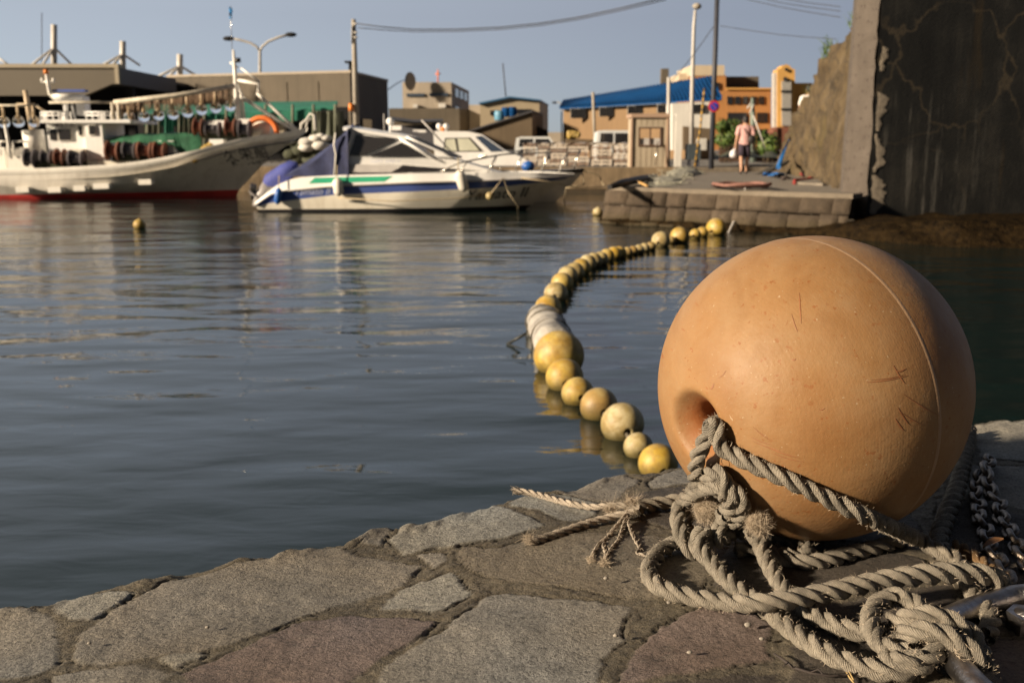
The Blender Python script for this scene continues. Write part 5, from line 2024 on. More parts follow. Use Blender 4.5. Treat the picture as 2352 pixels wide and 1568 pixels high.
# name on the bow
for s, cx, cy, size in (('久', 1610, 1162, .36), ('栄', 1712, 1146, .36), ('船', 1812, 1136, .36)):
    lettering('name_lettering', s, size, lambda v, cx=cx, cy=cy: Vector((FX(cx, 0)[0] + v.x, HF.side_y(FX(cx, 0)[0] + v.x, FX(0, cy)[1] + v.y) - .02, FX(0, cy)[1] + v.y)), M_INK, fbt, fb_m, 0, 'CENTER')
lettering('name_lettering', 'KYUEIMARU', .24, lambda v: Vector((FX(1600, 0)[0] + v.x * 1.05, HF.side_y(FX(1600, 0)[0] + v.x * 1.05, FX(0, 1200)[1] + v.y) - .02, FX(0, 1200)[1] + v.y + .085 * v.x)), M_INK, fbt, fb_m, 0, 'LEFT')


def fbox(b, cx0, cy0, cx1, cy1, y0, y1, m=0):
    x0, z1 = FX(cx0, cy0)
    x1, z0 = FX(cx1, cy1)
    k = (FY + (y0)) / 28.9                           # keep the measured picture size at this depth
    f = lambda x: x * k
    g = lambda z: CAM_H + (z - CAM_H) * k
    b.span((f(x0), y0, g(z0)), (f(x1), y1, g(z1)), m)
    return b


def fp(cx, cy, y):
    x, z = FX(cx, cy)
    k = (FY + y) / 28.9
    return Vector((x * k, y, CAM_H + (z - CAM_H) * k))


def part(name, b, mat, par=fbt):
    return b.xf(fb_m).build(name, mat, par)


# wheelhouse
wh = part('wheelhouse', fbox(fbox(MB(), 345, 885, 735, 1160, -.8, 1.0), 620, 880, 745, 1150, -1.0, -.79), M_CLEANWHITE)
part('wheelhouse_roof', fbox(MB(), 305, 865, 950, 888, -1.1, 1.2), M_CLEANWHITE)
for (a, c, d, e) in [(430, 935, 515, 1010), (575, 910, 600, 975), (650, 905, 690, 970)]:
    y = -.82 if a < 600 else -1.02
    if a == 575:
        y = -.82
    o = part('window', fbox(MB(), a - 8, c - 8, d + 8, e + 8, y - .02, y), M_WHITE)
    part('pane', fbox(MB(), a, c, d, e, y - .04, y - .021), M_TINT, o)
b = fbox(MB(), 365, 935, 415, 1010, -.84, -.80)
part('window', b, M_TINT)
lettering('number_lettering', 'HK2-7185', .16, lambda v: fp(390, 920, -.83) + Vector((v.x, 0, v.y)), M_INK, fbt, fb_m, 0, 'LEFT')
# roof rails, radar, mast
b = MB()
for (a, d) in ((315, 530), (640, 860)):
    for cy in (812, 835):
        b.tube([fp(a, cy, -1.0), fp(d, cy, -1.0)], .022, 5)
    for k in range(6):
        cx = a + (d - a) * k / 5
        b.tube([fp(cx, 812, -1.0), fp(cx, 868, -1.0)], .022, 5)
part('roof_rail', b, M_CLEANWHITE)
b = fbox(MB(), 315, 820, 345, 868, -1.0, -.9)
part('rail_board', fbox(fbox(b, 455, 815, 485, 868, -1.0, -.9), 728, 815, 755, 868, -1.0, -.9), M_CLEANWHITE)
part('radar_pedestal', fbox(fbox(MB(), 570, 700, 632, 835, -.3, .1), 480, 750, 495, 868, -.5, -.4), M_CLEANWHITE)
b = MB()
b.tube([fp(522, 740, -.3), fp(522, 715, -.3), fp(522, 690, -.3)], [.30, .42, .46], 14)
b.tube([fp(500, 868, -.3), fp(512, 740, -.3)], .03, 5)
b.tube([fp(560, 868, -.3), fp(540, 740, -.3)], .03, 5)
part('radar_base', b, M_CLEANWHITE)
part('radar_scanner', fbox(MB(), 408, 653, 642, 670, -.45, -.2), M_BLUE)
b = MB()
b.tube([fp(480, 745, -.5), fp(420, 715, -.5), fp(390, 680, -.5), fp(385, 620, -.5), fp(378, 545, -.5)], [.06, .06, .055, .05, .04], 8)
b.tube([fp(340, 600, -.5), fp(430, 600, -.5)], .03, 5)
b.tube([fp(345, 575, -.5), fp(345, 605, -.5)], .04, 6)
b.tube([fp(425, 575, -.5), fp(425, 605, -.5)], .04, 6)
m1 = part('antenna_mast', b, M_WHITE)
b = MB()
b.tube([fp(378, 545, -.5), fp(378, 515, -.5)], .07, 8)
part('beacon', b, M_AMBER, m1)
b = MB()
b.tube([fp(218, 660, -.4), fp(240, 935, -.4)], .075, 8)
b.tube([fp(150, 762, -.4), fp(275, 762, -.4)], .05, 6)
b.tube([fp(270, 762, -.4), fp(365, 815, -.4)], .025, 5)
part('rear_mast', b, pm('tan_mast', (0.50, 0.39, 0.26), .6, .2))
b = MB()
b.tube([fp(245, 940, -.5), fp(255, 1105, -.5)], .30, 16)
part('exhaust_funnel', b, M_WHITE)
b = MB()
for (a, d) in ((0, 55), (95, 205)):
    for cy in (1020, 1070):
        b.tube([fp(a, cy, -1.1), fp(d, cy, -1.1)], .025, 5)
    b.tube([fp(a, 1020, -1.1), fp(a, 1120, -1.1)], .025, 5)
    b.tube([fp(d, 1020, -1.1), fp(d, 1120, -1.1)], .025, 5)
b.tube([fp(50, 900, -1.2), fp(70, 1140, -1.2)], .04, 6)
part('stern_rail', b, M_WHITE)
part('deck_house', fbox(fbox(MB(), 40, 1125, 230, 1215, -1.0, .6), -160, 1070, 30, 1210, -.6, 1.0), M_WHITE)
part('deck_locker', fbox(fbox(MB(), 500, 1075, 595, 1120, -1.2, -.9), 620, 1160, 900, 1195, -1.2, -.6), M_CREAM)
# fore mast with stays
b = MB()
b.tube([fp(1718, 380, 0), fp(1722, 575, 0), fp(1726, 760, 0), fp(1735, 960, 0)], [.035, .06, .10, .10], 8)
b.tube([fp(1735, 590, 0), fp(1885, 610, 0), fp(1880, 680, 0)], .05, 6)
b.tube([fp(1720, 590, 0), fp(1760, 690, 0), fp(1770, 860, 0)], .05, 6)
b.tube([fp(1690, 465, 0), fp(1745, 500, 0)], .03, 5)
b.tube([fp(1765, 505, 0), fp(1895, 600, 0)], .03, 5)
b.tube([fp(1745, 700, 0), fp(2130, 945, 0)], .055, 6)
b.tube([fp(1870, 680, 0), fp(2145, 940, 0)], .045, 6)
m2 = part('fore_mast', b, M_WHITE)
b = MB()
b.tube([fp(1745, 435, 0), fp(1745, 465, 0)], .09, 8)
part('mast_lamp', b, M_BLACKP, m2)
b = MB()
b.tube([fp(1710, 380, 0), fp(1712, 80, 0)], .010, 4)
m3 = part('flag_staff', b, M_CHROME, m2)
M_PENNANT = pm('pennant', (0.02, 0.22, 0.55), .7, .1)
b = MB()
b.grid([[fp(1702, 85 + 9 * i, -.005 + .03 * math.sin(i)), fp(1716 + 4 * math.sin(i * 1.3), 88 + 9 * i, .03 * math.cos(i)), fp(1728 - i * 1.2, 100 + 8 * i, 0)] for i in range(10)])
pf = part('pennant', b, M_PENNANT)
# lamp beam and lamps
M_LAMPGLASS = bpy.data.materials.new('lamp_glass')
M_LAMPGLASS.use_nodes = True
pb_ = M_LAMPGLASS.node_tree.nodes['Principled BSDF']
pb_.inputs['Transmission Weight'].default_value = 1.0
pb_.inputs['Roughness'].default_value = 0.03
pb_.inputs['IOR'].default_value = 1.16
pb_.inputs['Base Color'].default_value = (0.95, 0.97, 0.97, 1)
b = MB()
b.tube([fp(845, 745, -1.0), fp(1300, 695, -1.0), fp(1715, 630, -.4)], .07, 6)
b.tube([fp(380, 745, -1.0), fp(860, 742, -1.0)], .035, 5)
b.tube([fp(0, 765, -1.0), fp(300, 765, -1.0)], .03, 5)
for cx in (832, 875):
    b.tube([fp(cx, 745, -1.0), fp(cx, 868, -1.0)], .055, 6)
part('lamp_beam', b, pm('beam_paint', (0.50, 0.45, 0.36), .6, .3, 6))
b = MB()
b.tube([fp(845, 760, -.2), fp(1300, 712, -.2), fp(1715, 650, .1)], .04, 6)
part('rear_lamp_beam', b, M_BLACKP)
M_SOCKET = pm('lamp_socket', (0.48, 0.36, 0.22), .5, .2)
lamps = [(945, 850), (1052, 842), (1158, 832), (1262, 826), (1366, 812), (1468, 795), (1570, 782), (1675, 768), (150, 880), (262, 880), (45, 885)]
for i, (cx, cy) in enumerate(lamps):
    y = -1.0 + (.6 * (cx - 845) / 870 if cx > 845 else 0)
    c = fp(cx, cy, y)
    topz = fp(cx, ip(cx, [(0, 765), (300, 765), (845, 745), (1300, 695), (1715, 630)]), y)
    b = MB()
    b.ball(c, .165, 16)
    o = part('squid_lamp', b, M_LAMPGLASS)
    b = MB()
    b.tube([topz, Vector((c.x, c.y, c.z + .14))], .035, 6)
    b.ball((c.x, c.y, c.z + .13), .07, 8)
    b.ball((c.x + .02, c.y - .02, c.z), .045, 8, sc=(1, 1, 1.4))
    part('socket', b, M_SOCKET, o)
M_JIG = pm('jig_lines', (0.20, 0.13, 0.08), .8, .4, 9)
b = MB()
for i in range(64):
    cx = 850 + i * 13.4 + random.uniform(-3, 3)
    y = -.75 + .5 * i / 64
    top = fp(cx, ip(cx, [(845, 752), (1300, 703), (1715, 640)]), y)
    b.tube([top, top - Vector((0, 0, random.uniform(.25, .5)))], random.uniform(.012, .03), 4)
part('jig_line', b, M_JIG)
# tarpaulin, reels, boxes on deck
M_TARP = pm('green_tarpaulin', (0.020, 0.11, 0.055), .75, .35, 3, .02, 14, col2=(0.03, 0.14, 0.07), kind='World')
b = MB()
rows = []
for i in range(25):
    s = i / 24
    cx = 760 + s * 690
    rows.append([fp(cx, ip(cx, [(760, 1010), (860, 985), (1000, 970), (1250, 960), (1400, 962), (1450, 985)]) + 8 * math.sin(i), .5), fp(cx, ip(cx, [(760, 1012), (860, 988), (1000, 973), (1250, 963), (1400, 965), (1450, 990)]) + 6 * math.sin(i * 1.2), -.7),
                 fp(cx, ip(cx, [(760, 1030), (1000, 1030), (1250, 1045), (1280, 1100), (1450, 1090)]) + 5 * math.sin(i * 2), -1.15 + .05 * math.sin(i * 2.4))])
b.grid(rows)
part('tarpaulin', b, M_TARP)
M_REELR = pm('rusty_reel', (0.22, 0.09, 0.055), .7, .4, 6, kind='World')
M_REELG = pm('grey_reel', (0.11, 0.10, 0.11), .7, .4, 6, kind='World')
for cx, cy, w, r, mt in [(215, 1135, 70, .26, M_REELG), (330, 1130, 70, .20, M_REELG), (430, 1130, 60, .25, M_REELR), (545, 1140, 100, .24, M_REELG), (815, 1085, 90, .28, M_REELR), (935, 1080, 90, .24, M_REELG), (1045, 1085, 100, .26, M_REELR), (1150, 1085, 80, .26, M_REELR), (1440, 915, 60, .26, M_REELR), (1540, 930, 110, .22, M_REELG), (1670, 915, 70, .26, M_REELR), (1770, 930, 80, .26, M_REELG)]:
    b = MB()
    a, c = fp(cx - w / 2, cy, -1.25 if cx < 1400 else -.9), fp(cx + w / 2, cy + 6, -1.25 if cx < 1400 else -.9)
    d = c - a
    b.tube([a, a + d * .12], r, 14, s=False)
    b.tube([a + d * .12, a + d * .88], r * .6, 12)
    b.tube([a + d * .88, c], r, 14, s=False)
    part('line_reel', b, mt)
M_MESS = pm('dark_gear', (0.055, 0.06, 0.035), .9, .6, 8, .03, 20, kind='World')
b = fbox(fbox(fbox(MB(), 230, 1165, 610, 1215, -1.3, -.7), 800, 1110, 1240, 1160, -1.3, -.8), 1450, 950, 1790, 1000, -.9, -.3)
part('reel_frame', b, M_MESS)
for a, c, d, e, y in [(920, 1015, 1035, 1080, -1.0), (1130, 1015, 1250, 1115, -1.0), (1510, 870, 1625, 925, -.5), (1730, 860, 1845, 985, -.5), (1510, 1005, 1610, 1045, -1.0), (925, 1150, 1000, 1180, -1.2), (1400, 875, 1470, 960, -.3)]:
    part('white_panel', fbox(MB(), a, c, d, e, y, y + .3), M_CLEANWHITE)
b = MB()
c = fp(1895, 945, -.3)
b.tube([c + Vector((-.25, 0, 0)), c + Vector((.3, 0, 0))], .33, 16)
part('cream_drum', b, M_CREAM)
M_ORANGE = pm('orange_buoyancy', (0.68, 0.16, 0.03), .55, .2)
b = MB()
b.tube([fp(1895, 945, -.7) + Vector((.42 * math.cos(a), 0, .36 * math.sin(a))) for a in np.linspace(-.2, 2.6, 14)], .085, 8)
part('orange_ring', b, M_ORANGE)
b = MB()
for i in range(9):
    cx, cy = 1370 + i * 14 + random.uniform(-6, 6), 1150 - i * 14 + random.uniform(-8, 8)
    c = fside(cx, min(cy, 1150), .12)
    c = Vector((c.x, HF.side_y(c.x, min(c.z, .9)) - .12, c.z))
    bb = MB()
    bb.ball(c, .12 + .03 * random.random(), 10)
    part('yellow_float', bb, M_FLOAT)
# gear beyond the bow, on the quay behind

# ------------------------------------------------------------------ land behind the harbour
LZ = 0.80
M_LAND = pm('quay_asphalt', (0.16, 0.145, 0.125), 0.9, 0.3, .6, kind='World')
M_QWALL = pm('far_quay_concrete', (0.20, 0.145, 0.085), 0.85, 0.3, 2, .02, 12, streak=.6, kind='World')
M_DARKFACE = pm('wet_concrete', (0.05, 0.036, 0.02), 0.8, .5, 3, kind='World')
b = MB()
b.slab([(-300, 34.2, LZ), (-1.0, 34.2, LZ), (-1.0, 32.9, LZ), (14, 32.9, LZ), (40, 22, LZ), (300, 22, LZ), (300, 900, LZ), (-300, 900, LZ)], (0, 0, -1.6))
struct(b.build('ground', M_LAND))
b = MB()
b.span((-1.05, 32.62, .12), (5.5, 32.89, LZ + .02))
o = b.build('far_quay_wall', M_QWALL)
tag(o, 'brown concrete quay wall behind the boats left of the stone pier', 'quay wall')
b = MB()
b.span((-1.05, 32.66, -.3), (5.5, 32.88, .118))
b.build('wet_foot', M_DARKFACE, o)
b = MB()
b.span((-60, 33.9, -.3), (-1.06, 34.19, LZ + .02))
tag(b.build('left_quay_wall', M_QWALL), 'long low concrete quay wall behind the fishing boat', 'quay wall')
bpy.data.objects['left_quay_wall'].name = 'quay_wall'
b = MB()
b.span((5.2, 32.35, PZ), (12.5, 32.88, LZ + .03))
struct(b.build('kerb', M_CAP))

M_CONC = pm('concrete', (0.112, 0.092, 0.066), 0.85, 0.16, .35, .01, 8, streak=.35, kind='World')
M_CONC2 = pm('pale_concrete', (0.38, 0.325, 0.255), 0.85, 0.14, .4, .01, 8, streak=.25, kind='World')
M_TANSHEET = pm('tan_cladding', (0.115, 0.097, 0.070), 0.6, 0.08, .5, kind='World')
M_GREYSHEET = pm('grey_cladding_and_shade', (0.075, 0.075, 0.085), 0.6, 0.1, .5, kind='World')
M_EDGE = pm('roof_edge', (0.34, 0.29, 0.21), 0.6, 0.08, 1, kind='World')
M_DARK = pm('dark_interior', (0.010, 0.010, 0.011), 0.95, .2)  # near-black paints in the shade inside market and stalls; also black fittings
M_OCHRE = pm('ochre_wall', (0.185, 0.115, 0.055), 0.8, 0.12, .4, streak=.25, kind='World')
M_BROWN = pm('brown_brick', (0.36, 0.17, 0.055), 0.8, 0.12, .6, kind='World')
M_YELLOWT = pm('ochre_tower', (0.52, 0.29, 0.08), 0.8, 0.1, .6, kind='World')
M_BEIGE = pm('beige_block', (0.48, 0.40, 0.29), 0.8, 0.1, .5, kind='World')
M_OLIVE = pm('olive_wall', (0.13, 0.095, 0.058), 0.85, 0.18, .5, streak=.3, kind='World')
M_CREAMSHEET = pm('cream_cladding', (0.34, 0.28, 0.19), 0.7, 0.1, .5, kind='World')
M_BLUEROOF = pm('blue_roof', (0.003, 0.045, 0.15), 0.75, 0.15, .8, kind='World')
M_BLUEROOF.node_tree.nodes['Principled BSDF'].inputs['Specular IOR Level'].default_value = 0.1
M_BLUEEDGE = pm('blue_trim', (0.03, 0.11, 0.22), 0.5, 0.1)
M_WIN = glass('dark_window', (0.018, 0.018, 0.020), 0.15)
M_WINB = glass('sky_window', (0.06, 0.08, 0.11), 0.1)
M_WALLWHITE = pm('white_wall', (0.62, 0.60, 0.55), 0.8, 0.12, .5, streak=.25, kind='World')
M_GALV = pm('galvanised', (0.42, 0.40, 0.37), 0.5, 0.15, 3, kind='World')
M_POLE = pm('concrete_pole', (0.30, 0.27, 0.225), 0.8, 0.15, 3, kind='World')
M_POLEDARK = pm('dark_pole', (0.035, 0.038, 0.05), 0.6, 0.2, 3, kind='World')
M_WIRE = pm('wire', (0.03, 0.03, 0.035), 0.7)
M_PYLON = pm('white_steel', (0.55, 0.52, 0.47), 0.5, 0.1, 3, kind='World')
M_GREENSHADE = pm('green_awning', (0.012, 0.15, 0.095), 0.75, 0.25, 1.2, kind='World')
M_NET = pm('green_net', (0.13, 0.14, 0.10), 0.9, 0.3, 2, kind='World')


def P2(px, py, Y):
    return at_y(px, py, Y)


def face(b, pts, Y, m=0, push=(0, .25, 0)):
    """flat panel given by photo corners at the distance Y, with thickness away from the viewer"""
    return b.slab([P2(x, y, Y) for x, y in pts], push, m)


def bld(name, lab, cat, loc, group=None):
    return thing(name, lab, cat, tuple(loc), group)


def shell(b, c4, z0, z1):
    """closed block on four ground corners"""
    return b.slab([(x, y, z0) for x, y in c4], (0, 0, z1 - z0))


# --- roofed fish market with pylons
W = bld('market_hall', 'broad tan canopy roof of the fish market held by white pylons, far left', 'building', (-27, 50, LZ))
fz, bz, sz, szb = at_y(0, 155, 50).z, at_y(0, 220, 50).z, at_y(0, 193, 50).z, at_y(0, 213, 57).z
S6 = 58.5
b = MB()
b.slab([Vector((-42, 50, bz)), Vector((xa(203, 50), 50, bz)), Vector((xa(268, 50), 50, sz)), Vector((xa(284, 50), 50, sz)), Vector((xa(284, 50), 50, fz)), Vector((-42, 50, fz))], (0, .35, 0))
b.build('front_fascia', M_TANSHEET, W)
b = MB()
X0 = xa(284, 50)
b.slab([Vector((X0, 50.36, sz)), Vector((X0, S6, szb)), Vector((X0, S6, fz)), Vector((X0, 50.36, fz))], (-.3, 0, 0))
b.build('side_fascia', M_GREYSHEET, W)  # darker grey than the front: shade painted onto this side
b = MB()
b.span((-42, 49.9, fz - .02), (X0 + .05, 50.6, fz + .16))
b.span((X0 - .12, 49.85, sz), (X0 + .06, 50.0, fz - .03))
b.build('roof_edge', M_EDGE, W)
b = MB()
b.slab([(-42, 50.4, fz - .25), (X0 - .31, 50.4, fz - .25), (X0 - .31, 66, fz - .25), (-42, 66, fz - .25)], (0, 0, .15))
b.build('roof', M_GREYSHEET, W)
b = MB()
b.span((-42, 60.5, LZ), (X0 + .2, 61, fz - .3))
b.span((X0 - .28, 61.2, LZ), (X0 - .05, 66, fz - .3))
b.span((X0 - .1, 64.5, LZ), (X0 + 6, 64.8, fz - .3))
b.build('back_wall', M_DARK, W)
for k in range(7):
    b = MB()
    x = -40 + k * 3.4
    b.span((x, 52, LZ), (x + .35, 52.4, fz - .3))
    b.build('column', M_DARK, W)
pyl = [(124, 57, 158, 52, 1.0), (282, 95, 152, 57, .8), (413, 125, 176, 66, .8)]
for px, yt, yb, Y, k in pyl:
    py_ = bld('pylon', 'x', 'pylon', (xa(px, Y), Y, 5.4), 'pylons on the market roof')
    py_['label'] = {124: 'tall white roof pylon with spread stays, leftmost of the three', 282: 'middle white roof pylon at the canopy corner', 413: 'shortest white roof pylon beside the concrete warehouse'}[px]
    b = MB()
    b.tube([P2(px, yb + 6, Y), P2(px, yt, Y)], .15 * Y / 52, 10)
    b.build('mast', M_PYLON, py_)
    j = P2(px, yb - (yb - yt) * .48, Y)
    for n_, (dx, dy) in enumerate([(-62, 8), (-32, 6), (-4, 8), (48, 4)]):
        b = MB()
        b.tube([j, P2(px + dx * k, yb + (0 if n_ < 3 else -2), Y + (3 if n_ > 1 else -1))], .06 * Y / 52, 6)
        b.build('stay', M_PYLON, py_)
b = MB()
b.tube([P2(-12, 128, 52), P2(32, 158, 52)], .06, 6)
tag(b.build('roof_stay', M_PYLON), 'white sloping roof stay cut by the left edge of the picture', 'stay')
b = MB()
b.tube([P2(96, 150, 52), P2(96, 30, 52)], .02, 5)
tag(b.build('whip_antenna', M_WIRE), 'very thin whip antenna above the market roof at the far left', 'antenna')

# --- concrete warehouse
CW = bld('concrete_warehouse', 'plain weathered concrete warehouse behind the fishing boat with a dark right side', 'building', (-12, 60, LZ))
A, B_, C_ = Vector((-20.8, 61.9, 0)), Vector((-9.15, 58, 0)), Vector((-8.0, 66, 0))
b = MB()
shell(b, [(A.x, A.y), (B_.x, B_.y), (C_.x, C_.y), (A.x + 1.2, A.y + 8)], LZ, at_y(0, 168, 58).z)
TOPZ = at_y(0, 168, 58).z
b.build('wall', M_CONC, CW)
b = MB()
for t in np.linspace(0, 1, 7)[1:-1]:
    p = A.lerp(B_, t)
    b.box((p.x, p.y - .02, 3.0), (.06, .05, 4.2), rz=-.31)
b.build('wall_joint', M_CONC, CW)
b = MB()
b.slab([A + Vector((0, -.06, TOPZ + .01)), B_ + Vector((.06, -.06, TOPZ + .01)), C_ + Vector((.06, 0, TOPZ + .01)), A + Vector((1.2, 8, TOPZ + .01))], (0, 0, .14))
b.build('coping', M_CONC2, CW)
b = MB()
b.box((-20.2, 61.3, 4.75), (.35, .4, .35))
b.tube([(-20.2, 61.3, 4.8), (-19.9, 61.5, 4.8)], .05, 6)
b.build('flood_lamp', M_GALV, CW)
b = MB()
q = B_.lerp(C_, .35)
b.box((q.x + .05, q.y, 2.6), (.15, 1.8, .9), rz=-.15)
b.build('side_window', M_WINB, CW)
b = MB()
b.span((-9.6, 60.5, TOPZ + .15), (-9.4, 60.8, TOPZ + .75))
b.span((-9.8, 60.3, TOPZ + .75), (-9.2, 60.9, TOPZ + .85))
b.build('roof_vent', M_DARK, CW)

# --- stalls with green awnings on the left quay
ST = bld('market_stalls', 'row of dim market stalls under a green awning behind the fishing boat', 'stall', (-15, 47, LZ))
b = MB()
b.slab([P2(560, 262, 46), P2(770, 246, 46), P2(776, 232, 50), P2(540, 235, 50)], (0, 0, -.1))
b.slab([P2(330, 262, 46), P2(556, 258, 46), P2(548, 240, 50), P2(330, 240, 50)], (0, 0, -.1))
b.build('awning', M_GREENSHADE, ST)
b = MB()
b.slab([P2(560, 263, 45.95), P2(715, 252, 45.95), P2(715, 275, 45.95), P2(560, 285, 45.95)], (0, .04, 0))
b.slab([P2(330, 263, 45.95), P2(556, 260, 45.95), P2(556, 290, 45.95), P2(330, 290, 45.95)], (0, .04, 0))
b.build('valance', M_GREENSHADE, ST)
for k, (x0, x1, m) in enumerate([(330, 372, M_NET), (375, 400, M_GREENSHADE), (404, 440, M_NET), (445, 470, M_NET), (492, 515, M_GREENSHADE), (720, 790, M_NET)]):
    b = MB()
    rows = []
    for i in range(13):
        x = x0 + (x1 - x0) * i / 12
        rows.append([P2(x, 262 - (6 if x > 700 else 0), 45.9 + .12 * math.sin(i * 1.7)), P2(x, 345, 45.9 + .12 * math.sin(i * 1.7 + 1))])
    b.grid(rows)
    b.build('curtain', m, ST)
for x in (470, 520, 610, 672, 720, 770):
    b = MB()
    b.tube([P2(x, 240, 45.8), P2(x, 350, 45.8)], .07, 6)
    b.build('post', M_NET, ST)
b = MB()
b.span((xa(320, 51), 51, LZ), (xa(800, 51), 51.3, 3.4))
b.build('back_wall', M_DARK, ST)
b = MB()
for x, y, w, h in [(455, 300, 30, 20), (560, 295, 40, 22), (640, 300, 30, 26), (590, 320, 24, 18)]:
    p = P2(x, y, 46.6)
    b.box(p, (w * .02, .5, h * .02))
b.build('counter_box', M_BEIGE, ST)

# odds and ends on the quay behind the boats
gear = bld('gear_heap', 'dark heap of fishing gear and pale sacks on the quay between the two boats', 'gear', (-9.5, 35.5, LZ))
b = MB()
for i in range(26):
    x, y = random.uniform(660, 760), random.uniform(318, 372)
    b.ball(P2(x, y, random.uniform(35.0, 36.5)), random.uniform(.15, .4), 8, sc=(1.2, 1, .8))
b.build('heap', M_MESS, gear)
b = MB()
for i in range(9):
    x, y = random.uniform(672, 750), random.uniform(310, 345)
    b.ball(P2(x, y, 34.9), random.uniform(.12, .26), 8, sc=(1.3, 1, .7))
b.build('pale_sack', M_WALLWHITE, gear)
b = MB()
b.tube([P2(690, 305, 35), P2(692, 285, 35), P2(705, 275, 35), P2(712, 262, 35), P2(722, 265, 35), P2(724, 300, 35)], .05, 6)
b.tube([P2(702, 300, 35), P2(706, 278, 35), P2(716, 272, 35)], .04, 6)
tag(b.build('white_rail', M_WALLWHITE), 'white tubular hand rail standing behind the fishing boat bow', 'rail')

# --- street lamp with two arms
SL = bld('street_lamp', 'two armed street lamp standing above the concrete warehouse', 'street lamp', tuple(P2(597, 330, 72)))
b = MB()
b.tube([P2(597, 330, 72), P2(597, 116, 72)], [.14, .10], 8)
b.build('post', M_GALV, SL)
for pts in ([(597, 118), (590, 108), (575, 99), (550, 92), (525, 88)], [(597, 118), (602, 108), (616, 96), (640, 86), (668, 79)]):
    b = MB()
    b.tube([P2(x, y, 72) for x, y in pts], .085, 7)
    b.build('arm', M_GALV, SL)
    b = MB()
    x, y = pts[-1]
    b.ball(P2(x, y + 1, 72), .42, 10, sc=(1, .5, .4))
    b.build('lamp_head', M_DARK, SL)

# --- utility pole on the left quay
UP = bld('utility_pole', 'pale concrete utility pole in front of the concrete warehouse', 'utility pole', tuple(P2(820, 345, 42)))
b = MB()
b.tube([P2(820.5, 350, 42), P2(812, 45, 42)], [.14, .09], 10)
b.build('post', M_POLE, UP)
b = MB()
for y in (55, 75, 86):
    b.tube([P2(808, y, 42), P2(820, y, 41.8)], .035, 5)
b.tube([P2(808, 60, 41.9), P2(808, 100, 41.9)], .03, 5)
b.build('bracket', M_GALV, UP)
b = MB()
b.tube([P2(806, 238, 41.8), P2(806, 255, 41.8)], .10, 8)
b.build('amber_lamp', M_AMBER, UP)


def wire(name, pts, lab, r=.012):
    b = MB()
    b.tube([Vector(p) for p in spline([tuple(p) for p in pts], 1.5)], r, 4)
    tag(b.build(name, M_WIRE), lab, 'wire')


wire('power_line', [P2(822, 55, 42), P2(950, 68, 42), P2(1150, 63, 41), P2(1330, 40, 40), P2(1530, -6, 38)], 'upper of the two sagging wires running right from the pale utility pole', .028)
wire('power_line', [P2(822, 64, 42), P2(950, 73, 42), P2(1150, 68, 41), P2(1330, 45, 40), P2(1530, 0, 38)], 'lower of the two sagging wires running right from the pale utility pole', .022)
for k, (a, c, d) in enumerate([((1655, -40), (1790, -4), (1930, 16)), ((1655, -28), (1790, 6), (1930, 26)), ((1655, -16), (1790, 16), (1930, 40)), ((1655, 60), (1790, 80), (1920, 90))]):
    wire('power_line', [P2(*a, 33), P2(*c, 30), P2(*d, 26)], ['uppermost of the wires leaving the dark pole towards the stone slope', 'second wire down from the dark pole towards the stone slope', 'third wire down from the dark pole towards the stone slope', 'lowest lone wire from the dark pole towards the stone slope'][k], .012)
wire('power_line', [P2(892, 206, 60), P2(915, 190, 66), P2(935, 182, 75)], 'short wire from the concrete warehouse corner to the grey office block', .03)
wire('guy_wire', [P2(1640, 60, 32), P2(1590, 130, 33), P2(1540, 190, 35)], 'thin wire between the dark pole and the slim grey pole', .012)


# --- grey office block
def fpoly(b, pts, Y, dy, m=0):
    return b.slab([P2(x, y, Y) for x, y in pts], (0, dy, 0), m)


def win(parent, name, rects, Y, mat, frame=None, dy=-.12):
    for (x0, y0, x1, y1) in rects:
        b = MB()
        fpoly(b, [(x0, y0), (x1, y0), (x1, y1), (x0, y1)], Y, dy)
        b.build(name, mat, parent)


OB = bld('office_block', 'grey concrete office block with two window strips and a dish on its roof corner', 'building', tuple(P2(990, 310, 85)))
z = lambda y, Y: P2(0, y, Y).z
b = MB()
shell(b, [(xa(927, 85), 85), (xa(1038, 85), 85), (xa(1078, 98.5), 98.5), (xa(927, 98.5), 98.5)], LZ, z(189, 85))
b.build('upper_block', M_CONC2, OB)
b = MB()
shell(b, [(xa(895, 82), 82), (xa(1056, 82), 82), (xa(1086, 84.98), 84.98), (xa(895, 84.98), 84.98)], LZ, z(249, 82))
b.build('lower_block', M_CONC, OB)
win(OB, 'window', [(934, 215, 975, 222), (986, 214, 1029, 221)], 85, M_WINB)
win(OB, 'air_unit', [(950, 240, 960, 248), (1008, 238, 1024, 248)], 84.9, M_WALLWHITE, dy=-.5)
X1 = xa(1038, 85)
for (t0, z0_, h) in [(.15, 5.6, .7), (.4, 5.6, .7), (.65, 5.6, .7), (.15, 4.0, .8), (.45, 4.0, .8), (.7, 4.0, .8)]:
    b = MB()
    xx = lambda t: xa(1038, 85) + t * (xa(1078, 98.5) - xa(1038, 85))
    y0_ = 85 + t0 * 13.5
    b.slab([(xx(t0) + .05, y0_, z0_), (xx(t0 + .18) + .05, y0_ + 2.4, z0_), (xx(t0 + .18) + .05, y0_ + 2.4, z0_ + h), (xx(t0) + .05, y0_, z0_ + h)], (.04, 0, 0))
    b.build('side_window', M_WIN, OB)
b = MB()
c = P2(942, 187, 84)
rows = []
for i in range(7):
    a = i / 6 * 1.45
    rows.append([c + Vector((.75 * math.sin(a) * math.cos(t) * .55 + .12 * math.cos(a), .5 * math.sin(a) * math.cos(t), .75 * math.sin(a) * math.sin(t))) for t in np.linspace(0, 6.283, 17)[:-1]])
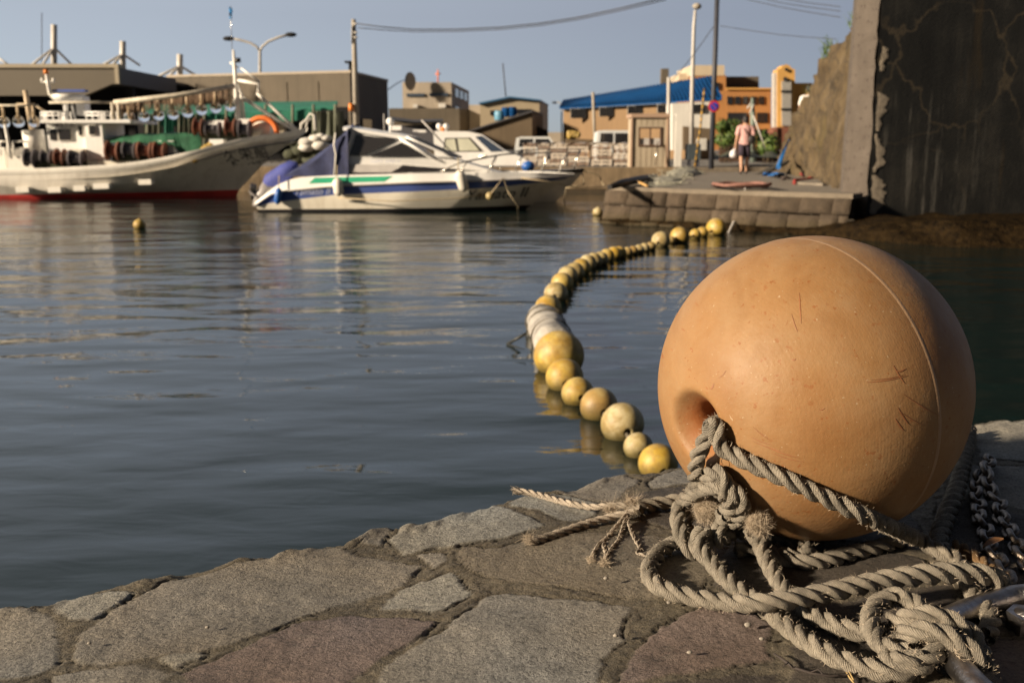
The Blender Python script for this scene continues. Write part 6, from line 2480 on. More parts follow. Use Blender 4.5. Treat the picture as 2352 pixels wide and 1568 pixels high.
b.grid(rows, wrap=True)
b.tube([c + Vector((0, 0, -.8)), c + Vector((0, 0, -.2))], .06, 6)
b.build('dish', M_BEIGE, OB)
b = MB()
b.tube([P2(1006, 190, 86), P2(1006, 160, 86)], .06, 5)
b.tube([P2(1000, 170, 86), P2(1012, 170, 86)], .06, 5)
b.build('aerial', M_ORANGE, OB)

SH = bld('dark_shed', 'low dark corrugated shed behind the cruiser roof', 'shed', tuple(P2(950, 325, 58)))
b = MB()
b.slab([P2(897, 290, 56), P2(1016, 283, 56), P2(1025, 345, 56), P2(897, 345, 56)], (0, 3, 0))
b.build('wall', M_GREYSHEET, SH)
b = MB()
b.slab([P2(895, 278, 55.6), P2(950, 286, 55.6), P2(1018, 281, 55.6), P2(1018, 277, 59), P2(950, 279, 59), P2(895, 272, 59)], (0, 0, .1))
b.build('roof', M_WIRE, SH)

# --- cream gabled shed
GS = bld('gabled_shed', 'cream clad shed with low gable and blue roof edge', 'building', tuple(P2(1171, 320, 80)))
b = MB()
Yg = 80
gp = [(1103, 345), (1239, 345), (1239, 233), (1171, 226), (1103, 241)]
b.slab([P2(x, y, Yg) for x, y in gp], (1.0, 9, 0))
b.build('wall', M_CREAMSHEET, GS)
b = MB()
b.slab([P2(1100, 240, 79.7), P2(1171, 225, 79.7), P2(1241, 232, 79.7), P2(1241, 229, 79.7), P2(1171, 221.5, 79.7), P2(1100, 236, 79.7)], (1.0, 9.6, 0))
b.build('roof', M_BLUEEDGE, GS)
win(GS, 'window', [(1126, 254, 1150, 265), (1186, 251, 1220, 262)], 80, M_WIN)
b = MB()
shell(b, [(xa(1078, 84), 84), (xa(1108, 84), 84), (xa(1108, 88), 88), (xa(1078, 88), 88)], LZ, z(241, 84))
b.build('annex', M_CONC2, GS)

# --- olive lean-to with blue tanks
LT = bld('lean_to', 'brown walled shed with a single steep sloping roof behind the cabin boat', 'shed', tuple(P2(1160, 330, 60)))
b = MB()
b.slab([P2(1080, 345, 60), P2(1222, 345, 60), P2(1222, 259, 60), P2(1080, 303, 60)], (.8, 5, 0))
b.build('wall', M_OLIVE, LT)
b = MB()
b.slab([P2(1076, 303, 59.8), P2(1223, 257, 59.8), P2(1223, 253.5, 59.8), P2(1076, 299.5, 59.8)], (.8, 5.4, 0))
b.build('roof', M_GREYSHEET, LT)
for px, py, r, m, lab in [(1147, 266, .30, pm('pale_blue_drum', (0.10, 0.27, 0.40), .5, .2), 'pale blue drum, leftmost of three on the sloping shed roof'), (1162, 258, .26, M_BLUEROOF, 'dark blue drum, middle of three on the sloping shed roof'), (1177, 257, .26, M_BLUEROOF, 'dark blue drum, rightmost of three on the sloping shed roof')]:
    b = MB()
    c = P2(px, py, 61)
    b.tube([c - Vector((0, 0, .28)), c - Vector((0, 0, .2)), c + Vector((0, 0, .2)), c + Vector((0, 0, .28))], [r * .9, r, r, r * .85], 14)
    b.tube([c - Vector((0, 0, .03)), c + Vector((0, 0, .03))], r * 1.04, 14)
    tag(b.build('drum', m), lab, 'drum', 'blue drums on the shed roof')
b = MB()
b.slab([P2(1222, 345, 62), P2(1260, 345, 62), P2(1258, 300, 62), P2(1222, 285, 62)], (0, 2, 0))
tag(b.build('dark_hut', M_DARK), 'small black hut beside the brown sloping shed', 'hut')
b = MB()
b.tube([P2(1162, 222, 82), P2(1155, 146, 82)], .05, 5)
tag(b.build('whip_antenna', M_WIRE), 'thin leaning aerial above the cream gabled shed', 'antenna')

# --- warehouse with the blue roof
BW = bld('blue_roof_warehouse', 'ochre warehouse with a bright blue sloping roof and dark windows', 'building', tuple(P2(1450, 330, 56)))
ya = lambda px: 62 - (px - 1294) / (1640 - 1294) * 8
b = MB()
wl_ = [P2(1294, 251, ya(1294)), P2(1640, 232, ya(1640))]
b.slab([Vector((wl_[0].x, wl_[0].y, LZ)), Vector((wl_[1].x, wl_[1].y, LZ)), wl_[1], wl_[0]], (.6, 4, 0))
b.build('wall', M_OCHRE, BW)
b = MB()
rp_ = [P2(1286, 251, 61.6), P2(1658, 229, 53.0), P2(1632, 180, 58), P2(1296, 234, 66)]
b.slab(rp_, (0, .25, .12))
b.build('roof', M_BLUEROOF, BW)
b = MB()
for k in range(46):
    s = k / 45
    p, q = rp_[0].lerp(rp_[1], s), rp_[3].lerp(rp_[2], s)
    b.tube([p + Vector((0, .1, .14)), q + Vector((0, .1, .14))], .045, 4, s=False)
b.build('roof_rib', M_BLUEROOF, BW)
b = MB()
b.slab([rp_[1] + Vector((0, .3, 0)), Vector((rp_[1].x, rp_[1].y + 6, 3.7)), rp_[2] + Vector((.2, 3, 0)), rp_[2] + Vector((0, .3, 0))], (.1, 0, 0))
b.build('roof_end', M_BLUEROOF, BW)
for (x0, y0, x1, y1) in [(1311, 250, 1346, 271), (1377, 247, 1409, 267), (1442, 244, 1475, 263), (1510, 241, 1540, 259)]:
    Yw = ya(x1) - .25
    b = MB()
    fpoly(b, [(x0 - 1, y0 - 1), (x1 + 1, y0 - 1), (x1 + 1, y1 + 1), (x0 - 1, y1 + 1)], Yw, -.08)
    o = b.build('window', M_GALV, BW)
    b = MB()
    xm = (x0 + x1) / 2
    fpoly(b, [(x0, y0), (xm - 1, y0), (xm - 1, y1), (x0, y1)], Yw - .09, -.05)
    b.build('pane', M_WIN, o)
    b = MB()
    fpoly(b, [(xm + 1, y0), (x1, y0), (x1, y1), (xm + 1, y1)], Yw - .09, -.05)
    b.build('pane', M_WIN, o)
WS = bld('white_house', 'white plastered house under the right end of the blue roof', 'building', tuple(P2(1590, 330, 52)))
b = MB()
fpoly(b, [(1544, 238), (1640, 233), (1640, 345), (1544, 345)], 52, 2.0)
b.build('wall', M_WALLWHITE, WS)
win(WS, 'window', [(1583, 240, 1618, 258)], 52, M_WIN)
b = MB()
fpoly(b, [(1570, 290), (1640, 296), (1640, 345), (1570, 345)], 51, .4)
b.build('lower_wall', M_OLIVE, WS)
win(WS, 'white_door', [(1600, 318, 1622, 345)], 50.9, M_WALLWHITE)
b = MB()
b.span((xa(1517, 76), 76, LZ), (xa(1526, 76), 76.4, z(194, 76)))
ch = tag(b.build('chimney', M_CONC), 'square grey chimney rising behind the blue roof', 'chimney')
b = MB()
b.span((xa(1522, 76) - .25, 75.9, z(194, 76)), (xa(1531, 76), 76.5, z(158, 76)))
b.build('flue', M_CONC, ch)

# --- brown hotel
HT = bld('brown_hotel', 'brown brick hotel with small square windows behind the bushes', 'building', tuple(P2(1690, 330, 97)))
b = MB()
fpoly(b, [(1668, 202), (1771, 202), (1771, 345), (1668, 345)], 97, 10)
b.build('main_block', M_BROWN, HT)
b = MB()
fpoly(b, [(1590, 172), (1667.5, 172), (1667.5, 345), (1590, 345)], 97.05, 9)
b.build('tall_block', M_BROWN, HT)
b = MB()
fpoly(b, [(1587, 150), (1664, 150), (1664, 174), (1587, 174)], 97, 8)
fpoly(b, [(1560, 169), (1597, 169), (1597, 185), (1560, 185)], 99, 6)
b.build('roof_storey', M_BEIGE, HT)
b = MB()
fpoly(b, [(1670, 176), (1743, 176), (1743, 201.5), (1670, 201.5)], 99, 6)
b.build('plant_room', M_CONC, HT)
b = MB()
fpoly(b, [(1668, 202), (1772, 202), (1772, 206), (1668, 206)], 96.8, .15)
b.build('cornice', M_YELLOWT, HT)
win(HT, 'window', [(1670 + k * 18.3, 222, 1682 + k * 18.3, 240) for k in range(5)] + [(1671, 259, 1715, 282), (1738, 259, 1763, 282), (1732, 297, 1764, 314), (1640, 190, 1652, 205)], 97, M_WIN)
TW = bld('ochre_tower', 'slim ochre tower with arched top and tall grey window strip', 'tower', tuple(P2(1806, 330, 91)))
b = MB()
fpoly(b, [(1786, 345), (1826, 345), (1826, 160), (1818, 157), (1814, 151), (1806, 148), (1798, 151), (1794, 157), (1786, 160)], 91, 1.6)
b.build('shaft', M_YELLOWT, TW)
win(TW, 'window_strip', [(1795, 187, 1816, 208), (1795, 213, 1816, 249), (1795, 254, 1816, 289)], 91, pm('grey_glazing', (0.30, 0.29, 0.27), .3, .1), dy=-.2)
win(TW, 'dark_band', [(1794, 208, 1817, 213), (1794, 249, 1817, 254)], 91, M_DARK, dy=-.3)  # dark bands between the window strips
b = MB()
p = P2(1806, 160, 90.9)
b.tube([p, p - Vector((0, .1, 0))], .15, 16)
b.tube([P2(1804, 182, 90.9), P2(1804, 182, 90.7)], .2, 8)
b.build('round_vent', M_DARK, TW)
b = MB()
fpoly(b, [(1778, 345), (1786, 345), (1786, 165), (1778, 168)], 91.2, .8)
b.build('white_flank', M_GALV, TW)
b = MB()
fpoly(b, [(1826, 345), (1866, 345), (1866, 191), (1826, 191)], 92, 4)
b.build('wing', M_YELLOWT, TW)
b = MB()
fpoly(b, [(1776, 345), (1786, 345), (1786, 292), (1776, 300)], 90, 2)
fpoly(b, [(1788, 345), (1866, 345), (1866, 292), (1788, 292)], 90.2, .6)
b.build('base_wall', pm('red_brick', (0.16, 0.06, 0.035), .85, .2), TW)
# distance beyond the gap between the buildings
b = MB()
for x, y in ((1278, 304),):
    p = P2(x, y, 150)
    b.span((p.x - 1.5, 150, LZ), (p.x + 1.2, 152, p.z))
tag(b.build('far_houses', M_CONC2), 'tiny pale house far off in the gap left of the blue roof', 'house')
bpy.data.objects['far_houses'].name = 'far_house'
FL = bld('street_lamp', 'faint far lamp in the gap left of the blue roofed warehouse', 'street lamp', tuple(P2(1262, 320, 90)))
b = MB()
b.tube([P2(1290, 330, 90), P2(1290, 240, 90), P2(1284, 235, 90), P2(1274, 236, 90)], .06, 5)
b.build('post', M_GALV, FL)
b = MB()
b.ball(P2(1274, 236, 90), .25, 8, sc=(1, .5, .4))
b.build('lamp_head', M_DARK, FL)

# --- poles near the pier
p1 = bld('street_lamp', 'tall grey street lamp beside the dark utility pole', 'street lamp', tuple(P2(1588, 345, 36)))
b = MB()
b.tube([P2(1588, 352, 36), P2(1590, 200, 36), P2(1594, 60, 36), P2(1597, 24, 36)], [.085, .075, .06, .05], 8)
b.build('post', M_GALV, p1)
b = MB()
b.ball(P2(1601, 15, 36), .16, 10, sc=(1.0, .8, .7))
b.build('lamp_head', M_POLE, p1)
p2 = bld('utility_pole', 'dark utility pole carrying the round no stopping sign', 'utility pole', tuple(P2(1634, 385, 31.8)))
b = MB()
b.tube([P2(1633.5, 388, 31.8), P2(1648, -30, 31.8)], [.085, .075], 10)
b.build('post', M_POLEDARK, p2)
sg = bld('no_stopping_sign', 'round blue no stopping sign with red border and slash on the dark pole', 'sign', tuple(P2(1639, 256, 31.6)))
c = P2(1639.5, 244.5, 31.62)
for k, (r, m) in enumerate([(.175, pm('sign_red', (0.50, 0.03, 0.035), .45, .1)), (.118, pm('sign_blue', (0.02, 0.045, 0.36), .45, .1))]):
    b = MB()
    b.tube([c - Vector((0, .02 * k, 0)), c - Vector((0, .02 * k + .019, 0))], r, 28, s=False)
    b.build('red_border' if k == 0 else 'blue_disc', m, sg)
b = MB()
b.box(c - Vector((0, .045, 0)), (.25, .008, .018), ry=R(45))
b.build('red_slash', bpy.data.materials['sign_red'], sg)
p3 = MB()
p3.tube([P2(1535, 384, 34.5), P2(1536, 178, 34.5)], .06, 8)
tag(p3.build('grey_pole', M_GALV), 'slim grey pole standing at the right corner of the booth', 'pole')
p3 = MB()
p3.tube([P2(1367, 345, 48), P2(1362, 212, 48)], .07, 8)
tag(p3.build('lamp_pole', M_POLE), 'thin pole in front of the left part of the blue roofed warehouse', 'pole')
p3 = MB()
p3.span((xa(1551, 33.2), 33.2, LZ), (xa(1566, 33.2), 33.4, z(262, 33.2)))
tag(p3.build('white_post', M_WALLWHITE), 'thick white square post right of the booth', 'post')
M_STRIPE = NT('striped_guard')
_w = M_STRIPE.n.new('ShaderNodeTexWave')
_w.bands_direction = 'Z'
_w.inputs['Scale'].default_value = 1.55
M_STRIPE.l.new(M_STRIPE.co('World'), _w.inputs['Vector'])
M_STRIPE = M_STRIPE.out(M_STRIPE.ramp(_w.outputs['Fac'], [(0.48, (0.10, 0.07, 0.03)), (0.52, (0.42, 0.24, 0.03))]), .6)
p3 = MB()
p3.tube([P2(1596, 384, 32.6), P2(1609, 290, 32.6), P2(1618, 203, 32.6)], .032, 8)
tag(p3.build('wire_guard', M_STRIPE), 'leaning yellow and black striped guy wire guard between the two poles', 'wire guard')
p3 = MB()
p3.span((xa(1580, 33.2), 33.2, LZ + .25), (xa(1610, 33.2), 33.7, z(331, 33.2)))
o = tag(p3.build('bin', pm('dark_bin', (0.045, 0.06, 0.07), .6, .2)), 'dark blue grey bin box beside the dark utility pole', 'bin')
for xx in (1585, 1604):
    p3 = MB()
    p3.span((xa(xx, 33.2), 33.25, LZ), (xa(xx + 4, 33.2), 33.6, LZ + .249))
    p3.build('leg', M_POLEDARK, o)

# --- ticket booth
KB = bld('booth', 'small beige booth with one square window at the head of the pier', 'booth', tuple(P2(1493, 383, 33.4)))
M_BOOTH = pm('booth_panel', (0.40, 0.335, 0.245), .7, .12, 2, streak=.2, kind='World')
M_BOOTHE = pm('booth_edge', (0.35, 0.24, 0.17), .7, .12, 2, kind='World')
Yk = 33.3
zb, zt_ = LZ, z(270, Yk)
x0, x1 = xa(1452, Yk), xa(1530, Yk)
wx0, wx1, wz0, wz1 = xa(1466, Yk), xa(1520, Yk), z(337, Yk), z(292, Yk)
b = MB()
b.span((x0, Yk, zb), (x1, Yk + .04, wz0))
b.span((x0, Yk, wz1), (x1, Yk + .04, zt_))
b.span((x0, Yk, wz0), (wx0, Yk + .04, wz1))
b.span((wx1, Yk, wz0), (x1, Yk + .04, wz1))
b.span((x0, Yk + .041, zb), (x0 + .04, Yk + 1.2, zt_))
b.span((x1 - .04, Yk + .041, zb), (x1, Yk + 1.2, zt_))
b.build('wall', M_BOOTH, KB)
b = MB()
for xx in np.linspace(x0 + .1, x1 - .1, 6):
    b.span((xx - .006, Yk - .006, zb + .02), (xx + .006, Yk - .001, wz0 - .02))
    b.span((xx - .006, Yk - .006, wz1 + .05), (xx + .006, Yk - .001, zt_ - .02))
b.build('panel_groove', M_OLIVE, KB)
b = MB()
b.span((x0 - .06, Yk - .08, zt_), (x1 + .1, Yk + 1.3, zt_ + .12))
b.build('roof', M_BOOTHE, KB)
for q0, q1 in (((x0 - .05, zb), (x0, zt_)), ((x1, zb), (x1 + .07, zt_))):
    b = MB()
    b.span((q0[0], Yk - .05, q0[1]), (q1[0], Yk + .1, q1[1] - .002))
    b.build('corner_post', M_BOOTHE, KB)
b = MB()
b.span((wx0, Yk - .03, wz0), (wx0 + .05, Yk + .06, wz1))
b.span((wx1 - .05, Yk - .03, wz0), (wx1, Yk + .06, wz1))
b.span((wx0 + .051, Yk - .03, wz1 - .05), (wx1 - .051, Yk + .06, wz1))
b.span((wx0 + .051, Yk - .03, wz0), (wx1 - .051, Yk + .06, wz0 + .05))
xm = (wx0 + wx1) / 2
b.span((xm - .02, Yk - .02, wz0 + .051), (xm + .02, Yk + .05, wz1 - .051))
o = b.build('window_frame', pm('window_brown', (0.06, 0.032, 0.022), .6, .1), KB)
b = MB()
b.span((wx0 + .06, Yk + .03, wz0 + .06), (xm - .025, Yk + .045, wz0 + .27))
b.span((xm + .025, Yk + .03, wz0 + .06), (wx1 - .06, Yk + .045, wz0 + .27))
b.build('lower_pane', M_GREYP, o)
b = MB()
b.tube([P2(1504, 381, 33.0), P2(1511, 325, 33.2)], .018, 6)
tag(b.build('leaning_rod', M_CHROME), 'pale thin rod leaning against the booth front', 'rod')

# --- stacks of crates
M_CRATE = pm('pale_crate', (0.60, 0.53, 0.45), .8, .25, 5, kind='World')
M_CRATE2 = pm('brown_crate', (0.28, 0.20, 0.15), .8, .3, 5, kind='World')
M_SHEET = pm('cover_sheet', (0.60, 0.54, 0.5), .6, .15, 2, kind='World')
ORD = ['lowest', 'second from the ground', 'third from the ground', 'fourth from the ground', 'fifth from the ground', 'sixth from the ground', 'topmost']
stacks = [(1203, 1232, 'the leftmost stack behind the bow rail'), (1235, 1261, 'the second stack from the left behind the bow rail'), (1265, 1302, 'the third stack from the left behind the bow rail'), (1306, 1353, 'the widest crate stack, fourth from the left'), (1358, 1405, 'the fifth crate stack from the left'), (1411, 1446, 'the stack touching the booth')]
for si, (a, c, lab) in enumerate(stacks):
    Y = 35.2
    X0_, X1_ = xa(a, Y), xa(c, Y)
    for k in range(7):
        zz = LZ + .01 + k * .112
        dx = random.uniform(-.03, .03)
        b = MB()
        b.span((X0_ + dx, Y, zz + .042), (X1_ + dx, Y + .8, zz + .105))
        for q in (0, .5, .999):
            xx = X0_ + dx + (X1_ - X0_ - .10) * q
            b.span((xx, Y + .02, zz), (xx + .05 + .03 * random.random(), Y + .75, zz + .041))
        tag(b.build('crate', M_CRATE if (k + si) % 3 else M_CRATE2), 'crate ' + ORD[k] + ' in ' + lab, 'crate', 'crates stacked by the booth')
    b = MB()
    b.grid([[Vector((X0_ - .04 + (X1_ - X0_ + .08) * u, Y - .04 + .9 * v, LZ + .80 + .02 * math.sin(u * 7 + v * 5) - (.05 if u in (0, 1) else 0))) for u in (0, .2, .4, .6, .8, 1)] for v in (0, .5, 1)])
    o = b.build('cover_sheet', M_SHEET, recalc=False)
    tag(o, 'whitish sheet lying over ' + lab, 'cover sheet', 'sheets over the crate stacks')


def van(name, lab, px, py, Y, L, H, mat):
    t = thing(name, lab, 'van', (xa(px, Y), Y, LZ))
    x = xa(px, Y)
    zc = LZ
    prof = [(-.5, .15), (-.5, .55), (-.47, .95), (-.38, 1.0), (.22, 1.0), (.36, .62), (.5, .52), (.5, .15)]
    b = MB()
    b.slab([(x + u * L, Y, zc + v * H) for u, v in prof], (0, 1.5, 0))
    b.build('body', mat, t)
    b = MB()
    b.slab([(x + u * L, Y - .006, zc + v * H) for u, v in [(-.42, .62), (-.40, .92), (-.12, .92), (-.12, .62)]], (0, .003, 0))
    b.build('side_window', M_WIN, t)
    b = MB()
    b.slab([(x + u * L, Y - .006, zc + v * H) for u, v in [(-.08, .62), (-.08, .92), (.2, .92), (.32, .62)]], (0, .003, 0))
    b.build('side_window', M_WIN, t)
    for u in (-.3, .3):
        b = MB()
        b.tube([(x + u * L, Y - .02, zc + .3), (x + u * L, Y + .25, zc + .3)], .3, 16, s=False)
        b.build('wheel', M_BLACKP, t)
    return t


M_VANW = pm('van_white', (0.62, 0.64, 0.64), .35, .05)
van('parked_van', 'white van with blue tinge parked behind the crates left of the booth', 1420, 330, 39, 1.7, 1.28, M_VANW)
van('parked_van', 'pale van roof showing low behind the leftmost crate stack', 1238, 330, 40, 1.9, 1.05, M_VANW)
b = MB()
fpoly(b, [(1300, 318), (1395, 322), (1395, 345), (1300, 345)], 44, .5)
tag(b.build('low_wall', M_OLIVE), 'low dark wall in front of the blue roofed warehouse', 'wall')
b = MB()
for i in range(16):
    b.ball(P2(1316 + random.uniform(-9, 12), 309 + random.uniform(-5, 6), 44), .12, 6)
tag(b.build('yellow_flowers', M_FLOAT, recalc=False), 'small clump of yellow flowers by the warehouse wall', 'flowers')
bpy.data.objects['yellow_flowers'].name = 'flower_clump'

# --- bushes with leaves
def leaf_material():
    t = NT('leaf')
    info = t.n.new('ShaderNodeNewGeometry')
    c = t.ramp(info.outputs['Random Per Island'], [(0, (0.035, 0.07, 0.012)), (.6, (0.075, 0.13, 0.02)), (1, (0.13, 0.17, 0.03))])
    return t.out(c, .6)


M_LEAFG = leaf_material()
M_STEM = pm('stem', (0.08, 0.055, 0.03), .9)


def bush(lab, cx, cy, w, h, Y, n, cat='bush'):
    t = thing('bush', lab, cat, (xa(cx, Y), Y, LZ), None)
    b = MB()
    s = Y / FPX
    c = P2(cx, cy, Y)
    lobes = [(c + Vector((random.uniform(-.7, .7) * w * s / 2, random.uniform(-.3, .3), random.uniform(-.7, .7) * h * s / 2)), random.uniform(.25, .42) * min(w, h) * s) for _ in range(9)]
    for i in range(n):
        lc, lr = random.choice(lobes)
        d = Vector((random.gauss(0, 1), random.gauss(0, 1), random.gauss(0, 1))).normalized()
        p = lc + d * lr * random.uniform(.5, 1.1)
        u = d.orthogonal().normalized()
        u.rotate(Quaternion(d, random.uniform(0, 6.28)))
        v = (d + Vector((random.uniform(-.6, .6),) * 3)).cross(u).normalized()
        L_ = random.uniform(.04, .09) * Y / 35
        b.add([p - u * L_, p + v * L_ * .45, p + u * L_, p - v * L_ * .45], [(0, 1, 2, 3)], 0, False)
    b.build('foliage', M_LEAFG, t, recalc=False)
    b = MB()
    for k in range(5):
        b.tube([(c.x + (k - 2) * .1, c.y, LZ), lobes[k][0]], .025, 5)
    b.build('stem', M_STEM, t)


bush('round green bush at the left of the walking person beyond the pier', 1672, 308, 60, 52, 42, 1700)
bush('green bush at the right of the walking person beside the stone slope', 1768, 332, 54, 46, 40, 1500)
bush('small green shrub behind the white cabin boat roof', 1006, 288, 34, 14, 70, 500)
for lab, x0, x1, y0, Y in [('brown timber fence behind the left bush', 1652, 1700, 318, 43), ('brown timber fence left of the walking person', 1735, 1800, 345, 43)]:
    b = MB()
    k = 0
    x = x0
    while x < x1:
        fpoly(b, [(x, y0 + 2 * (k % 2)), (x + 4.4, y0 + 2 * (k % 2)), (x + 4.4, 372), (x, 372)], Y, .06)
        x += 5
        k += 1
    tag(b.build('timber_fence', pm('fence_wood', (0.075, 0.04, 0.025), .85, .3, 4)), lab, 'fence')
b = MB()
b.grid([[P2(1640 + 150 * u, 352 + 10 * v + 5 * math.sin(u * 20) * (1 - v), 38 - 3 * v) for u in np.linspace(0, 1, 30)] for v in (0, .5, 1)])
o = b.build('verge', M_MESS, recalc=False)
o['kind'] = 'structure'
ps = bld('steel_pole', 'green grey steel pole with braces behind the walking person', 'pole', tuple(P2(1730, 370, 40)))
b = MB()
b.tube([P2(1730, 372, 40), P2(1729, 262, 40), P2(1728, 225, 40)], [.12, .10, .05], 8)
b.build('post', pm('pole_green', (0.16, 0.20, 0.17), .6, .2), ps)
for pts in ([(1730, 265), (1762, 350)], [(1726, 235), (1716, 250)], [(1731, 240), (1722, 262)]):
    b = MB()
    b.tube([P2(x, y, 39.8) for x, y in pts], .035, 5)
    b.build('brace', M_GALV, ps)
# grass tufts on top of the slope
b = MB()
for uu in (.30, .33, .36, .60, .12):
    for i in range(22):
        p = Vector(rock_wall(uu + random.uniform(-.01, .01), 1.0)) + Vector((random.uniform(-.1, .1), 0, -.03))
        hair(b, p, Vector((random.uniform(-.6, .2), random.uniform(-.3, .3), 1)), random.uniform(.08, .34), .010, .3, 3)
o = b.build('slope_weeds', M_LEAFG, recalc=False)
tag(o, 'thin green weeds sprouting from the crest of the stone slope', 'weeds')
o['kind'] = 'stuff'

# ------------------------------------------------------------------ things lying on the pier
DZ = PZ + .004
D = lambda px, py, h=0: at_z(px, py, DZ + h)
M_NETG = pm('fishing_net', (0.26, 0.25, 0.20), .95, .35, 14, .02, 60, col2=(0.30, 0.29, 0.23), kind='World')
M_RUBBER = pm('black_rubber', (0.014, 0.012, 0.011), .6, .3, 6, kind='World')


def heap(name, lab, cat, outline, h, mat, seed=0, n=26):
    ctr = sum((D(*p) for p in outline), Vector()) / len(outline)
    rows = []
    pts = [D(*p) for p in outline]
    m = len(pts)
    for v in np.linspace(1, 0, 9):
        row = []
        for j in range(n):
            u = j / n * m
            i = int(u)
            p = pts[i % m].lerp(pts[(i + 1) % m], u - i)
            q = ctr.lerp(p, v)
            row.append(q + Vector((0, 0, h * (1 - v ** 2) * (0.55 + .9 * fbm(np.array([q.x * 3.0]), np.array([q.y * 3.0]), 4, seed)[0]))))
        rows.append(row)
    b = MB()
    b.grid(rows, wrap=True)
    o = b.build(name, mat, recalc=False)
    return tag(o, lab, cat)


def strands(o, outline, h, mat, n, L=.35):
    pts = [D(*p) for p in outline]
    ctr = sum(pts, Vector()) / len(pts)
    b = MB()
    for i in range(n):
        p = ctr.lerp(random.choice(pts), random.random() ** .6)
        q = [p + Vector((0, 0, h * .6))]
        d = Vector((random.gauss(0, 1), random.gauss(0, 1), 0)).normalized()
        for k in range(5):
            d = (d + Vector((random.uniform(-.8, .8), random.uniform(-.8, .8), random.uniform(-.3, .3)))).normalized()
            q.append(Vector((q[-1].x + d.x * L / 5, q[-1].y + d.y * L / 5, max(DZ + .01, q[-1].z + d.z * L / 8))))
        b.tube(q, .012, 4)
    b.build('cord', mat, o)


ol = [(1530, 397), (1560, 389), (1610, 390), (1612, 400), (1580, 408), (1535, 410)]
o = heap('net_heap', 'grey green heap of fishing net on the pier edge near the booth', 'net', ol, .16, M_NETG, 3)
strands(o, ol, .13, M_NETG, 40)
ol = [(1482, 425), (1500, 412), (1540, 408), (1575, 412), (1560, 426), (1500, 431)]
o = heap('net_heap', 'flatter spread of fishing net nearest the left corner of the pier', 'net', ol, .09, M_NETG, 5)
strands(o, ol, .08, M_NETG, 46)
b = MB()
b.tube([D(1400, 430, .05), D(1430, 420, .09), D(1470, 412, .10), D(1505, 404, .06)], [.05, .08, .085, .05], 10)
tag(b.build('rubber_fender', M_RUBBER), 'long black rubber fender lying along the left edge of the pier', 'fender')
b = MB()
b.tube([D(1446, 409, .12), D(1486, 427, .05)], .022, 7)
tag(b.build('bamboo_pole', pm('bamboo', (0.50, 0.30, 0.10), .6, .2, 5)), 'short orange bamboo pole across the nets on the pier', 'pole')
b = MB()
b.box(D(1512, 412, .06), (.42, .2, .06), rz=.2)
tag(b.build('pale_plank', M_WALLWHITE), 'small whitish plank between the nets on the pier', 'plank')
M_HOSE = pm('pink_hose', (0.22, 0.105, 0.08), .7, .25, 10, kind='World')
M_HOSED = pm('dark_hose', (0.06, 0.045, 0.04), .8, .4, 10, kind='World')
co_ = thing('hose_coil', 'flattened coil of pinkish brown hose at the pier front', 'hose', tuple(D(1697, 426)))
for k in range(5):
    c = D(1697 + k * 2, 427 - k, .03 + .022 * k)
    b = MB()
    b.tube([c + Vector((.52 * math.cos(a) * (1 + .05 * math.sin(3 * a + k)), .42 * math.sin(a) * (1 + .06 * math.cos(2 * a + k)), .012 * math.sin(5 * a + k))) for a in np.linspace(0, 6.283, 40)[:-1]], .030, 7, closed=True)
    b.build('hose_turn', M_HOSE if k in (2, 4) else M_HOSED, co_)
b = MB()
pts = [D(1712, 434, .02), D(1711, 441, -.02), at_y(1706, 462, 18.75), at_y(1690, 500, 18.3), at_z(1672, 538, -.02)]
path = spline([tuple(p) for p in pts], .012)
P_ = [Vector(p) for p in path]
ch2 = thing('hanging_chain', 'thin grey chain hanging down the pier wall from the hose coil', 'chain', tuple(P_[0]))
b.tube(P_, .014, 6)
for i in range(0, len(P_), 6):
    b.ball(P_[i], .022, 6)
b.build('links', M_GALV, ch2, recalc=False)
bag = thing('float_bag', 'black net bag bundled on a bright blue sheet at the foot of the stone slope', 'bag', tuple(D(1775, 395)))
rows = []
c = D(1772, 388, .16)
for i in range(10):
    a = -math.pi / 2 + math.pi * i / 9
    rows.append([c + Vector((.42 * math.cos(a) * math.cos(t) * (1 + .25 * n3(math.cos(t) * 2 + 5, i * .5, 3)) + .3 * math.sin(a), .25 * math.cos(a) * math.sin(t), .20 * math.sin(a) + .14 * math.cos(a) * math.cos(t))) for t in np.linspace(0, 6.283, 20)[:-1]])
b = MB()
b.grid(rows, wrap=True)
b.build('bag', pm('black_net', (0.025, 0.022, 0.018), .9, .4, 12), bag)
M_TARPB = pm('blue_sheet', (0.01, 0.115, 0.36), .6, .25, 5, kind='World')
b = MB()
b.grid([[D(1752 + 50 * u, 396 + 8 * v, .03 + .05 * math.sin(u * 9) * math.cos(v * 4) + .20 * u * (1 - v)) for u in np.linspace(0, 1, 14)] for v in np.linspace(0, 1, 6)])
b.build('blue_sheet', M_TARPB, bag, recalc=False)
b = MB()
b.tube([D(1788, 384, .3), at_y(1800, 348, 29.5), at_y(1812, 322, 29.0)], [.06, .045, .02], 7)
b.build('blue_strap', M_TARPB, bag)
M_REDR = pm('red_rope', (0.30, 0.03, 0.025), .8, .3, 8, kind='World')
b = MB()
b.tube([D(1830, 392, .1), D(1846, 404, .06), D(1868, 409, .05), D(1850, 412, .06), D(1826, 414, .05), D(1824, 420, .03)], .035, 7)
b.tube([D(1842, 382, .22), D(1850, 400, .08), D(1862, 410, .04)], .03, 7)
tag(b.build('red_rope', M_REDR), 'tangle of red rope near the foot of the stone slope', 'rope')
b = MB()
b.box(D(1829, 390, .12), (.42, .06, .07), rz=-.25, ry=.25)
tag(b.build('yellow_bar', M_FLOAT), 'short yellow bar lying by the red rope', 'bar')
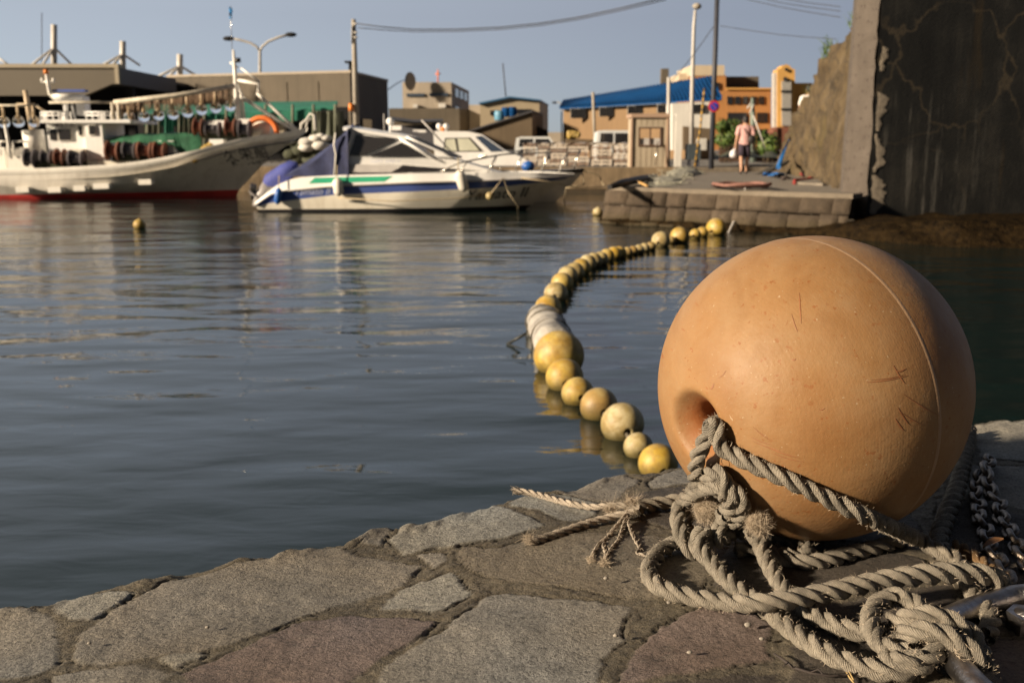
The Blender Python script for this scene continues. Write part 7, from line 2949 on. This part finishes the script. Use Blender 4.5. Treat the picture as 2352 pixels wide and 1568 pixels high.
b = MB()
b.slab([D(1832, 424), D(1846, 412), D(1878, 416), D(1890, 427)], (0, 0, .05))
tag(b.build('wood_panel', M_DECK), 'flat grey panel on the pier below the red rope', 'panel')
b = MB()
b.tube([D(1796, 414, .0), D(1797, 402, .02)], .035, 6)
b.tube([D(1808, 412, .0), D(1806, 404, .02)], .03, 6)
b.tube([D(1795, 408, .05), D(1810, 408, .05)], .03, 6)
tag(b.build('iron_bollard', M_HOSED), 'small rusty iron mooring fitting on the pier right of the hose', 'mooring fitting')

# ------------------------------------------------------------------ people
M_SKIN = pm('skin', (0.50, 0.29, 0.19), .6, .06)
M_HAIR = pm('black_hair', (0.012, 0.010, 0.010), .6)
M_PINK = pm('pink_shirt', (0.56, 0.33, 0.31), .85, .12, 8, .01, 20)
M_SHORTS = pm('dark_shorts', (0.035, 0.025, 0.04), .9, .2, 8)
M_SHIRTW = pm('white_shirt', (0.66, 0.66, 0.62), .85, .08, 8)
M_JEANS = pm('green_trousers', (0.05, 0.14, 0.10), .9, .15, 8)
M_BAG = pm('black_bag', (0.02, 0.018, 0.018), .6, .2)
M_PLASTIC = pm('white_plastic_bag', (0.72, 0.70, 0.72), .4, .08, 6, .02, 12)


def skin_mesh(name, verts, edges, radii, mat, parent):
    off = wloc(parent)
    me = bpy.data.meshes.new(name)
    me.from_pydata([tuple(Vector(v) - off) for v in verts], edges, [])
    me.materials.append(mat)
    o = bpy.data.objects.new(name, me)
    scene.collection.objects.link(o)
    o.parent = parent
    md = o.modifiers.new('skin', 'SKIN')
    md.use_smooth_shade = True
    sv = me.skin_vertices[0].data
    for i, r in enumerate(radii):
        sv[i].radius = (r, r) if not isinstance(r, tuple) else r
        sv[i].use_root = (i == 0)
    sub = o.modifiers.new('sub', 'SUBSURF')
    sub.levels = sub.render_levels = 2
    return o


def person(lab, foot, h, shirt, lower, bag, face_turn, stride):
    k = h / 1.70
    F = Vector(foot)
    t = thing('person', lab, 'person', tuple(F))
    P = lambda x, y, z_: F + Vector((x * k, y * k, z_ * k))     # +y looks away from the viewer
    v, e, r = [], [], []

    def add(p, rad, par=None):
        v.append(p)
        r.append(rad * k if not isinstance(rad, tuple) else tuple(q * k for q in rad))
        if par is not None:
            e.append((par, len(v) - 1))
        return len(v) - 1
    pel = add(P(0, 0, .92), (.14, .10))
    wa = add(P(0, -.01, 1.08), (.125, .09), pel)
    chs = add(P(0, .0, 1.28), (.15, .10), wa)
    ne0 = add(P(0, .0, 1.42), (.075, .07), chs)
    ne = add(P(0, .015, 1.485), (.052, .052), ne0)
    hd0 = add(P(0, .03, 1.545), (.070, .080), ne)
    hd1 = add(P(0, .03, 1.61), (.074, .090), hd0)
    add(P(0, .02, 1.675), (.055, .065), hd1)
    for s in (-1, 1):
        y0 = stride * s
        hip = add(P(.09 * s, 0, .86), .088, pel)
        kn = add(P(.10 * s, y0 * .4 + .02, .48), .060, hip)
        an = add(P(.10 * s, y0, .10), .038, kn)
        add(P(.11 * s, y0 + .13, .03), .036, an)
        sh = add(P(.18 * s, 0, 1.38), .060, ne0)
        el = add(P(.25 * s, -.03, 1.10), .042, sh)
        wr = add(P(.27 * s, .05, .86), .030, el)
        pa = add(P(.275 * s, .065, .80), (.024, .036), wr)
        for q, (dy, L_) in enumerate([(-.027, .062), (-.009, .072), (.009, .068), (.026, .052)]):
            f1 = add(P(.277 * s, .068 + dy, .755), .010, pa)
            f2 = add(P(.272 * s, .072 + dy, .755 - L_ * .55), .009, f1)
            add(P(.258 * s, .076 + dy, .755 - L_), .0075, f2)
        th = add(P(.262 * s, .10, .79), .011, pa)
        add(P(.25 * s, .115, .755), .009, th)
    skin_mesh('body', v, e, r, M_SKIN, t)
    # hair, with ears and face turned away
    b = MB()
    b.ball(P(0, .022, 1.628), .102 * k, 18, sc=(.92, 1.05, 1.0))
    b.ball(P(0, -.02, 1.58), .085 * k, 14, sc=(.95, .75, .95))
    b.build('hair', M_HAIR, t)
    b = MB()
    for s in (-1, 1):
        b.ball(P(.082 * s, .035, 1.585), .022 * k, 8, sc=(.5, .8, 1.2))
    b.build('ears', M_SKIN, t)
    b = MB()
    b.ball(P(0, .118, 1.585), .018 * k, 8, sc=(.8, 1.2, 1))
    b.tube([P(-.02, .112, 1.545), P(.02, .112, 1.545)], .007 * k, 6)
    b.build('face', M_SKIN, t)
    # shirt
    b = MB()
    rows = []
    for z_, rx, ry in [(.87, .175, .125), (.95, .17, .122), (1.08, .162, .112), (1.2, .175, .118), (1.3, .19, .122), (1.38, .185, .11), (1.43, .13, .085), (1.455, .075, .068)]:
        rows.append([P(rx * math.cos(a) * (1 + .03 * math.sin(4 * a + z_ * 9)), ry * math.sin(a), z_) for a in np.linspace(0, 6.283, 25)[:-1]])
    b.grid(rows, wrap=True)
    for s in (-1, 1):
        b.tube([P(.12 * s, 0, 1.39), P(.19 * s, -.003, 1.37), P(.225 * s, -.018, 1.25), P(.243 * s, -.026, 1.15)], [.075 * k, .078 * k, .072 * k, .070 * k], 12, caps=False)
    b.build('shirt', shirt, t)
    b = MB()
    hem = .52 if lower is M_SHORTS else .10
    rows = [[P(.168 * math.cos(a), .12 * math.sin(a), z_) for a in np.linspace(0, 6.283, 25)[:-1]] for z_ in (.97, .90, .84)]
    b.grid(rows, wrap=True)
    for s in (-1, 1):
        y0 = stride * s
        b.tube([P(.085 * s, 0, .88), P(.09 * s, y0 * .15, .74), P(.098 * s, y0 * .4, max(hem, .53)), P(.10 * s, y0 * (.42 if hem > .3 else .95), hem)], [.10 * k, .10 * k, .088 * k, .088 * k], 14, caps=False)
    b.build('shorts' if lower is M_SHORTS else 'trousers', lower, t)
    for s in (-1, 1):
        y0 = stride * s
        b = MB()
        b.ball(P(.108 * s, y0 + .06, .035), .055 * k, 10, sc=(.85, 2.3, .75))
        b.build('shoe', M_BAG, t)
    if bag:
        b = MB()
        b.tube([P(-.13, -.02, 1.43), P(-.06, -.125, 1.33), P(.06, -.14, 1.15), P(.14, -.13, 1.03)], .014 * k, 6)
        b.tube([P(-.13, -.02, 1.43), P(-.06, .10, 1.40), P(.10, .13, 1.2), P(.2, .06, 1.0)], .014 * k, 6)
        sb = MB()
        sb.ball(P(.17, -.13, 1.02), .12 * k, 14, sc=(.85, .45, 1.15))
        bg = thing('shoulder_bag', 'black shoulder bag slung across the back of the person in pink', 'bag', tuple(P(.17, -.13, .9)))
        sb.build('bag', M_BAG, bg)
        b.build('strap', M_BAG, bg)
        b = MB()
        c = P(-.32, .06, .60)
        b.tube([P(-.275, .07, .775), P(-.29, .06, .73), c + Vector((0, 0, .06 * k)), c, c - Vector((.02, 0, .09 * k)), c - Vector((.02, 0, .13 * k))], [.012 * k, .03 * k, .09 * k, .115 * k, .10 * k, .03 * k], 12)
        tag(b.build('plastic_bag', M_PLASTIC), 'white plastic bag held in the left hand of the person in pink', 'bag')
    return t


person('person walking away in a pink shirt and dark shorts on the pier', D(1708, 399), 1.66, M_PINK, M_SHORTS, True, 0, .10)
ramp_y = 29.0
pz = at_y(1846, 203, ramp_y).z
person('person in a white shirt half hidden behind the stone slope', (at_y(1858, 230, ramp_y).x, ramp_y, pz - 1.60), 1.66, M_SHIRTW, M_JEANS, False, 0, .06)
